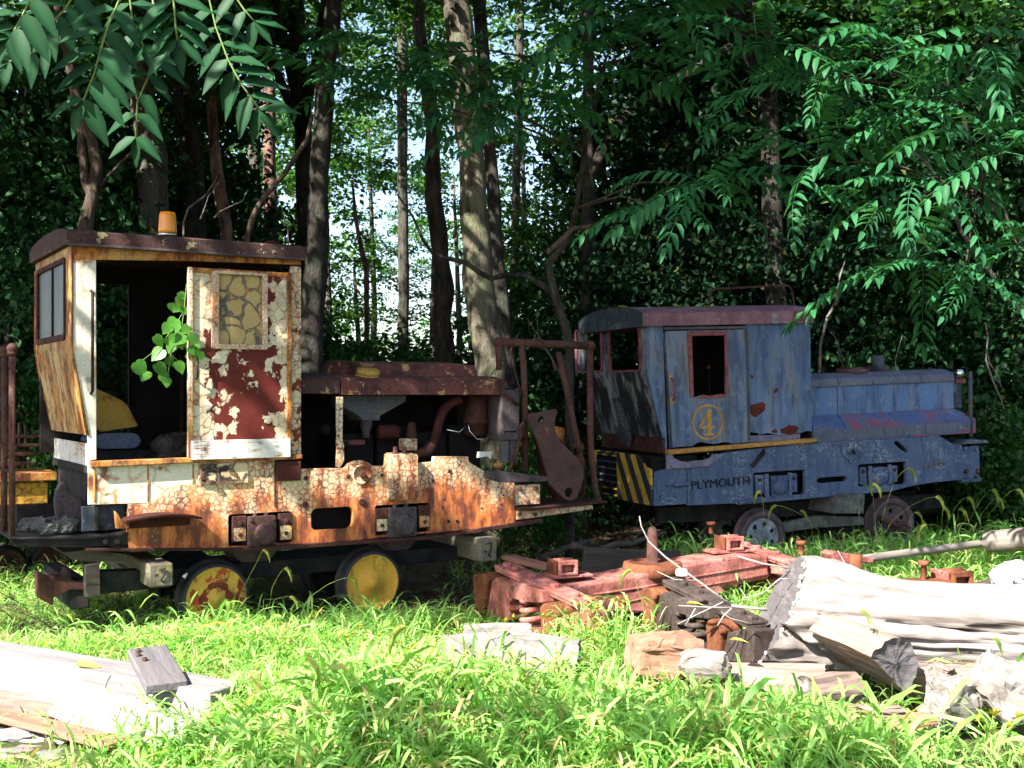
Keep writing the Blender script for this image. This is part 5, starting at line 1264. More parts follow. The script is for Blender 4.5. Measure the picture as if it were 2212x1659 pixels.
    MB().lathe((-.16, 0, .10), (0, 0, 1), [(.022, 0), (.022, .10), (.04, .105), (.04, .14), (0, .14)], 12).build('upright_bolt', M_bogie_o, o3)
build_bogie()

# ================================================================ logs, beams, boards
def basis(a, b):
    a, b = Vector(a), Vector(b); x = (b - a).normalized(); y = Vector((0, 0, 1)).cross(x).normalized(); z = x.cross(y)
    return Matrix(((x.x, y.x, z.x, a.x), (x.y, y.y, z.y, a.y), (x.z, y.z, z.z, a.z), (0, 0, 0, 1)))
def beam(name, a, b, w, h, mat, label, cat, jit=.006, seg=10, group=None, roll=0, bev=.008):
    """Squared timber between two points, its faces slightly uneven."""
    a, b = Vector(a), Vector(b); L = (b - a).length
    m = MB(); vs = []; fs = []
    for i in range(seg + 1):
        x = L * i / seg
        for yy, zz in ((-w / 2, -h / 2), (w / 2, -h / 2), (w / 2, h / 2), (-w / 2, h / 2)):
            n = mnoise.noise_vector(Vector((x * 2.3 + a.x * 7, yy * 9, zz * 9))) * jit
            vs.append((x + n.x * (1 if i in (0, seg) else 0) * 3, yy + n.y, zz + n.z))
    for i in range(seg):
        for k in range(4):
            fs.append((i * 4 + k, i * 4 + (k + 1) % 4, i * 4 + 4 + (k + 1) % 4, i * 4 + 4 + k))
    fs += [(3, 2, 1, 0), tuple(seg * 4 + k for k in range(4))]
    m.add(vs, fs)
    o = m.build(name, mat, None, bev)
    o.matrix_world = basis(a, b) @ Matrix.Rotation(R(roll), 4, 'X')
    return tag(o, label, cat, group)
def log(name, a, b, rads, label, cat='log', bark=M_log, end=M_logend, cut=0.0, grooves=(), rough=.03, nseg=56, nring=60, squash=1.0, group=None, halfcut=None):
    a, b = Vector(a), Vector(b); L = (b - a).length
    root = thing(name, label, cat, basis(a, b), group)
    vs = []; fs = []
    def rad(t, ph):
        i = t * (len(rads) - 1); k = min(int(i), len(rads) - 2); r = rads[k] + (rads[k + 1] - rads[k]) * (i - k)
        c, s = math.cos(ph), math.sin(ph)
        r *= 1 + rough * 2.2 * mnoise.noise(Vector((c * 1.6, s * 1.6, t * L * 1.4 + a.x))) + rough * mnoise.noise(Vector((c * 6, s * 6, t * L * 1.6))) + rough * .5 * mnoise.noise(Vector((c * 18, s * 18, t * L * 5))) + rough * .45 * mnoise.noise(Vector((c * 9, s * 9, t * L * 9))) - rough * .5 * max(0, mnoise.noise(Vector((c * 14 + 5, s * 14, t * L * 2.2))) - .25) * 3
        for (p0, p1, wd, dp, t0, t1_) in grooves:
            if t0 <= t <= t1_:
                pc = p0 + (p1 - p0) * (t - t0) / (t1_ - t0); d = (ph - pc + math.pi) % (2 * math.pi) - math.pi
                r -= dp * math.exp(-(d / wd) ** 2) * min(1, 6 * (t1_ - t), 1)
        return r
    for i in range(nring + 1):
        t = i / nring
        for k in range(nseg):
            ph = 2 * math.pi * k / nseg; r = rad(t, ph)
            y, z = r * math.cos(ph), r * math.sin(ph) * squash
            x = L * t + cut * (z + .0) * max(0, 1 - t * 3) + (0.012 * mnoise.noise(Vector((y * 30, z * 30, 1))) if i in (0, nring) else 0)
            if halfcut is not None:
                d = y * math.cos(halfcut[0]) + z * math.sin(halfcut[0])
                if d > halfcut[1]:
                    e = d - halfcut[1] + .012 * mnoise.noise(Vector((x * 4, y * 20, z * 20)))
                    y -= e * math.cos(halfcut[0]); z -= e * math.sin(halfcut[0])
            vs.append((x, y, z))
    for i in range(nring):
        for k in range(nseg):
            fs.append((i * nseg + k, i * nseg + (k + 1) % nseg, (i + 1) * nseg + (k + 1) % nseg, (i + 1) * nseg + k))
    MB().add(vs, fs, True).build('bark', bark, root)
    for base, nm in ((0, 'cut_end'), (nring * nseg, 'cut_end')):
        rim = vs[base:base + nseg]; cx = sum(p[0] for p in rim) / nseg; cy = sum(p[1] for p in rim) / nseg; cz = sum(p[2] for p in rim) / nseg
        V_ = []; F_ = []
        for j in range(5):
            s = 1 - j / 5
            for k, p in enumerate(rim):
                V_.append((cx + (p[0] - cx) * s + .010 * mnoise.noise(Vector((k * .7, j * 2, base))) * (j > 0) + (.015 if base == 0 else -.015) * (1 if j > 0 else 0), cy + (p[1] - cy) * s, cz + (p[2] - cz) * s))
        V_.append((cx, cy, cz))
        for j in range(4):
            for k in range(nseg):
                F_.append((j * nseg + k, j * nseg + (k + 1) % nseg, (j + 1) * nseg + (k + 1) % nseg, (j + 1) * nseg + k))
        for k in range(nseg): F_.append((4 * nseg + k, 4 * nseg + (k + 1) % nseg, 5 * nseg))
        MB().add(V_, F_, True).build(nm, end, root)
    return root
def chunk(name, c, size, rot, mat, label, cat, seed=0, amp=.22, group=None):
    bm = bmesh.new(); bmesh.ops.create_cube(bm, size=1.0)
    bmesh.ops.subdivide_edges(bm, edges=bm.edges, cuts=9, use_grid_fill=True)
    for v in bm.verts:
        n = mnoise.noise_vector(v.co * 2.1 + Vector((seed, seed * 2, 0))) * amp + mnoise.noise_vector(v.co * 7 + Vector((0, seed, seed))) * amp * .34 + mnoise.noise_vector(v.co * 17 + Vector((0, seed, seed))) * amp * .12
        l = v.co.length; v.co = v.co * (1 - .75 * max(0, l - .5) * (0 if amp < .1 else 1)) + n * .6
        v.co.x *= size[0]; v.co.y *= size[1]; v.co.z *= size[2]
    me = bpy.data.meshes.new(name); bm.to_mesh(me); bm.free(); me.materials.append(mat)
    o = OBJ(name, me); o.location = c; o.rotation_euler = [R(a) for a in rot]
    return tag(o, label, cat, group)
M_plankgrey = wood('dark_grey_plank', (0.085, 0.078, 0.085), (0.16, 0.148, 0.155), 0, 5, 0.5, seed=17)
def build_wood():
    # big bleached log on the right, butt end cut on the slant
    a = wp(q7(490, 595), 6.72); b = wp(q7(2480, 745), 6.62)
    big = log('split_log', a, b, [.345, .315, .272, .246, .242, .248, .262, .28], 'huge bleached log with slanting grey cut end at right', bark=M_log, cut=.42, nseg=128, nring=96, grooves=((3.2, 4.3, .055, .11, 0, .34), (3.6, 3.45, .03, .03, .25, .8), (2.2, 2.0, .07, .05, 0, .9), (2.9, 3.1, .05, .035, .1, 1), (3.35, 3.3, .05, .03, .3, 1), (4.7, 4.6, .06, .05, .2, 1)), rough=.085)
    rnd = random.Random(4)
    for i in range(34):
        ph = 1.7 + 3.0 * rnd.random()
        r = .318 + rnd.uniform(-.006, .01); y, z = r * math.cos(ph), r * math.sin(ph)
        MB().sphere((.42 * z + rnd.uniform(-.01, .01), y, z), rnd.uniform(.007, .018), 8, 6, (.7, 1.3, 1)).build('bracket_fungus', M_shelf, big)
    # quartered stub in front of it
    e = wp(q7(1300, 985), 5.95); f = e + Vector((-.20, .48, .05))
    log('quartered_log', e, f, [.165, .16, .155, .15], 'half round log stub with grey half moon end in front of the big log', bark=M_logbrown, end=M_logend, rough=.05, nring=30, halfcut=(5.45, .03))
    p = wp(q7(420, 985), 6.35)
    log('split_billet', p + Vector((-.28, .12, -.06)), p + Vector((.30, -.12, -.02)), [.10, .115, .11], 'brown split billet propping up the big log', bark=M_logbrown, rough=.07, nring=24, halfcut=(1.9, .03))
    p = wp(q7(860, 1140), 5.98)
    log('log_round', p + Vector((-.13, -.03, .01)), p + Vector((.16, .10, 0)), [.085, .09, .08], 'small rotten log round under the half round stub', bark=M_logbrown, end=M_log, rough=.08, nring=18)
    a, b = wp(q7(1380, 1010), 6.25), wp(q7(2500, 1060), 6.1)
    log('broken_slab', a, b, [.10, .14, .15, .15], 'brown broken trunk slab along the foot of the big log at right', 'log', M_logbrown, M_logbrown, rough=.12, nring=40, nseg=36, halfcut=(1.5, .06), grooves=((1.0, 1.2, .1, .04, 0, 1), (2.4, 2.2, .08, .04, 0, 1), (3.2, 3.3, .06, .03, 0, 1)))
    # bits on the right edge
    for i, (x, y, Y, s, r, mt, lab) in enumerate((
            (1700, 1200, 5.75, (.30, .20, .26), (10, 5, 30), M_log, 'pale broken wood chunk left of two at lower right corner'),
            (2080, 1100, 5.75, (.30, .24, .28), (0, 20, -20), M_log, 'large pale broken wood chunk at lower right corner'),
            (1640, 1010, 6.0, (.22, .12, .10), (0, 10, 60), M_logbrown, 'brown splinter of wood beside the half moon end'),
            (1180, 1260, 5.75, (.32, .10, .05), (0, 5, 15), M_logbrown, 'flat bark slab in front of the half round stub'),
            (620, 1150, 6.1, (.30, .10, .06), (0, 0, -15), M_logbrown, 'flat bark slab under the big log'),
            (1420, 1340, 5.55, (.26, .12, .05), (5, -5, 10), M_stump, 'reddish bark slab in the lower right grass'),
            (2160, 350, 7.2, (.26, .22, .18), (10, -20, 15), M_beamwhite, 'white block of wood behind the big log at right edge'))):
        chunk('wood_chunk', wp(q7(x, y), Y), s, r, mt, lab, 'wood', i * 3.1, .30, 'broken wood round the big log')
    a, b = wp(q7(1720, 465), 7.4), wp(q7(2090, 365), 7.4)
    log('branch_piece', a, b, [.035, .04, .045], 'dark mossy branch piece lying behind the big log', 'branch', M_darkwood, M_logend, rough=.1, nring=16, nseg=16)
    a, b = wp(q7(1090, 215), 9.3), wp(q7(2020, 95), 10.3)
    log('pale_pole', a, b, [.034, .034, .032], 'long pale wooden pole in the grass before the blue locomotive', 'pole', M_pole, M_logend, rough=.03, nring=16, nseg=20)
    a, b = wp(q7(1970, 95), 9.9), wp(q7(2330, 70), 9.5)
    log('sawn_log', a, b, [.095, .095, .095], 'short sawn log end at right edge above the gravel', 'log', M_pole, M_logbrown, rough=.04, nring=16, nseg=28)
    a, b = wp(t5(1000, 470), 13.3), wp(t5(1900, 250), 14.2)
    log('fallen_log', a + Vector((-1.2, -.2, -.2)), b, [.13, .14, .13, .12], 'grey fallen trunk on the ground beyond the blue locomotive nose', 'log', M_darkwood, M_logend, rough=.09, nring=24, nseg=24)
    # stump before the dark side frame
    chunk('rotten_stump', wp(q6(1560, 1110), 6.45), (.42, .32, .26), (0, 0, 10), M_stump, 'reddish brown rotten stump in the grass left of the big log', 'stump', 5, .22)
    chunk('wood_chunk', wp(q6(1820, 1180), 6.25), (.26, .10, .16), (15, 0, -8), M_log, 'pale split slab leaning on the rotten stump', 'wood', 9, .2, 'broken wood round the big log')
    # concrete pieces
    for i, (x, y, Y, s, r, lab) in enumerate(((1265, 410, 6.75, (.40, .22, .26), (0, -3, 6), 'pale concrete block, left of the three in the grass'), (1410, 300, 6.98, (.40, .12, .22), (0, 0, 2), 'flat grey topped concrete slab behind two pale blocks'), (1710, 400, 6.7, (.42, .20, .22), (0, 5, -7), 'pale concrete block, right of the three in the grass'))):
        p = wp(r6(x, y), Y)
        m = MB().box(-s[0] / 2, s[0] / 2, -s[1] / 2, s[1] / 2, -s[2] / 2, s[2] / 2)
        o = chunk('concrete_block', (p.x, p.y, p.z + .0), s, r, M_concrete, lab, 'block', 20 + i * 4, .07, 'concrete blocks in the grass')
    # beams at lower left
    beam('grey_beam', (-3.5, 7.02, .115), (-1.44, 5.86, .095), .24, .24, M_beamgrey, 'long weathered grey squared beam at lower left', 'beam', .008, 14)
    beam('white_beam', (-3.2, 6.62, .20), (-1.47, 5.45, .03), .13, .20, M_beamwhite, 'whitened beam lying in front of the grey beam', 'beam', .012, 14, roll=-12)
    q_ = beam('cross_plank', (-2.02, 6.40, .275), (-1.74, 5.84, .215), .21, .05, M_plankgrey, 'short grey plank with bolt heads leaning over the grey beam', 'plank', .008, 6)
    for i, (x, y) in enumerate(((.08, -.06), (.15, -.07), (.24, -.05))):
        MB().lathe((x, y, .03), (0, 0, 1), [(.016, 0), (.014, .012), (0, .014)], 8).build('bolt_head', M_pipe, q_)
    beam('red_board', (-2.95, 6.12, .06), (-1.86, 5.50, .03), .12, .035, M_boardred, 'thin red brown board under the white beam', 'board', .006, 8)
    beam('brown_board', (-3.1, 6.32, .08), (-2.25, 6.02, .06), .16, .09, M_logbrown, 'brown plank end below the white beam at left edge', 'board', .01, 8)
    a, b = wp(q8(1560, 650), 6.35), wp(r6(720, 600), 6.35)
    log('dark_log', a, b, [.05, .055, .05], 'dark bark covered log lying in grass right of the grey beam', 'log', M_darkwood, M_logend, rough=.12, nring=24, nseg=20)
    beam('grey_plank', wp(q8(1720, 965), 5.72), wp(r6(760, 950), 5.72), .10, .055, M_beamgrey, 'grey plank deep in the front grass', 'plank', .006, 8)
    beam('grey_plank', wp(q8(1780, 1075), 5.5), wp(r6(700, 1050), 5.5), .10, .05, M_beamgrey, 'lower of two grey planks in the front grass', 'plank', .006, 8)
    beam('white_post', wp(q8(1800, 880), 5.75), wp(q8(1990, 1060), 5.45), .11, .10, M_beamwhite, 'short whitened post end across the grey planks', 'post', .006, 6)
    for i, (x, y, s, r, mt) in enumerate(((60, 960, (.30, .16, .08), (5, 0, 20), M_beamgrey), (330, 1000, (.34, .14, .07), (0, 8, -10), M_beamwhite), (560, 930, (.26, .10, .06), (10, 0, 30), M_log), (130, 1110, (.34, .2, .10), (0, 0, 0), M_log), (480, 1110, (.3, .16, .08), (0, 10, 40), M_beamgrey), (760, 1090, (.22, .12, .06), (5, 5, -30), M_beamgrey))):
        lab = ['grey bark lump at left edge of the lower left heap', 'flat whitened slab in the lower left heap', 'small pale splinter at the foot of the white beam', 'pale lump in the bottom left corner', 'grey slab at the bottom left, nearest the viewer', 'grey lump at the right of the lower left heap'][i]
        chunk('wood_chunk', wp(q8(x, y), 5.75 - .2 * (y > 1050)), s, r, mt, lab, 'wood', 40 + i * 2.3, .3, 'broken wood at lower left')
    # behind the bogie
    beam('dark_plank', wp(t6(1330, 560), 9.7), wp(t6(2330, 590), 10.0), .05, .22, M_darkwood, 'dark rotten plank on edge behind the red bogie', 'plank', .012, 10)
    beam('brown_plank', wp(t6(560, 520), 9.6), wp(t6(1020, 640), 9.2), .14, .04, M_boardred, 'narrow brown board behind the left end of the bogie', 'plank', .008, 8)
    o = thing('dead_branch', 'dark grey dead branch on the litter behind the bogie', 'branch')
    for pts in (((900, 545), (1080, 460), (1240, 400), (1420, 355)), ((1530, 450), (1680, 390), (1850, 380), (1990, 320), (2200, 260)), ((1240, 400), (1330, 440), (1480, 440))):
        P_ = [wp(t6(*p), 10.1 + .1 * i) for i, p in enumerate(pts)]
        MB().tube(P_, [.035, .03, .025, .02, .015][:len(P_)], 8).jitter(.012, 9).build('limb', M_darkwood, o)
    # bleached thin branch reaching over the dark frame
    o = thing('bleached_branch', 'thin white dead branch sticking up from the big log end', 'branch')
    for q, pts, r0, r1, Y in ((q6, ((1382, 155), (1386, 220), (1440, 335), (1560, 440), (1700, 545), (1850, 655), (2010, 772)), .005, .013, 6.5), (q6, ((2010, 772), (2110, 790), (2260, 805)), .013, .017, 6.5), (q6, ((1652, 776), (1850, 785), (2010, 790)), .005, .010, 6.5), (q6, ((1640, 908), (1780, 840), (1960, 750)), .003, .007, 6.45), (q6, ((1690, 912), (1730, 850), (1768, 790)), .003, .006, 6.5), (q6, ((1922, 912), (1960, 850), (2016, 790)), .006, .008, 6.45), (q6, ((1942, 820), (2010, 868), (2150, 905)), .003, .007, 6.45), (q6, ((2068, 650), (2120, 722), (2230, 800)), .003, .007, 6.5), (q6, ((1500, 542), (1620, 600), (1770, 606)), .003, .007, 6.6), (t3, ((950, 340), (1120, 390), (1375, 435)), .007, .010, 6.9), (t3, ((980, 640), (1120, 600), (1245, 500), (1310, 495)), .004, .008, 6.7), (t3, ((1640, 300), (1700, 400), (1790, 530)), .003, .006, 7.0)):
        P_ = [wp(q(*p), Y) for p in pts]; k = len(P_)
        MB().tube(P_, [.62 * (r0 + (r1 - r0) * i / (k - 1)) for i in range(k)], 6).jitter(.008, 12).build('twig', M_twig, o)
    p = wp(q6(1672, 548), 6.9)
    chunk('white_pebble', p, (.075, .06, .05), (0, 0, 0), M_beamwhite, 'round white pebble on the dark bogie bar', 'stone', 2, .1)
    # debris on the front platform, gravel heap
    for i in range(12):
        rr = random.Random(i); q_ = YF.M @ Vector((YF.at(t1(200 + 25 * i, 1240), .1 + .3 * rr.random())[0], .1 + .35 * rr.random(), YF.at(t1(300, 1272))[1] + .03))
        chunk('clinker_lump', q_, (.10 + .05 * rr.random(), .10, .07 + .05 * rr.random()), (rr.random() * 90, 0, rr.random() * 90), M_concgrey, 'grey clinker lump on the front platform of the cream locomotive', 'lump', i * 1.7, .35, 'clinker lumps on the platform')
build_wood()
def gravel():
    rng = np.random.default_rng(5); V_ = []; F_ = []
    base = np.array([(1, 0, 0), (-1, 0, 0), (0, 1, 0), (0, -1, 0), (0, 0, 1), (0, 0, -1)], float)
    fc = [(0, 2, 4), (2, 1, 4), (1, 3, 4), (3, 0, 4), (2, 0, 5), (1, 2, 5), (3, 1, 5), (0, 3, 5)]
    for i in range(900):
        c = wg(q7(rng.uniform(1780, 2500), rng.uniform(150, 330)), 0)
        s = rng.uniform(.012, .035); b = base * rng.uniform(.6, 1.2, (6, 1)) * s + np.array((c.x, c.y, rng.uniform(0, .05)))
        k = len(V_) * 1; V_.extend(b.tolist()); F_.extend([tuple(k + j for j in f) for f in fc])
    me = mesh_np('gravel', V_, F_, rusty('dark_gravel', [(.03, .03, .034), (.07, .07, .08), (.13, .13, .14)], 20, 0, .3))
    o = OBJ('gravel', me); tag(o, 'dark blue grey gravel spilled at the right edge', 'gravel', kind='stuff')
gravel()
# yellow wagon at the left edge, behind
def wagon():
    F_ = Frame(*[(0.0), (0.0)], 0, 32)
    p = wp(t1(330, 1000), 9.9)
    F_ = Frame(p.x, p.y, 0, 32.0)
    o = thing('mine_wagon', 'yellow sided mine wagon with rusty rack behind the cream locomotive', 'wagon', F_.M)
    A = lambda x, y, v=0: F_.at(t1(x, y), v)
    ylw = peel('cracked_yellow', (.52, .30, .035), (.13, .06, .02), 16, .03, .18, 3, .35, seed=3)
    x0 = A(-300, 1000)[0]; x1 = A(300, 1000)[0]
    MB().box(x0, x1, 0, .04, A(200, 1080)[1], A(200, 945)[1]).build('side_board', ylw, o, .01)
    MB().box(x0, A(350, 900)[0], -.05, .6, A(200, 935)[1], A(200, 880)[1]).build('top_rail', M_orange, o, .008)
    MB().box(x0, x1 + .2, .0, .7, A(200, 1250)[1], A(200, 1085)[1]).build('chassis', M_steel, o, .008)
    for i, y in enumerate((660, 715, 770, 830)):
        MB().box(x0, A(300 - 20 * i, y)[0], .3 - .05 * i, .38 - .05 * i, A(0, y + 20)[1], A(0, y)[1]).build('rack_bar', M_rust, o, .004)
    for x in (110, 150, 190):
        MB().box(A(x, 600)[0], A(x + 14, 600)[0], .3, .34, A(0, 880)[1], A(0, 570 + (x - 110) * .3)[1]).build('rack_post', M_rust, o, .004)
    for x in (-150, 150):
        c = A(x, 1300, .1); wheel(o, c[0] + .3, .5, .17, .17, M_rust, M_steel, .05)
wagon()
# ================================================================ leaves
L_forest = leafmat('forest_leaf', (.010, .042, .008), (.028, .100, .016), (.22, .20, .03), .30, .45)
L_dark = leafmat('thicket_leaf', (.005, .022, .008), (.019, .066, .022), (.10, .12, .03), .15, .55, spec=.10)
L_far = leafmat('far_leaf', (.026, .085, .018), (.060, .175, .030), (.16, .24, .03), .42, .5)
L_ail = leafmat('ailanthus_leaf', (.014, .080, .032), (.034, .150, .056), (.16, .26, .03), .28, .5, spec=.14)
L_big = leafmat('near_ailanthus_leaf', (.006, .033, .013), (.017, .068, .026), None, .20, .5, spec=.12)
L_vine = leafmat('vine_leaf', (.045, .16, .02), (.085, .25, .03), None, .35, .38)
L_grass = leafmat('grass_blade', (.12, .35, .05), (.36, .62, .17), (.55, .48, .22), .45, .5, (1.3, 1.2, .6))
L_yellow = leafmat('yellow_leaf', (.45, .38, .06), (.55, .5, .12), None, .3, .5)
def bark(name, c1, c2, lichen=None, sc=9, ridge=.5):
    k = NT(name)
    v = k.vec((1, 1, .28))
    c1 = tuple(x * .55 for x in c1); c2 = tuple(x * 1.25 for x in c2)
    n = k.noise(sc, 7, .72, vec=v); c = k.mix(k.ramp(n, [(.38, 0.0), (.60, 1.0)]), c1, c2)
    fine = k.noise(sc * 4, 4, .7, vec=v)
    c = k.mix(k.ramp(fine, [(.55, 0.0), (.75, .8)]), c, tuple(x * .4 for x in c1))
    if lichen: c = k.mix(k.ramp(k.noise(5.5, 6, .68), [(.50, 0.0), (.60, .75)]), c, lichen)
    k.bump(k.op('ADD', n, k.op('MULTIPLY', fine, .5)), 1.0, .05)
    return k.done(c, .95)
B_grey = bark('grey_bark', (.045, .039, .033), (.115, .10, .083), (.095, .11, .085))
B_lichen = bark('lichen_bark', (.055, .048, .036), (.145, .128, .095), (.125, .155, .08))
B_dark = bark('dark_bark', (.018, .015, .013), (.050, .042, .036), (.055, .062, .048))
B_brown = bark('brown_bark', (.042, .030, .024), (.11, .08, .062))
B_red = bark('shaggy_bark', (.095, .05, .038), (.26, .155, .12), None, 12)
B_twig = bark('twig_bark', (.06, .045, .034), (.14, .11, .085), None, 14)
B_pale = bark('pale_vine_bark', (.12, .10, .09), (.24, .205, .185), None, 14)

def unit(a): return a / np.maximum(np.linalg.norm(a, axis=-1, keepdims=True), 1e-6)
def leaf_cards(pos, nrm, ax, L, w, rng, fold=.18):
    nrm = unit(nrm); ax = unit(ax - nrm * np.sum(ax * nrm, -1, keepdims=True)); sd = np.cross(nrm, ax)
    L = L[:, None]; w = w[:, None]
    b = pos - ax * L * .5; t = pos + ax * L * .5 - nrm * L * .10
    m = pos - ax * L * .06
    r_ = m + sd * w * .5 + nrm * w * fold; l_ = m - sd * w * .5 + nrm * w * fold
    V_ = np.stack([b, r_, t, l_], 1).reshape(-1, 3); n = len(pos); i = np.arange(n)[:, None] * 4
    F_ = np.concatenate([i + np.array([0, 1, 2]), i + np.array([0, 2, 3])], 1).reshape(-1, 3)
    return V_, F_, np.repeat(rng.random(n), 4)
def cloud(rng, centres, per, cr, flat, leaf, lw=.55, updown=.75):
    n = len(centres) * per
    c = np.repeat(centres, per, 0); r = np.repeat(rng.uniform(.6, 1.3, len(centres)), per)[:, None] * cr
    d = rng.normal(size=(n, 3)) * .55; d[:, 2] *= flat
    pos = c + d * r
    nrm = rng.normal(size=(n, 3)) * .55 + np.array([0, -.15, updown]); ax = rng.normal(size=(n, 3)) + unit(d) * .8; ax[:, 2] -= .35
    L = leaf * rng.uniform(.65, 1.25, n)
    return leaf_cards(pos, nrm, ax, L, L * lw, rng)
def crown_mesh(name, seed, ncl, per, rad, leaf, mat, cr=.4, flat=.55, shell=.45, lw=.58):
    rng = np.random.default_rng(seed)
    d = unit(rng.normal(size=(ncl, 3))); rr = rng.uniform(shell, 1.0, (ncl, 1)) ** .6
    c = d * rr * np.array(rad) * (1 + .18 * np.sin(d[:, :1] * 5 + seed) + .15 * np.sin(d[:, 2:] * 7 + seed * 2))
    V_, F_, a = cloud(rng, c, per, cr, flat, leaf, lw)
    return mesh_np(name, V_, F_, mat, a)
def crown(parent, me, loc, scale=(1, 1, 1), rot=0):
    o = OBJ('crown', me, parent); o.location = loc; o.scale = scale; o.rotation_euler = (0, 0, rot); o['kind'] = 'stuff'
    return o
def trunk_mesh(pts, rads, n=12, amp=.08, seed=0, smooth=True, sub=5):
    P_ = []; Rr = []
    for i in range(len(pts) - 1):
        for t in np.linspace(0, 1, sub, endpoint=False):
            P_.append(Vector(pts[i]).lerp(Vector(pts[i + 1]), t)); Rr.append(rads[i] * (1 - t) + rads[i + 1] * t)
    P_.append(Vector(pts[-1])); Rr.append(rads[-1])
    m = MB().tube(P_, Rr, n)
    out = []
    for v in m.v:
        nn = mnoise.noise_vector(Vector(v) * 2.2 + Vector((seed, 0, 0))) * amp * rads[0] * 2.0 + mnoise.noise_vector(Vector((v[0] * 14, v[1] * 14, v[2] * 4))) * amp * rads[0] * .7
        out.append((v[0] + nn.x, v[1] + nn.y, v[2] + nn.z * .3))
    m.v = out
    return m
def tree(name, label, pxpts, Y, widths, mat, top=9.0, group='forest trees', n=12, limbs=(), base_z=None):
    """Trunk through picture points (top to bottom) at distance Y, carried down to the ground and up out of view."""
    P_ = [wp(p, Y) for p in pxpts]; r = [w / FPX * Y / 2 for w in widths]
    P_ = P_[::-1]; r = r[::-1]
    base = Vector((P_[0].x + (P_[0].x - P_[1].x) * .25, Y, 0)); full = [base] + P_
    rr = [r[0] * 1.25] + r
    if P_[-1].z < top:
        d = (P_[-1] - P_[-2]).normalized(); full.append(P_[-1] + d * (top - P_[-1].z)); rr.append(r[-1] * .7)
    o = thing(name, label, 'tree', Matrix.Translation(base), group)
    trunk_mesh([p - base for p in full], rr, n, .08, Y).build('trunk', mat, o)
    for L_ in limbs:
        pts, ws = L_[0], L_[1]; lq = L_[2] if len(L_) > 2 else V0
        trunk_mesh([wp(lq(*p), Y) - base for p in pts], [w / FPX * Y / 2 for w in ws], 8, .10, Y + 3).build('limb', mat, o)
    return o, full[-1] - base

CR_A = crown_mesh('broad_crown', 1, 150, 60, (1.9, 1.9, 1.5), .115, L_forest)
CR_B = crown_mesh('broad_crown', 2, 130, 60, (1.7, 1.7, 1.9), .125, L_forest)
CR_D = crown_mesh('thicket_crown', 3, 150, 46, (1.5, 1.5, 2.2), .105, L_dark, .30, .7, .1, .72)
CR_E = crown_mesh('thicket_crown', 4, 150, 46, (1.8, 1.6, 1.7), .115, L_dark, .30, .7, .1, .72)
CR_F = crown_mesh('far_crown', 5, 46, 85, (2.3, 2.3, 2.4), .15, L_far, .52, .45, .2)
CR_G = crown_mesh('far_crown', 6, 40, 85, (2.6, 2.6, 1.9), .16, L_far, .52, .38, .2)
CR_H = crown_mesh('low_bush_crown', 7, 120, 50, (1.2, 1.0, .75), .08, L_forest, .28, .7, .2, .7)

L_shade = leafmat('shade_dark_leaf', (.003, .012, .005), (.009, .032, .013), (.08, .09, .02), .10, .55, spec=.10)  # thicket leaf again, deep shade put into its colour
def recolour(me, mat):
    c = me.copy(); c.materials.clear(); c.materials.append(mat); return c
CR_K, CR_M = recolour(CR_D, L_shade), recolour(CR_E, L_shade)
# ---------------------------------------------------------------- trunks one can pick out
TR = {}
def put(key, *a, **k):
    TR[key] = tree(*a, **k)
    return TR[key]
put('A', 'forked_tree', 'slender forked brown tree behind the cream cab roof, leftmost trunk', [r1(455, 420), r1(520, 720), r1(590, 900), r1(625, 1080), r1(610, 1240), r1(560, 1400), r1(545, 1520)], 11.2, [20, 22, 24, 26, 28, 30, 30], B_brown, limbs=(((( 520, 720), (525, 950), (555, 1180), (590, 1260)), (14, 18, 20, 20), r1), (((615, 1270), (700, 1140), (800, 1040), (880, 960)), (9, 7, 6, 4), r1)))
put('B', 'ash_tree', 'thick grey trunk rising behind the amber beacon', [r1(880, 300), r1(930, 700), r1(985, 1000), r1(1000, 1300), r1(1010, 1520)], 13.0, [52, 58, 66, 68, 70], B_grey)
put('C', 'oak_tree', 'dark brown vine hung trunk right of the amber beacon', [r1(1180, 250), r1(1190, 600), r1(1230, 900), r1(1250, 1200), r1(1260, 1500)], 14.6, [44, 48, 48, 50, 52], B_dark)
put('D', 'cedar_tree', 'thin shaggy reddish trunk between dark brown trunk and cab corner', [r1(1350, 380), r1(1370, 700), r1(1395, 1000), r1(1420, 1250), r1(1470, 1480)], 14.0, [20, 22, 26, 28, 26], B_red)
put('E', 'maple_tree', 'dark straight trunk just right of the cream cab', [(722, 0), (702, 180), (690, 420), (680, 600), (668, 790)], 12.6, [36, 40, 44, 50, 58], B_dark)
put('F', 'hickory_tree', 'sinuous grey brown trunk left of the thick lichen trunk', [(900, 0), (918, 150), (935, 280), (935, 420), (948, 520), (962, 620), (955, 690), (962, 760)], 17.0, [26, 30, 34, 36, 36, 38, 44, 44], B_brown)
put('G', 'poplar_tree', 'thick lichen mottled trunk in the middle of the picture', [(985, 0), (1003, 180), (1020, 350), (1025, 480), (1035, 620), (1058, 780)], 12.6, [58, 57, 56, 60, 66, 74], B_lichen, n=16)
put('G2', 'poplar_tree', 'grey trunk half hidden behind the thick lichen trunk', [(1035, 0), (1050, 200), (1066, 420), (1078, 600), (1102, 800)], 14.2, [28, 28, 28, 30, 36], B_dark)
put('H', 'dead_sapling', 'thin pale dead sapling in the gap left of the sinuous trunk', [r4(410, 140), r4(430, 400), r4(470, 600), r4(505, 740)], 18.5, [5, 8, 10, 11], B_red, top=5, limbs=((((375, 695), (440, 700), (490, 690)), (3, 5, 6), r4), (((400, 635), (455, 650), (480, 670)), (2, 4, 5), r4)))
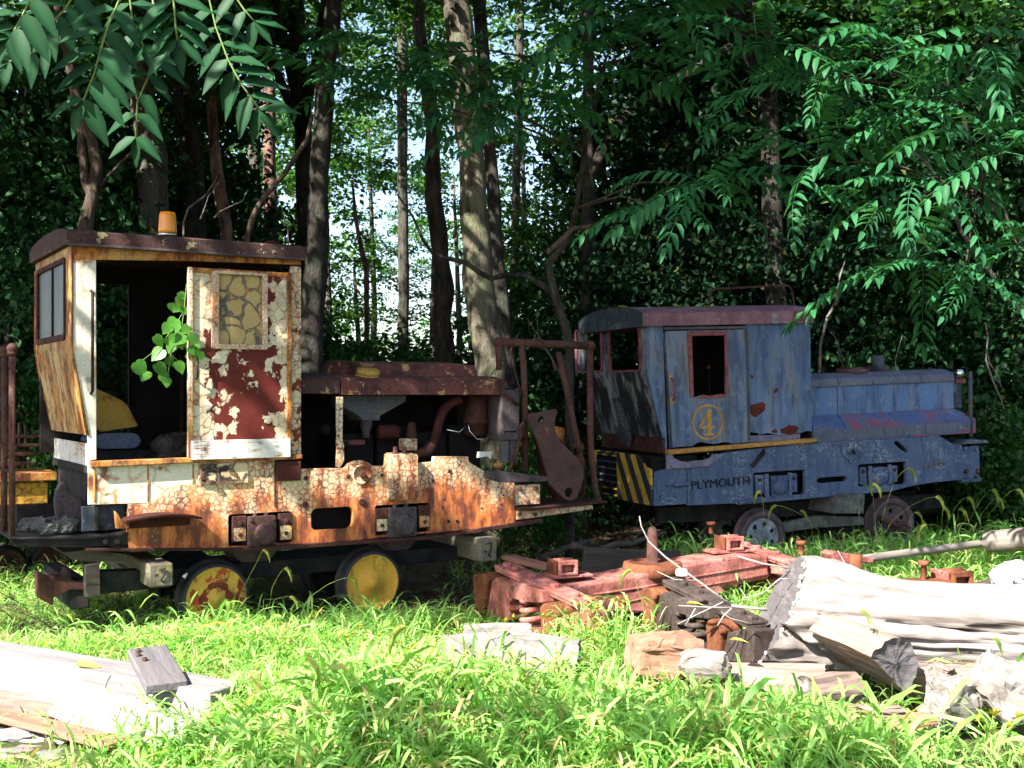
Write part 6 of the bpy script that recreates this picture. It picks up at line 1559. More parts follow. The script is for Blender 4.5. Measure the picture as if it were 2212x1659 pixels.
put('K', 'maple_tree', 'dim trunk behind the roof of the blue cab', [(1270, 300), (1270, 500), (1272, 590), (1268, 680)], 14.5, [26, 28, 30, 32], B_dark, limbs=((((1580, 100), (1500, 150), (1440, 185), (1340, 260), (1272, 380)), (20, 26, 28, 28, 26)),))
put('M', 'distant_tree', 'slim distant trunk at the top left of the sinuous trunk', [(868, 0), (868, 150), (870, 400), (872, 700)], 21.0, [22, 22, 22, 24], B_grey)
put('N', 'distant_tree', 'slim pale distant trunk right of the thick lichen trunk', [(1125, 0), (1122, 150), (1115, 400), (1110, 700)], 20.0, [16, 17, 18, 20], B_grey)
put('O', 'distant_tree', 'distant grey trunk seen between cab corner and dark straight trunk', [(548, 250), (550, 400), (552, 560)], 20.0, [26, 28, 30], B_grey)
put('Pp', 'distant_tree', 'pale trunk top showing at the upper left gap', [(578, 0), (580, 120), (585, 500)], 19.0, [28, 28, 30], B_red)
rc = random.Random(21)
for key, (o, tp) in TR.items():
    if key in ('H', 'L'): continue
    if key in ('M', 'N', 'F', 'O', 'Pp'): crown(o, rc.choice([CR_F, CR_G]), tp + Vector((0, .4, rc.uniform(-.2, .6))), (.8,) * 3, rc.random() * 6); continue
    crown(o, rc.choice([CR_A, CR_B]), tp + Vector((0, .4, rc.uniform(-.2, .6))), (rc.uniform(.9, 1.25),) * 3, rc.random() * 6)
    if key in ('B', 'C', 'A'):
        crown(o, rc.choice([CR_A, CR_B]), tp + Vector((rc.uniform(-1.2, 1.2), 1.2, -2.2)), (.8,) * 3, rc.random() * 6)

# ---------------------------------------------------------------- leafy backdrop, each tree on its own
def leafy(name, label, x, Y, zc, me, sc, mat=B_dark, tr=.10, group='background trees', rot=None):
    o = thing(name, label, 'tree', Matrix.Translation((x, Y, 0)), group)
    trunk_mesh([(0, 0, -.1), (.08, .05, zc * .5), (-.05, 0, zc + sc[2] * .6)], [tr, tr * .8, tr * .3], 8, .1, x).build('trunk', mat, o)
    crown(o, me, (0, 0, zc), sc, rot if rot is not None else (x * 7 + Y) % 6.28)
    return o
def X_(px, Y): return (px - CXP) / FPX * Y
lab = 'leafy tree deep in the background woods'
side = []
# dense dark wall behind the blue locomotive
i = 0
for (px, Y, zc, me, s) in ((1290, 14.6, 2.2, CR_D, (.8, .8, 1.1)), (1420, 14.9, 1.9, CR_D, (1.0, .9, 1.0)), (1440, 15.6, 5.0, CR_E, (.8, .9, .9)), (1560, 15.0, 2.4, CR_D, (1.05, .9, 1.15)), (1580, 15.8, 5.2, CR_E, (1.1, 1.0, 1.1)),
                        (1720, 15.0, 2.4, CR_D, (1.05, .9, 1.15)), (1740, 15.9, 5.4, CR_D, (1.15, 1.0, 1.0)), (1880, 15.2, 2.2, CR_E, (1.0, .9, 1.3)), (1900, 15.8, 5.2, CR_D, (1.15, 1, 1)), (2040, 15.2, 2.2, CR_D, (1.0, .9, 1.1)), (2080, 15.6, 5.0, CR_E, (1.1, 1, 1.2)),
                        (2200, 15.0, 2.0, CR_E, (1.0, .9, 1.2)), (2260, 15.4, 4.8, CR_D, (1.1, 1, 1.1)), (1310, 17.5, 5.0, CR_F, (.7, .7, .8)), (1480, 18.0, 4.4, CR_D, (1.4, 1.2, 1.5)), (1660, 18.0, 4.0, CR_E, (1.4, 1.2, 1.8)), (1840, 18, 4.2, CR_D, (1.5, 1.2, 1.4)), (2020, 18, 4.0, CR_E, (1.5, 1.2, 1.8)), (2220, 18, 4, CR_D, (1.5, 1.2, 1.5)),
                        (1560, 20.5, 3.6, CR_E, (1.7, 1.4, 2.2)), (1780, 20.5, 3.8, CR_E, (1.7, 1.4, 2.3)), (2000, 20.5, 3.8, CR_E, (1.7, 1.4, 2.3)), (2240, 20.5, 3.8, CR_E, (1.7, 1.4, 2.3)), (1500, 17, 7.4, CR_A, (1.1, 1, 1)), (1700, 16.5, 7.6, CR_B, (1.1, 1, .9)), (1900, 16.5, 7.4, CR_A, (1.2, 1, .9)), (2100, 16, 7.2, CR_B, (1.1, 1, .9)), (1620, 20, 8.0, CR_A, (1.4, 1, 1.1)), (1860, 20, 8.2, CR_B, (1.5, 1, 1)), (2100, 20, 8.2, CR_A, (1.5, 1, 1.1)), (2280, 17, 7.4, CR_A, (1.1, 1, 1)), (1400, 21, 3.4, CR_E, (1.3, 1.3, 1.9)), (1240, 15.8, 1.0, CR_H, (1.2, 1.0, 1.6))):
    if 1270 < px < 1790 and zc < 5.3: me = {CR_D: CR_K, CR_E: CR_M}.get(me, me)  # crowns in the dark band swap to the shade-darkened leaf colour
    leafy('thicket_tree', ('shade black tree in the darkest wood above the blue cab' if 1270 < px < 1790 else 'dark vine smothered tree behind the blue hood and nose') if zc < 7 else 'tall leafy tree filling the top right of the woods', X_(px, Y), Y, zc, me, s, group='dark thicket behind the blue locomotive', rot=(px * .37 + Y) % 6.28)
# left wall
for (px, Y, zc, me, s) in ((20, 11.4, 2.0, CR_D, (.75, .8, 1.0)), (-40, 12.0, 4.2, CR_E, (.9, .9, 1.0)), (130, 12.6, 3.2, CR_E, (.8, .8, 1.2)), (60, 13.5, 5.0, CR_D, (1.1, 1, 1)), (230, 14.8, 3.2, CR_D, (.9, .9, 1.3)), (260, 16, 5.0, CR_E, (1.1, 1, 1.2)), (420, 16.5, 2.6, CR_E, (1.0, .9, 1.1)), (90, 16, 3, CR_E, (1.2, 1, 1.7)), (380, 17, 4.8, CR_D, (1.0, 1, 1)), (-60, 14.5, 2.0, CR_D, (1, 1, 1.1)), (300, 18.5, 3.4, CR_E, (1.4, 1, 1.9)), (60, 19, 3.8, CR_E, (1.6, 1.2, 2.2)), (480, 19, 3.6, CR_D, (1.1, 1, 1.2))):
    leafy('thicket_tree', 'dark leafy tree in the woods behind the cream cab', X_(px, Y), Y, zc, me, s, group='dark trees behind the cream cab', rot=(px * .41 + Y) % 6.28)
# middle: open, sky showing through
for (px, Y, zc, me, s) in ((560, 17.0, 1.6, CR_E, (.9, .9, .9)), (700, 16.0, 1.2, CR_A, (.8, .8, .95)), (800, 17, 1.3, CR_B, (.85, .85, .75)), (900, 19, 1.2, CR_E, (.9, .9, .8)), (1010, 18, 1.2, CR_E, (.9, .8, .7)), (1130, 17.5, 1.1, CR_H, (1.5, 1.2, 1.7)), (1200, 18, 3.0, CR_A, (.8, .8, 1.0)),
                        (560, 22, 5.5, CR_F, (.95, .9, .9)), (770, 24, 4.0, CR_F, (.5, .8, .55)), (985, 26, 6.2, CR_G, (.6, .8, .6)), (1080, 27, 3.9, CR_F, (.5, .8, .5)), (870, 30, 5.6, CR_F, (.5, .8, .5)), (640, 25, 3.6, CR_F, (.9, .9, .8)), (800, 26, 7.6, CR_F, (.9, .9, .8)), (700, 22.5, 7.0, CR_G, (.75, .8, .7)), (930, 24, 9.0, CR_G, (.9, .9, .8)), (1130, 24, 7.4, CR_G, (.8, .9, .8)), (1220, 24, 5.4, CR_F, (.8, .8, 1.0)), (1180, 30, 3.2, CR_G, (1.0, .9, .8)), (840, 32, 2.2, CR_G, (1.1, .9, .7)), (1000, 33, 2.4, CR_G, (1.1, 1, .75)), (640, 31, 2.4, CR_F, (1, 1, .8)), (480, 26, 6.6, CR_F, (1.0, 1, .9)), (1300, 25, 8.2, CR_G, (.9, 1, .9)), (1060, 36, 6.4, CR_G, (.9, 1, .8))):
    leafy('woodland_tree', 'sunlit green tree far off in the gap between the trunks', X_(px, Y), Y, zc, me, s, B_grey, .09, 'trees in the bright gap', rot=(px * .29 + Y) % 6.28)
# bushes
for (px, Y, zc, s, lb) in ((2150, 13.6, .75, (.9, .8, 1.0), 'bright green bush beyond the blue nose, by the right edge'), (2230, 13.0, .6, (.8, .7, .9), 'low green bush at the right edge'), (1160, 11.8, .65, (.5, .5, .9), 'small green bush between the rear railing and the blue cab'), (60, 10.9, .9, (.6, .5, 1.0), 'dark bush behind the front railing'), (1990, 14.2, .7, (.9, .7, .8), 'dark bush behind the blue hood')):
    o = thing('bush', lb, 'bush', Matrix.Translation((X_(px, Y), Y, 0)), 'bushes')
    for j in range(4):
        a = j * 1.7; MB().tube([(0, 0, 0), (.2 * math.cos(a), .2 * math.sin(a), zc * .6), (.4 * math.cos(a), .4 * math.sin(a), zc * 1.1)], [.02, .014, .006], 5).build('stem', B_twig, o)
    crown(o, CR_H, (0, 0, zc), s, px)

# ---------------------------------------------------------------- overhead canopy: trees at the wood's edge, unseen leaves set up-sun to shape shade
SPOTS = []  # sun fleck targets: canopy leaves in their way are cut out
def spot(p, r): SPOTS.append((np.array(p), r))
def spy(q, x, y, r, v=0.0):
    u, z = YF.at(q(x, y), v); spot(YF.M @ Vector((u, v, z)), r)
for a in ((q1, 1150, 1000, .22), (q1, 1250, 800, .12), (q1, 980, 1140, .10), (q1, 560, 620, .17), (q1, 540, 900, .10), (q1, 380, 1180, .12), (q1, 410, 1500, .12), (q1, 900, 365, .09), (q1, 1500, 385, .12), (q1, 1900, 395, .10), (q1, 1375, 640, .12), (q1, 1400, 820, .08), (q1, 2040, 1000, .07), (q1, 2010, 1400, .10), (q1, 1780, 1530, .10), (q1, 1560, 1490, .07), (q3, 800, 400, .30), (q3, 1250, 420, .22), (q3, 1200, 760, .24), (q3, 1560, 480, .2), (q3, 1650, 150, .12), (q2, 860, 960, .17), (q2, 1180, 980, .18), (q2, 400, 1060, .16), (q2, 200, 1300, .14), (q2, 1300, 1230, .22), (q2, 1500, 1250, .14), (q2, 640, 1080, .14), (q2, 780, 405, .07), (q2, 980, 405, .05), (q2, 1270, 390, .06), (q2, 1430, 410, .05), (q2, 1290, 310, .04), (r7, 620, 840, .12), (r7, 1700, 470, .05), (q2, 1670, 1110, .12), (q2, 1850, 1220, .06), (q1, 420, 380, .06), (q2, 840, 300, .05)):
    spy(*a)
for (p, Y, r) in ((r4(1215, 470), 12.4, .17), (r4(1200, 400), 12.4, .10), (r4(150, 330), 12.5, .12), (r2(730, 240), 12.4, .14), (r4(1280, 1240), 12.4, .06), (r4(1190, 860), 12.4, .06), (r1(1390, 980), 13.9, .10), (r1(1420, 1250), 13.9, .10), (r1(540, 1300), 11.1, .06), (t3(900, 430), 8.7, .35), (t3(1200, 300), 9.2, .28), (t3(1500, 350), 9.0, .3), (t3(700, 520), 7.8, .12), (t3(450, 700), 7.4, .15), (q6(1000, 700), 8.0, .05), (q6(880, 530), 8.6, .04), (r3(2130, 1050), 7.0, .2), (r3(2180, 1180), 7.0, .15)):
    spot(wp(p, Y), r)
for xx in (.5, .9, 1.3, 1.7, 2.1, 2.4): spot(BG.M @ Vector((xx, -.15, .4)), .30 if xx > .8 else .12)
for yy in (-.5, -.2, .2): spot(BG.M @ Vector((2.3, yy, .4)), .25)
for (x, y, r) in ((-3.9, 9.3, .55), (-3.6, 9.9, .5), (-4.3, 10.2, .5), (-4.6, 9.0, .5), (3.3, 9.3, .7), (4.2, 9.6, .8), (4.6, 10.6, .7), (5.3, 11.2, .6), (5.0, 9.5, .8), (2.8, 9.0, .4), (-.3, 7.9, .15), (1.2, 7.4, .4), (2.0, 7.6, .4)):
    spot((x, y, .15), r)
def canopy():
    rng = np.random.default_rng(9); S = np.array(SUN)
    ncl = 2600
    tgt = np.stack([rng.uniform(-6.5, 8.5, ncl), rng.uniform(7.9, 19, ncl), rng.uniform(0, 4.2, ncl)], 1)
    z = rng.uniform(5.4, 8.8, ncl)
    c = tgt + S * ((z - tgt[:, 2]) / S[2])[:, None]  # clusters moved from their shade targets back along the sun
    keep = (c[:, 1] > 2.9) & ((tgt[:, 1] < 13.2) | (rng.random(ncl) < .55))
    c = c[keep]
    t2_ = np.stack([rng.uniform(.9, 6.0, 800), rng.uniform(10.6, 13.2, 800), rng.uniform(.3, 2.7, 800)], 1); z2 = rng.uniform(5.4, 8.8, 800)
    t3_ = np.stack([rng.uniform(-3.6, .2, 500), rng.uniform(7.8, 9.8, 500), rng.uniform(.3, 2.8, 500)], 1); z3 = rng.uniform(5.4, 8.8, 500)
    c = np.concatenate([c, t2_ + S * ((z2 - t2_[:, 2]) / S[2])[:, None], t3_ + S * ((z3 - t3_[:, 2]) / S[2])[:, None]])
    V_, F_, a = cloud(rng, c, 22, .42, .5, .15, .6)
    pos = V_.reshape(-1, 4, 3).mean(1)
    ok = np.ones(len(pos), bool)
    for (p, r) in SPOTS:
        d = pos - p; al = d @ S; dist = np.linalg.norm(d - al[:, None] * S, axis=1)
        ok &= ~((dist < r * .80 * (1 + .3 * np.sin(pos[:, 0] * 9 + pos[:, 1] * 7)) + .02) & (al > .5))
    # nothing over the sunny clearing in front
    g = pos - S * (pos[:, 2:] / S[2])
    ok &= g[:, 1] > 7.40 + .25 * np.sin(g[:, 0] * 2.3) + .12 * np.sin(g[:, 0] * 7)
    # and none hanging low into the view
    py = HYP - (pos[:, 2] - CAMZ) / np.maximum(pos[:, 1], .1) * FPX
    ok &= py < 30
    Vq = V_.reshape(-1, 4, 3)[ok]; aq = a.reshape(-1, 4)[ok]; cx = pos[ok, 0]
    trunks = ((-6.6, 7.4, 'overhanging tree at the wood edge, left of the picture', lambda x: x < -3.2), (-3.0, 16.5, 'tall tree whose crown shades the cream locomotive', lambda x: (x >= -3.2) & (x < -.4)), (3.2, 14.4, 'tall tree whose crown shades the blue locomotive', lambda x: (x >= -.4) & (x < 2.4)), (7.6, 12.8, 'overhanging tree at the wood edge, right of the picture', lambda x: x >= 2.4))
    for tx, ty, lb, f in trunks:
        s = f(cx)
        if not s.any(): continue
        o = thing('shade_tree', lb, 'tree', Matrix.Translation((tx, ty, 0)), 'trees that shade the clearing')
        cen = Vq[s].reshape(-1, 3).mean(0)
        trunk_mesh([(0, 0, -.1), (.1, 0, 2.5), (.0, .1, 5.5), ((cen[0] - tx) * .25, (cen[1] - ty) * .25, 7.2)], [.16, .14, .12, .09], 10, .08, tx).build('trunk', B_dark, o)
        for j in range(4):
            tgt_ = Vq[s][rng.integers(s.sum())].mean(0) - np.array((tx, ty, 0))
            trunk_mesh([(0, .1, 5.4), tuple(tgt_ * np.array((.5, .5, 0)) + np.array((0, 0, 6.8))), tuple(tgt_)], [.07, .05, .02], 6, .1, j).build('limb', B_dark, o)
        vv = Vq[s].reshape(-1, 3) - np.array((tx, ty, 0)); n = s.sum(); ii = np.arange(n)[:, None] * 4
        FF = np.concatenate([ii + np.array([0, 1, 2]), ii + np.array([0, 2, 3])], 1).reshape(-1, 3)
        me = mesh_np('canopy', vv, FF, L_forest, aq[s].ravel())
        c_ = OBJ('crown', me, o); c_['kind'] = 'stuff'
canopy()

# ---------------------------------------------------------------- compound leaves
def leaflet_geo(L, w, bend=.15, fold=.22):
    V_ = [(0, 0, 0), (L * .33, 0, -.02 * L), (L * .68, 0, -bend * L * .45), (L, 0, -bend * L),
          (L * .22, w * .46, w * fold), (L * .55, w * .44, w * fold * .9 - bend * L * .3), (L * .82, w * .2, -bend * L * .6),
          (L * .22, -w * .46, w * fold), (L * .55, -w * .44, w * fold * .9 - bend * L * .3), (L * .82, -w * .2, -bend * L * .6)]
    F_ = [(0, 1, 4), (1, 5, 4), (1, 2, 5), (2, 6, 5), (2, 3, 6), (0, 7, 1), (1, 7, 8), (1, 8, 2), (2, 8, 9), (2, 9, 3)]
    return np.array(V_), F_
def frond_mesh(name, seed, pairs, mat, L=.62, leafL=.115, droop=.32):
    rng = np.random.default_rng(seed); V_ = []; F_ = []; A_ = []
    def rach(s): return np.array((L * s * (1 - .08 * s), .02 * math.sin(s * 3 + seed), .05 * s * L - droop * L * s * s))
    def addl(M, t, Lf, hue):
        v, f = leaflet_geo(Lf, Lf * .36, .12 + .2 * rng.random()); b = len(V_)
        V_.extend((v @ M.T + t).tolist()); F_.extend([tuple(b + i for i in q) for q in f]); A_.extend([hue] * len(v))
    for k in range(pairs):
        s = .16 + .80 * k / (pairs - 1); t = rach(s); tg = unit(rach(min(1, s + .03)) - rach(s - .03))
        for sd in (-1, 1):
            if rng.random() < .05: continue
            a = R(68 - 26 * s + rng.uniform(-8, 8)); side = np.array((0, sd, 0)); dr = unit(tg * math.cos(a) + side * math.sin(a) + np.array((0, 0, -.20 + rng.uniform(-.12, .12))))
            up = unit(np.array((0, sd * rng.uniform(-.1, .3), 1)) - dr * dr[2]); y = np.cross(up, dr)
            addl(np.stack([dr, y, up], 1), t, leafL * (1.0 - .35 * abs(s - .5)) * rng.uniform(.75, 1.15), rng.random() * (.95 if rng.random() < .9 else 1.0))
    t = rach(1.0); dr = unit(rach(1) - rach(.95)); up = unit(np.array((0, 0, 1)) - dr * dr[2]); addl(np.stack([dr, np.cross(up, dr), up], 1), t, leafL * .8, .4)
    b = len(V_); m = 10
    for i in range(m + 1):
        p = rach(i / m); r = .0035 * (1 - .7 * i / m)
        V_.extend([(p + np.array((0, r, 0))).tolist(), (p + np.array((0, -r, 0))).tolist(), (p + np.array((0, 0, -r * 1.5))).tolist()]); A_.extend([.9] * 3)
    for i in range(m):
        for j in range(3):
            q0, q1_ = b + i * 3 + j, b + i * 3 + (j + 1) % 3; F_.append((q0, q1_, q1_ + 3)); F_.append((q0, q1_ + 3, q0 + 3))
    return mesh_np(name, V_, F_, mat, A_)
FR = [frond_mesh('frond', 31 + i, 9 + i % 4, L_ail, .58 + .05 * (i % 3), .105, .25 + .1 * (i % 3)) for i in range(6)]
def place_frond(parent, p, az, el, roll, sc, i):
    o = OBJ('frond', FR[i % len(FR)], parent)
    o.matrix_local = Matrix.Translation(p) @ Matrix.Rotation(az, 4, 'Z') @ Matrix.Rotation(-el, 4, 'Y') @ Matrix.Rotation(roll, 4, 'X') @ Matrix.Scale(sc, 4)
    return o
def ailanthus(label, pts, radii, Y, rosettes, seed, name='ailanthus_tree'):
    rnd = random.Random(seed)
    base = wp(pts[-1][0](*pts[-1][1]), Y); base = Vector((base.x, Y, 0))
    o = thing(name, label, 'tree', Matrix.Translation(base), 'ailanthus saplings')
    P_ = [wp(q(*p), Y + dy) - base for (q, p, dy) in [(a[0], a[1], a[2] if len(a) > 2 else 0) for a in pts]]
    trunk_mesh([Vector((0, 0, -.05))] + P_[::-1] if P_[-1].z > .05 else P_[::-1], ([radii[-1] * 1.1] if P_[-1].z > .05 else []) + radii[::-1], 8, .1, seed).build('trunk', B_dark, o)
    i = seed
    for (x, y, Yr, k, sc, az0, spread) in rosettes:
        c = wp((x, y), Yr) - base
        near = min(P_, key=lambda p: (p - c).length + max(0, p.z - c.z) * .7)
        mid = near.lerp(c, .55) + Vector((rnd.uniform(-.05, .05), 0, .10))
        if (c - near).length > .05: trunk_mesh([near, mid, c], [.011, .008, .005], 6, .1, i).build('branch', B_brown, o)
        for j in range(k):
            az = az0 + spread * ((j + .5) / k - .5) + rnd.uniform(-.2, .2)
            place_frond(o, c + Vector((rnd.uniform(-.03, .03), rnd.uniform(-.03, .03), rnd.uniform(-.04, .04))), az, R(rnd.uniform(-22, 42)), R(rnd.uniform(-30, 30)), sc * 1.38 * rnd.uniform(.8, 1.15), i)
            i += 1
    return o
T2 = 2 * math.pi; FRONT = R(-90)
ailanthus('ailanthus sapling with crooked dark stem between the locomotives', [(V0, (1300, 150), -.6), (V0, (1262, 330), -.4), (V0, (1245, 450), -.2), (V0, (1225, 520)), (V0, (1185, 570)), (V0, (1200, 640)), (V0, (1230, 740))], [.014, .020, .024, .028, .034, .036, .04], 10.6,
          [(1540, 392, 8.6, 9, 1.15, FRONT, T2), (1440, 450, 8.8, 5, .9, FRONT, 4), (1150, 190, 9.4, 8, 1.0, FRONT, T2), (1250, 120, 9.2, 9, 1.1, FRONT, T2), (1010, 215, 9.6, 8, 1.0, FRONT, T2), (860, 120, 9.6, 8, 1.05, FRONT, T2), (740, 200, 9.8, 7, 1.0, FRONT, T2), (1080, 270, 9.5, 7, .95, FRONT, 4), (1340, 40, 8.8, 8, 1.1, FRONT, T2), (1420, 140, 9.0, 6, 1, FRONT, T2), (930, 190, 9.7, 7, 1.0, FRONT, 4.5), (1500, 30, 8.6, 8, 1.1, FRONT, T2), (660, 120, 9.9, 6, .9, FRONT, 4)], 1)
ailanthus('ailanthus sapling arching in from the top right corner', [(V0, (2212, 10)), (r3, (2030, 170)), (r3, (1860, 430)), (r3, (1780, 600)), (V0, (2120, 420)), (V0, (2330, 700), .3), (V0, (2420, 1050), .3)], [.010, .013, .015, .016, .02, .028, .034], 8.6,
          [(1755, 350, 8.4, 9, 1.1, FRONT, T2), (1905, 105, 8.0, 9, 1.1, FRONT, T2), (2010, 215, 8.0, 8, 1.1, FRONT, T2), (1985, 385, 8.2, 8, 1.05, FRONT, 4.6), (1975, 560, 8.4, 9, 1.1, FRONT, T2), (2100, 300, 7.8, 7, 1.0, FRONT, T2), (2170, 330, 7.0, 5, .95, FRONT, 3.4), (1660, 90, 8.2, 8, 1.1, FRONT, T2), (1790, 170, 8.2, 8, 1.0, FRONT, T2), (2120, 90, 7.8, 8, 1.1, FRONT, T2), (1600, 190, 8.6, 6, 1.0, FRONT, 4.5), (1880, 470, 8.5, 6, .9, FRONT, 4), (2080, 610, 8.4, 6, .9, FRONT, 4), (2200, 540, 8.0, 5, .9, FRONT, 4)], 5)
# pale twisting vine stem on the right, thin stems
def stem(name, label, q, pts, r, Y, mat=B_pale, cat='vine'):
    P_ = [wp(q(*p), Y) for p in pts]; b = P_[-1]
    o = thing(name, label, cat, Matrix.Translation((b.x, b.y, max(0, b.z))), 'bare stems')
    trunk_mesh([p - o.location for p in P_], r, 7, .12, Y).build('stem', mat, o); return o
stem('vine_stem', 'long pale bare vine stem curving down at the right', r5, ((1540, 240), (1650, 320), (1720, 430), (1790, 560), (1850, 720), (1960, 870), (2040, 980), (2100, 1090), (2212, 1190), (2330, 1400), (2360, 1700)), [.012, .015, .016, .017, .018, .019, .02, .02, .02, .02, .02], 9.4)
stem('vine_stem', 'crooked pale stem rising beside the blue cab corner', r5, ((1180, 890), (1150, 980), (1130, 1130), (1080, 1210), (1040, 1370), (1030, 1600), (1030, 1900)), [.008, .012, .017, .016, .018, .02, .02], 13.2)
stem('vine_stem', 'thin pale stem at the right above the blue nose', q5, ((1930, 20), (1950, 130), (1935, 290), (1980, 430), (2060, 620), (2090, 1000)), [.008, .010, .011, .012, .012, .013], 13.6)
stem('bent_sapling', 'slanting brown stem left of the dark straight trunk', r1, ((2020, 760), (1985, 910), (1840, 1130), (1720, 1260), (1640, 1400), (1600, 1540), (1590, 1900)), [.02, .024, .028, .030, .032, .032, .034], 11.6, B_brown, 'stem')
stem('bare_branch', 'bare horizontal branch crossing before the thick lichen trunk', r4, ((720, 240), (830, 400), (900, 560), (960, 640), (1060, 680), (1190, 710), (1290, 780), (1370, 820), (1480, 790), (1610, 800), (1700, 850), (1790, 920), (1850, 1020)), [.008, .012, .016, .018, .02, .022, .024, .025, .025, .026, .03, .036, .04], 10.8, B_dark, 'branch')
stem('bare_branch', 'bare thin twig tangle above the cab roof right of the beacon', r1, ((1430, 1090), (1390, 1180), (1330, 1270), (1220, 1350), (1190, 1440), (1190, 1530)), [.004, .006, .008, .010, .010, .011], 9.8, B_twig, 'branch')
stem('bare_branch', 'crooked branch reaching right to the ailanthus leaves', r2, ((1950, 1415), (1800, 1430), (1690, 1440), (1590, 1470), (1500, 1480), (1420, 1560), (1330, 1640)), [.006, .010, .014, .018, .022, .026, .028], 10.3, B_brown, 'branch')
rs_ = random.Random(31)
for k_ in range(14):
    x0, y0 = rs_.choice([(rs_.uniform(1780, 2200), rs_.uniform(680, 900)), (rs_.uniform(1100, 1220), rs_.uniform(640, 860)), (rs_.uniform(420, 640), rs_.uniform(380, 520))]); dx, dy = rs_.uniform(-90, 90), rs_.uniform(60, 170)
    Yk = 13.4 if x0 > 1700 else (11.9 if x0 > 1000 else 10.6)
    stem('thin_twig', 'thin bare twig tangled in the undergrowth', V0, ((x0, y0), (x0 + dx * .3 + rs_.uniform(-12, 12), y0 + dy * .4), (x0 + dx * .8, y0 + dy * .75), (x0 + dx, y0 + dy)), [.003, .005, .007, .009], Yk, B_pale, 'twig')
# ---------------------------------------------------------------- big leaves close by, top left
def big_fronds():
    o = thing('ailanthus_tree', 'large dark green compound leaves hanging close at the top left', 'tree', Matrix.Translation((-3.5, 2.6, 0)), 'ailanthus saplings')
    trunk_mesh([(0, 0, -.05), (.05, 0, 1.6), (.0, .05, 3.0), (.15, -.1, 4.0)], [.07, .06, .05, .03], 9, .08, 3).build('trunk', B_dark, o)
    trunk_mesh([(.02, .05, 2.9), (.8, .1, 3.12), (1.8, .3, 3.10), (2.7, .6, 3.02), (3.3, .9, 3.0)], [.035, .028, .022, .015, .008], 7, .1, 5).build('limb', B_dark, o)
    trunk_mesh([(.1, -.05, 3.7), (1.0, -.5, 3.8), (2.2, -.7, 3.9)], [.03, .022, .01], 7, .1, 6).build('limb', B_dark, o)
    ub_ = OBJ('shading_leaves', shading_bough(), o); ub_['kind'] = 'stuff'  # unseen leaf cloud added to keep sun off the hanging fronds
    v, f = leaflet_geo(1.0, .38, .18, .13); me = mesh_np('leaflet', v, f, L_big, [.95, .75, .7, .5, .05, .12, .1, .1, .05, .1]); me.polygons.foreach_set('use_smooth', [True] * len(f))
    rnd = random.Random(8); off = Vector((-3.5, 2.6, 0))
    for fi, (pts, Y, n, ll, tint) in enumerate(((((790, -40), (700, 170), (650, 330), (610, 480), (540, 655)), 2.9, 6, .125, 0), (((1120, -40), (1130, 60), (1137, 160), (1150, 262)), 2.9, 4, .115, 0), (((230, -60), (165, 60), (110, 170), (60, 250)), 2.8, 4, .115, 0), (((1350, -30), (1400, 180), (1480, 390), (1560, 540), (1690, 720)), 3.6, 8, .125, 0), (((1010, 330), (970, 480), (890, 660), (880, 900)), 3.4, 5, .105, 0), (((500, -60), (420, 60), (330, 160)), 3.0, 4, .11, 0), (((1500, -60), (1580, 60), (1650, 140)), 3.6, 3, .11, 0), (((330, 300), (240, 330), (60, 400)), 3.4, 3, .10, 0), (((840, -20), (860, 150), (930, 300)), 3.3, 4, .11, 0))):
        P_ = [wp(r1(*p), Y) - off for p in pts]
        m = MB().tube([P_[0] + Vector((0, -.05, .25))] + P_, [.0035] + [.003] * len(P_), 6); ra = m.build('rachis', L_yel_stem, o)
        k = len(P_) - 1
        def at(t):
            i = min(int(t * k), k - 1); return P_[i].lerp(P_[i + 1], t * k - i)
        dirn = (P_[-1] - P_[0]).normalized()
        for j in range(n):
            t = .12 + .86 * j / (n - 1); p = at(t); tg = (at(min(1, t + .05)) - at(t - .05)).normalized()
            sd = tg.cross(Vector((0, 1, 0))).normalized()
            for s in (-1, 1):
                a = R(74 - 22 * t + rnd.uniform(-8, 8)); d = (tg * math.cos(a) + sd * s * math.sin(a)); d = (d + Vector((0, rnd.uniform(-.35, .15), -.10))).normalized()
                up = Vector((rnd.uniform(-.2, .2), -.75, .65)); up = (up - d * up.dot(d)).normalized(); y = up.cross(d)
                M = Matrix(((d.x, y.x, up.x, p.x), (d.y, y.y, up.y, p.y), (d.z, y.z, up.z, p.z), (0, 0, 0, 1)))
                c = OBJ('leaflet', me, ra); c.matrix_local = M @ Matrix.Scale(ll * 1.05 * rnd.uniform(.85, 1.15) * (1 - .25 * max(0, t - .6)), 4)
        d = tg; up = Vector((0, -.8, .5)); up = (up - d * up.dot(d)).normalized(); y = up.cross(d); p = P_[-1]
        c = OBJ('leaflet', me, ra); c.matrix_local = Matrix(((d.x, y.x, up.x, p.x), (d.y, y.y, up.y, p.y), (d.z, y.z, up.z, p.z), (0, 0, 0, 1))) @ Matrix.Scale(ll * .8, 4)
def shading_bough():  # leaves above the view, placed to shade the near fronds
    rng = np.random.default_rng(77)
    c = np.stack([rng.uniform(-3.6, -.9, 60), rng.uniform(1.2, 2.4, 60), rng.uniform(3.35, 4.2, 60)], 1) - np.array((-3.5, 2.6, 0))
    V_, F_, a = cloud(rng, c, 22, .22, .6, .12, .4)
    return mesh_np('shading_leaves', V_, F_, L_big, a * .9)
L_yel_stem = leafmat('leaf_stalk', (.16, .24, .06), (.20, .28, .08), None, .1)
big_fronds()
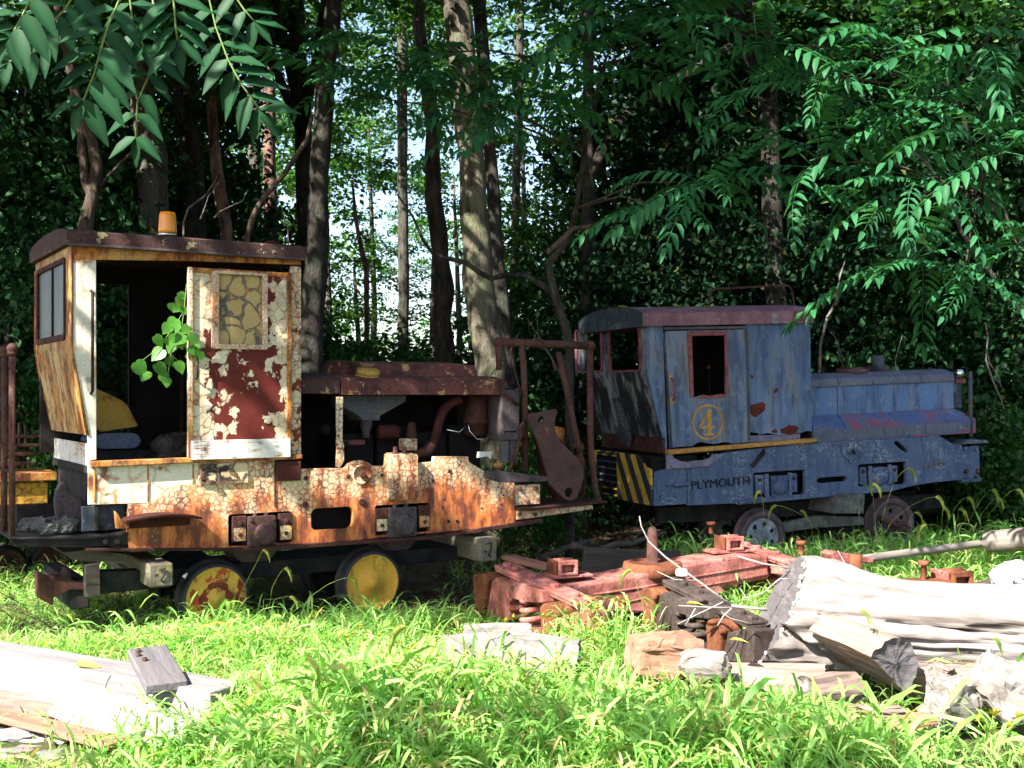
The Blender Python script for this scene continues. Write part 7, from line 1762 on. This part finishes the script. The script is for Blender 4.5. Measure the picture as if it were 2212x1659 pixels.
# ---------------------------------------------------------------- vine hanging out of the cab doorway
def cab_vine():
    hv = []; n = 14
    pts = [(0, 0)] + [(.5 - .5 * math.cos(a) * (1 + .1), .46 * math.sin(a) * (1 - .25 * (1 - math.cos(a)) / 2)) for a in np.linspace(.35, math.pi, 7)] 
    outline = [(0.06, 0), (0, .16), (.10, .38), (.32, .47), (.58, .38), (.82, .18), (1.0, 0)]
    V_ = []; F_ = []; c = [(x, 0, 0) for x in (.06, .25, .5, .75, 1.0)]
    ring = outline[:-1] + [(1.0, 0)] + [(x, -y) for x, y in reversed(outline[1:-1])]
    V_ = [(x, y, .10 * abs(y) - .12 * x * x) for x, y in ring] + [(.4, 0, -.03)]
    F_ = [(i, (i + 1) % len(ring), len(ring)) for i in range(len(ring))]
    me = mesh_np('leaf', V_, F_, L_vine, np.random.default_rng(1).random(len(V_)) * .9)
    me.polygons.foreach_set('use_smooth', [True] * len(F_))
    b = YF.at(q1(1290, 600), .05)
    o = thing('cab_vine', 'bright green heart leaved vine hanging in the cream cab doorway', 'vine', YF.M @ Matrix.Translation((b[0], .05, b[1])))
    rnd = random.Random(5); B_ = Vector((b[0], .05, b[1]))
    L_ = [(1240, 670, 1), (1255, 640, .7), (1185, 720, .6), (1205, 820, 1), (1160, 860, .9), (1250, 880, .9), (1200, 930, .8), (1290, 870, .8), (1085, 940, 1), (1150, 960, .6), (1190, 990, .9), (1260, 930, 1), (1330, 930, .9), (1300, 970, .8), (1110, 1030, 1.15), (1240, 970, .8), (1350, 1000, .8), (1095, 1130, 1.2), (1170, 1090, .8), (1235, 1120, 1), (1310, 1070, .8), (1380, 1050, .8), (950, 1120, 1.25), (1010, 1185, .9), (1130, 1200, .9), (1155, 1240, .7), (1390, 1095, .6), (1320, 1020, .7), (1230, 720, .8), (1270, 740, .7)]
    for (x, y, s) in L_:
        vv = rnd.uniform(-.09, .03); p = YF.at(q1(x, y), vv); p = Vector((p[0], vv, p[1])) - B_
        l = OBJ('leaf', me, o)
        d = Vector((rnd.uniform(-.8, .6), rnd.uniform(-.3, .1), -.7)).normalized(); up = Vector((rnd.uniform(-.3, .3), -.8, .55)); up = (up - d * up.dot(d)).normalized(); yy = up.cross(d); p = p - d * .03
        l.matrix_local = Matrix(((d.x, yy.x, up.x, p.x), (d.y, yy.y, up.y, p.y), (d.z, yy.z, up.z, p.z), (0, 0, 0, 1))) @ Matrix.Scale(.105 * s, 4)
    for pts in (((1290, 560), (1270, 760), (1250, 900), (1180, 1050), (1160, 1200)), ((1265, 760), (1200, 860), (1100, 1000), (960, 1110)), ((1250, 880), (1330, 960), (1390, 1080)), ((1180, 1040), (1240, 1110))):
        MB().tube([Vector((YF.at(q1(*p), -.01)[0], -.01, YF.at(q1(*p), -.01)[1])) - B_ for p in pts], .003, 5).build('tendril', L_yel_stem, o)
cab_vine()
# ================================================================ grass and small growth
def grass():
    rng = np.random.default_rng(12)
    def field(n, x0, x1, y0, y1, hmin, hmax, dens=None):
        x = rng.uniform(x0, x1, n); y = rng.uniform(y0, y1, n)
        if dens is not None:
            k = rng.random(n) < dens(x, y); x, y = x[k], y[k]
        h = rng.uniform(hmin, hmax, len(x))
        return x, y, h
    nz = lambda x, y, s: .5 + .5 * np.sin(x * s + 1.3 * np.sin(y * s * .7 + 2)) * np.cos(y * s * 1.1 + np.sin(x * s * .6))
    def hide(x, y):                                      # bare ground below the trucks and logs
        return np.ones_like(x)
    left_heap = lambda x, y: np.where((x < -1.15) & (y > 5.15) & (y < 7.05) & (y < 6.9 - .62 * (x + 3.2) + .35), .06, 1.0)
    right_heap = lambda x, y: np.where((x > .9) & (y < 7.4) & (y > 5.5), .14, 1.0) * np.where((x > -.75) & (x < .45) & (y > 6.0) & (y < 7.2), .35, 1.0)
    sets = [
        field(17000, -3.2, 3.4, 4.7, 7.4, .08, .26, lambda x, y: (.08 + .92 * nz(x, y, 2.1) ** 1.3) * left_heap(x, y) * right_heap(x, y)),
        field(8000, -1.5, 1.5, 4.9, 6.2, .10, .24, lambda x, y: .4 + .6 * nz(x, y, 2.5)),
        field(13000, -3.8, .4, 6.9, 8.7, .05, .14, lambda x, y: (.10 + .9 * nz(x, y, 1.6)) * np.where(y > 8.35 + .55 * (x + 2.2), .15, 1)),
        field(6000, -6.0, -2.3, 8.4, 12.5, .06, .16, lambda x, y: .25 + .75 * nz(x, y, 1.4)),
        field(9000, 1.6, 6.4, 7.6, 13.0, .06, .22, lambda x, y: .15 + .85 * nz(x, y, 1.3)),
        field(5000, 1.4, 6.6, 10.2, 12.2, .12, .36, lambda x, y: (y < 10.9 + .36 * (x - 1.3)) * .9),
        field(2600, -6.5, -3.2, 4.7, 8.6, .06, .2, lambda x, y: nz(x, y, 1.5)),
        field(2600, 3.4, 7.5, 4.7, 8.6, .06, .2, lambda x, y: nz(x, y, 1.5)),
        field(220, .30, .85, 7.0, 7.5, .18, .36),
        field(3500, -.6, 2.4, 9.4, 13.0, .05, .15, lambda x, y: .25 * nz(x, y, 1.6)),
        field(4000, -8, 9, 12.5, 20, .08, .30, lambda x, y: .5 * nz(x, y, .9)),
    ]
    x = np.concatenate([s[0] for s in sets]); y = np.concatenate([s[1] for s in sets]); h = np.concatenate([s[2] for s in sets]) * rng.uniform(.7, 1.15, sum(len(s[0]) for s in sets))
    h = h * (.55 + .9 * nz(x + 3, y - 1, 1.7) ** 1.5 + .35 * nz(x, y, 5.3)) 
    h = h * np.where((x < -.9) & (y < 7) & (y > 4.9), .62, 1.0) * np.where((x > 1.0) & (y < 7) & (y > 5.2), .72, 1.0)
    z = np.array([ground_z(a, b) for a, b in zip(x, y)])
    n = len(x); base = np.stack([x, y, z], 1)
    az = rng.uniform(0, T2, n); lean = rng.uniform(.05, .55, n)
    ld = np.stack([np.cos(az) * lean, np.sin(az) * lean, np.ones(n)], 1)
    V_, F_, A_ = [], [], []; off = 0
    hue = np.clip(rng.normal(.48, .34, n), 0, .95); dry = rng.random(n) < .13; hue[dry] = 1.0
    # stems
    tip = base + ld * h[:, None]; sd = np.stack([np.ones(n) * .0016, np.zeros(n), np.zeros(n)], 1)
    V_.append(np.stack([base - sd, base + sd, tip], 1).reshape(-1, 3)); F_.append(np.arange(n * 3).reshape(-1, 3)); A_.append(np.repeat(hue, 3)); off = n * 3
    for k in range(5):
        t = rng.uniform(.12, 1.0, n); p = base + ld * (h * t)[:, None]
        a = rng.uniform(0, T2, n); el = rng.uniform(.15, 1.25, n)
        d = np.stack([np.cos(a) * np.cos(el), np.sin(a) * np.cos(el), np.sin(el)], 1)
        L = rng.uniform(.07, .19, n) * (.55 + h * 2.4) * np.where(y < 6.7, 1.35, 1.0); w = L * rng.uniform(.045, .095, n)
        s = unit(np.cross(d, np.array((0, 0, 1.0)) + rng.normal(size=(n, 3)) * .4)); 
        m1 = p + d * (L * .35)[:, None]; m2 = p + d * (L * .7)[:, None] + np.array((0, 0, -.12)) * L[:, None]; tp = p + d * L[:, None] + np.array((0, 0, -.38)) * L[:, None]
        vv = np.stack([p, m1 + s * w[:, None] * .5, m1 - s * w[:, None] * .5, m2 + s * w[:, None] * .36, m2 - s * w[:, None] * .36, tp], 1).reshape(-1, 3)
        i = np.arange(n)[:, None] * 6 + off
        F_.append(np.concatenate([i + np.array(q) for q in ((0, 1, 2), (1, 3, 2), (2, 3, 4), (3, 5, 4))], 1).reshape(-1, 3))
        V_.append(vv); A_.append(np.repeat(np.clip(hue + rng.normal(0, .1, n), 0, .96) * (~dry) + dry, 6)); off += n * 6
    me = mesh_np('grass', np.concatenate(V_), np.concatenate(F_), L_grass, np.concatenate(A_))
    tag(OBJ('grass', me), 'bright green wild grass covering the clearing', 'grass', kind='stuff')
    # long arching blades round the wheels and in front
    spots_ = [(wg(r7(rng.uniform(300, 2200), rng.uniform(820, 950)), 0)) for _ in range(70)] + [wg(t5(rng.uniform(0, 1750), rng.uniform(800, 1050)), 0) for _ in range(90)] + [wg(q8(rng.uniform(800, 2212), rng.uniform(700, 1300)), 0) for _ in range(40)] + [wg(r6(rng.uniform(0, 2212), rng.uniform(600, 1300)), 0) for _ in range(60)]
    V_, F_, A_ = [], [], []
    for c in spots_:
        for _ in range(4):
            a = rng.uniform(0, T2); L = rng.uniform(.22, .5); w = rng.uniform(.004, .009); d = np.array((math.cos(a), math.sin(a), 0)); s = np.array((-d[1], d[0], 0)) ; b = len(V_); hu = rng.random() * .9
            p0 = np.array((c.x + rng.uniform(-.05, .05), c.y + rng.uniform(-.05, .05), 0))
            for i in range(7):
                t = i / 6; p = p0 + d * L * .75 * t ** 1.5 + np.array((0, 0, L * (1.15 * t - .75 * t ** 2.4))); ww = w * (1 - t ** 2.5) + .0004
                V_ += [p + s * ww, p - s * ww]; A_ += [hu, hu]
            for i in range(6):
                q0 = b + i * 2; F_ += [(q0, q0 + 1, q0 + 3), (q0, q0 + 3, q0 + 2)]
    me = mesh_np('long_grass', V_, F_, L_grass, A_)
    tag(OBJ('long_grass', me), 'long arching grass blades round the wheels and logs', 'grass', kind='stuff')
grass()
L_foxtail = leafmat('foxtail_head', (.20, .28, .05), (.30, .36, .09), None, .4, .7)
def foxtails():
    rng = np.random.default_rng(3)
    def head_mesh(seed):
        rg = np.random.default_rng(seed); V_ = []; F_ = []
        N = 330
        for i in range(N):
            s = rg.random(); a = rg.random() * T2
            c = np.array((.055 * s * (1 - .1 * s), 0, .012 * s - .05 * s * s)); r = .0055 * (1 - .4 * s)
            d = np.array((.45, math.cos(a), math.sin(a))); d /= np.linalg.norm(d); p = c + d * r * .6; e = c + d * (r + rg.uniform(.006, .012)); sd = np.cross(d, (1, 0, 0)); sd = sd / max(1e-6, np.linalg.norm(sd)) * .0008
            b = len(V_); V_ += [p - sd, p + sd, e]; F_.append((b, b + 1, b + 2))
        m = 8
        for i in range(m + 1):
            s = i / m; c = np.array((.055 * s * (1 - .1 * s), 0, .012 * s - .05 * s * s)); r = .0058 * math.sin(math.pi * (.12 + .86 * s)) + .0008
            for k in range(6): V_.append(c + np.array((0, math.cos(k * T2 / 6) * r, math.sin(k * T2 / 6) * r)))
        b = N * 3
        for i in range(m):
            for k in range(6):
                q0, q1_ = b + i * 6 + k, b + i * 6 + (k + 1) % 6; F_ += [(q0, q1_, q1_ + 6), (q0, q1_ + 6, q0 + 6)]
        return mesh_np('seed_head', V_, F_, L_foxtail, rg.random(len(V_)))
    hm = [head_mesh(i) for i in range(3)]
    spec = [(r6, (2000, 1100), (1640, 720), (1340, 410), (1060, 240), (775, 180), 180, 5.6, 1.6, 'tall foxtail arching left over the front grass, largest'), (r6, (1200, 900), (900, 650), (700, 550), (620, 520), (560, 515), 180, 5.7, 1.4, None), (r6, (700, 1000), (560, 760), (450, 670), (400, 655), (350, 655), 180, 5.7, 1.4, None), (r6, (1180, 600), (1190, 450), (1200, 380), (1210, 350), (1225, 345), 180, 6.6, 1.1, None), (r6, (1800, 500), (1790, 420), (1795, 350), (1810, 320), (1830, 305), 180, 6.6, 1.0, None),
            (q6, (1420, 900), (1400, 760), (1360, 640), (1340, 560), (1320, 530), 180, 7.0, 1.3, 'hairy upright foxtail before the bolster of the bogie'), (r7, (690, 760), (760, 560), (830, 430), (870, 350), (895, 300), 0, 8.0, .9, None), (r7, (940, 700), (960, 560), (1000, 480), (1030, 440), (1045, 425), 0, 8.1, 1.0, None), (r7, (900, 640), (960, 640), (1030, 630), (1060, 620), (1080, 622), 0, 8.0, 1.0, None), (r7, (1240, 610), (1340, 540), (1420, 505), (1470, 492), (1500, 492), 0, 8.0, 1.0, None), (r7, (1690, 450), (1680, 400), (1690, 365), (1700, 350), (1710, 348), 0, 8.1, .9, None),
            (t5, (290, 900), (400, 700), (600, 540), (750, 470), (850, 450), 0, 10.6, 1.4, None), (t5, (250, 1000), (225, 700), (205, 450), (195, 340), (200, 315), 0, 10.2, 1.3, None), (t5, (280, 800), (330, 560), (420, 300), (500, 200), (565, 155), 0, 10.3, 1.3, None), (t5, (1000, 850), (900, 770), (850, 745), (800, 738), (760, 738), 180, 9.9, 1.5, None), (t5, (1200, 700), (1300, 520), (1370, 420), (1410, 385), (1440, 378), 0, 11, 1.3, None), (t5, (1400, 640), (1540, 480), (1620, 400), (1660, 380), (1690, 375), 0, 11, 1.3, None), (t5, (960, 760), (1060, 560), (1120, 490), (1150, 465), (1180, 460), 0, 11, 1.3, None), (t5, (1320, 640), (1400, 540), (1440, 490), (1470, 470), (1490, 465), 0, 11, 1.2, None), (t5, (560, 760), (600, 660), (625, 620), (635, 612), (645, 612), 0, 10.8, 1.2, None), (t5, (60, 420), (80, 360), (100, 340), (110, 330), (125, 330), 0, 10.7, 1.1, None), (t7, (1380, 1350), (1350, 1130), (1335, 880), (1310, 780), (1295, 705), 180, 10.6, 1.2, None), (t7, (2100, 1250), (1900, 1050), (1720, 960), (1600, 915), (1520, 905), 180, 10.4, 1.3, None), (t7, (2010, 1200), (1960, 1060), (1900, 1000), (1870, 975), (1845, 972), 0, 10.8, 1.2, None), (t5, (900, 900), (915, 700), (925, 620), (928, 580), (935, 565), 0, 11, 1.2, None), (t5, (1000, 900), (1080, 700), (1090, 620), (1093, 590), (1096, 575), 0, 10.9, 1.2, None), (q7, (1300, 900), (1200, 740), (1150, 620), (1120, 590), (1080, 570), 0, 6.0, .9, None)]
    for i, s in enumerate(spec):
        q, Y, sc = s[0], s[7], s[8]
        P_ = [wp(q(*p), Y) for p in s[1:6]]; b = P_[0]; base = Vector((b.x, b.y, 0))
        pts = ([base] if b.z > .03 else []) + P_
        o = thing('foxtail_grass', s[9] or 'green foxtail seed head arching above the grass', 'grass stalk', Matrix.Translation(base), 'foxtail stalks')
        MB().tube([p - base for p in pts], .0022, 5).build('stalk', L_foxtail, o)
        h = OBJ('seed_head', hm[i % 3], o)
        h.matrix_local = Matrix.Translation(P_[-1] - base) @ Matrix.Rotation(R(s[6] + rng.uniform(-25, 25)), 4, 'Z') @ Matrix.Rotation(R(22), 4, 'Y') @ Matrix.Scale(sc * 1.6, 4)
foxtails()
def sedges():
    rng = np.random.default_rng(4)
    def burst(nm, c, o, r):
        V_ = []; F_ = []
        for i in range(46):
            d = rng.normal(size=3); d[2] = abs(d[2]); d /= np.linalg.norm(d); e = d * r * rng.uniform(.6, 1.1); s = np.cross(d, (.3, .2, .9)); s = s / np.linalg.norm(s) * r * .10; b = len(V_)
            V_ += [e * .1, e * .6 + s, e, e * .6 - s]; F_ += [(b, b + 1, b + 2), (b, b + 2, b + 3)]
        h = OBJ('flower_head', mesh_np('flower_head', V_, F_, L_sedge, rng.random(len(V_))), o); h.location = c
    for q, hs, Y, lab in ((r6, ((420, 235), (370, 260), (475, 310), (590, 250), (540, 345), (460, 185)), 6.9, 'yellow tufted sedge heads left of the largest foxtail'), (r6, ((740, 300), (770, 360), (820, 345), (790, 400), (750, 345)), 6.6, 'dense golden sedge heads under the largest foxtail'), (t6, ((540, 1190), (620, 1150), (640, 1260), (730, 1260)), 7.4, 'yellow green sedge before the left end of the bogie'), (t6, ((970, 1150), (930, 1140), (1040, 1150)), 7.4, 'yellow green sedge before the near pedestal of the bogie'), (t6, ((1700, 960), (1760, 1000), (1530, 1240), (1560, 1330), (1480, 1060)), 7.0, 'tall grassy sedge tuft before the bolster'), (q7, ((1900, 1330), (2000, 1290), (1950, 1400), (2100, 1380), (2170, 1310), (2050, 1450)), 5.3, 'yellow sedge tuft in the lower right corner')):
        pc = wp(q(*hs[0]), Y); base = Vector((pc.x, Y, 0)); o = thing('sedge_plant', lab, 'plant', Matrix.Translation(base), 'sedge plants')
        for (x, y) in hs:
            p = wp(q(x, y), Y) - base; MB().tube([(p.x * .3, 0, -.02), (p.x * .7, 0, p.z * .6), p], .0022, 5).build('stalk', L_yel_stem, o); burst('flower_head', p, o, .028 if Y > 6 else .04)
            for j in range(4):
                a = rng.uniform(0, T2); d = Vector((math.cos(a), math.sin(a) * .6, .35)) * rng.uniform(.07, .14)
                MB().tube([p, p + d * .6, p + d - Vector((0, 0, .03))], [.002, .0018, .0006], 4).build('bract', L_vine, o)
L_sedge = leafmat('sedge_flower', (.42, .36, .03), (.55, .50, .06), None, .35, .6)
sedges()
def litter():
    rng = np.random.default_rng(8)
    V_, F_ = [], []
    mb = MB()
    for i in range(420):
        if i < 260: c = wg((rng.uniform(1080, 1480), rng.uniform(1095, 1215)), 0)
        else: c = wg((rng.uniform(60, 420), rng.uniform(1290, 1380)), 0)
        a = rng.uniform(0, T2); L = rng.uniform(.1, .5); e = rng.uniform(-.05, .5)
        d = Vector((math.cos(a), math.sin(a), e)); m = c + d * L * .5 + Vector(rng.normal(size=3)) * .03
        mb.tube([c + Vector((0, 0, .01)), m, c + d * L + Vector(rng.normal(size=3)) * .04], [.005, .004, .002], 4, False)
    me = bpy.data.meshes.new('twigs'); me.from_pydata(mb.v, [], mb.f); me.materials.append(B_twig)
    tag(OBJ('twig_litter', me), 'tangle of dry brown twigs on the ground between the locomotives', 'twigs', kind='stuff')
    n = 9000
    x = rng.uniform(-5, 6, n); y = rng.uniform(7.2, 16, n); p = np.stack([x, y, np.array([ground_z(a, b) for a, b in zip(x, y)]) + .012], 1)
    L = rng.uniform(.03, .08, n)
    V_, F_, A_ = leaf_cards(p, rng.normal(size=(n, 3)) * .35 + np.array((0, 0, 1)), rng.normal(size=(n, 3)), L, L * .6, rng)
    me = mesh_np('leaf_litter', V_, F_, leafmat('dead_leaf', (.05, .028, .016), (.14, .075, .04), (.30, .22, .08), .1, .8), A_)
    tag(OBJ('leaf_litter', me), 'brown fallen leaves strewn over the forest floor', 'leaf litter', kind='stuff')
litter()
def fallen_leaves():
    v, f = leaflet_geo(1.0, .42, .1, .2); me = mesh_np('fallen_leaf', v, f, L_yellow, np.linspace(0, 1, len(v)))
    def put_(M, loc, s, rz, lab, rx=0):
        o = OBJ('fallen_leaf', me); o.matrix_world = M @ Matrix.Translation(loc) @ Matrix.Rotation(rz, 4, 'Z') @ Matrix.Rotation(rx, 4, 'X') @ Matrix.Scale(s, 4); tag(o, lab, 'leaf', 'fallen yellow leaves')
    zf = BF.at(q4(1250, 312), -.05)[1]
    for x, v, s, rz, lab in ((875, .18, .16, .2, 'pale fallen leaf on the red roof, leftmost pair'), (800, .10, .09, 1, 'tiny green leaf on the edge of the red roof'), (1080, .12, .14, .1, 'whitish fallen leaf in the middle of the red roof'), (490, .30, .16, .3, 'fallen leaf at the sooty end of the red roof')):
        t = (v + .05) / (BW + .1); put_(BF.M, (BF.at(q4(x, 270), v)[0], v, zf + .10 * (1 - (2 * t - 1) ** 2) ** .7 + .012), s, rz, lab)
    I4 = Matrix.Identity(4)
    put_(I4, wp(q8(520, 440), 6.25), .15, -.2, 'crumpled yellow leaf on the grey beam', .5)
    put_(I4, wp(q6(1700, 760), 6.7), .12, -.1, 'yellow leaf caught on the dark bogie frame')
    put_(I4, wp(q6(2000, 1010), 6.3), .11, -.3, 'yellow leaf stuck by the big log end')
fallen_leaves()
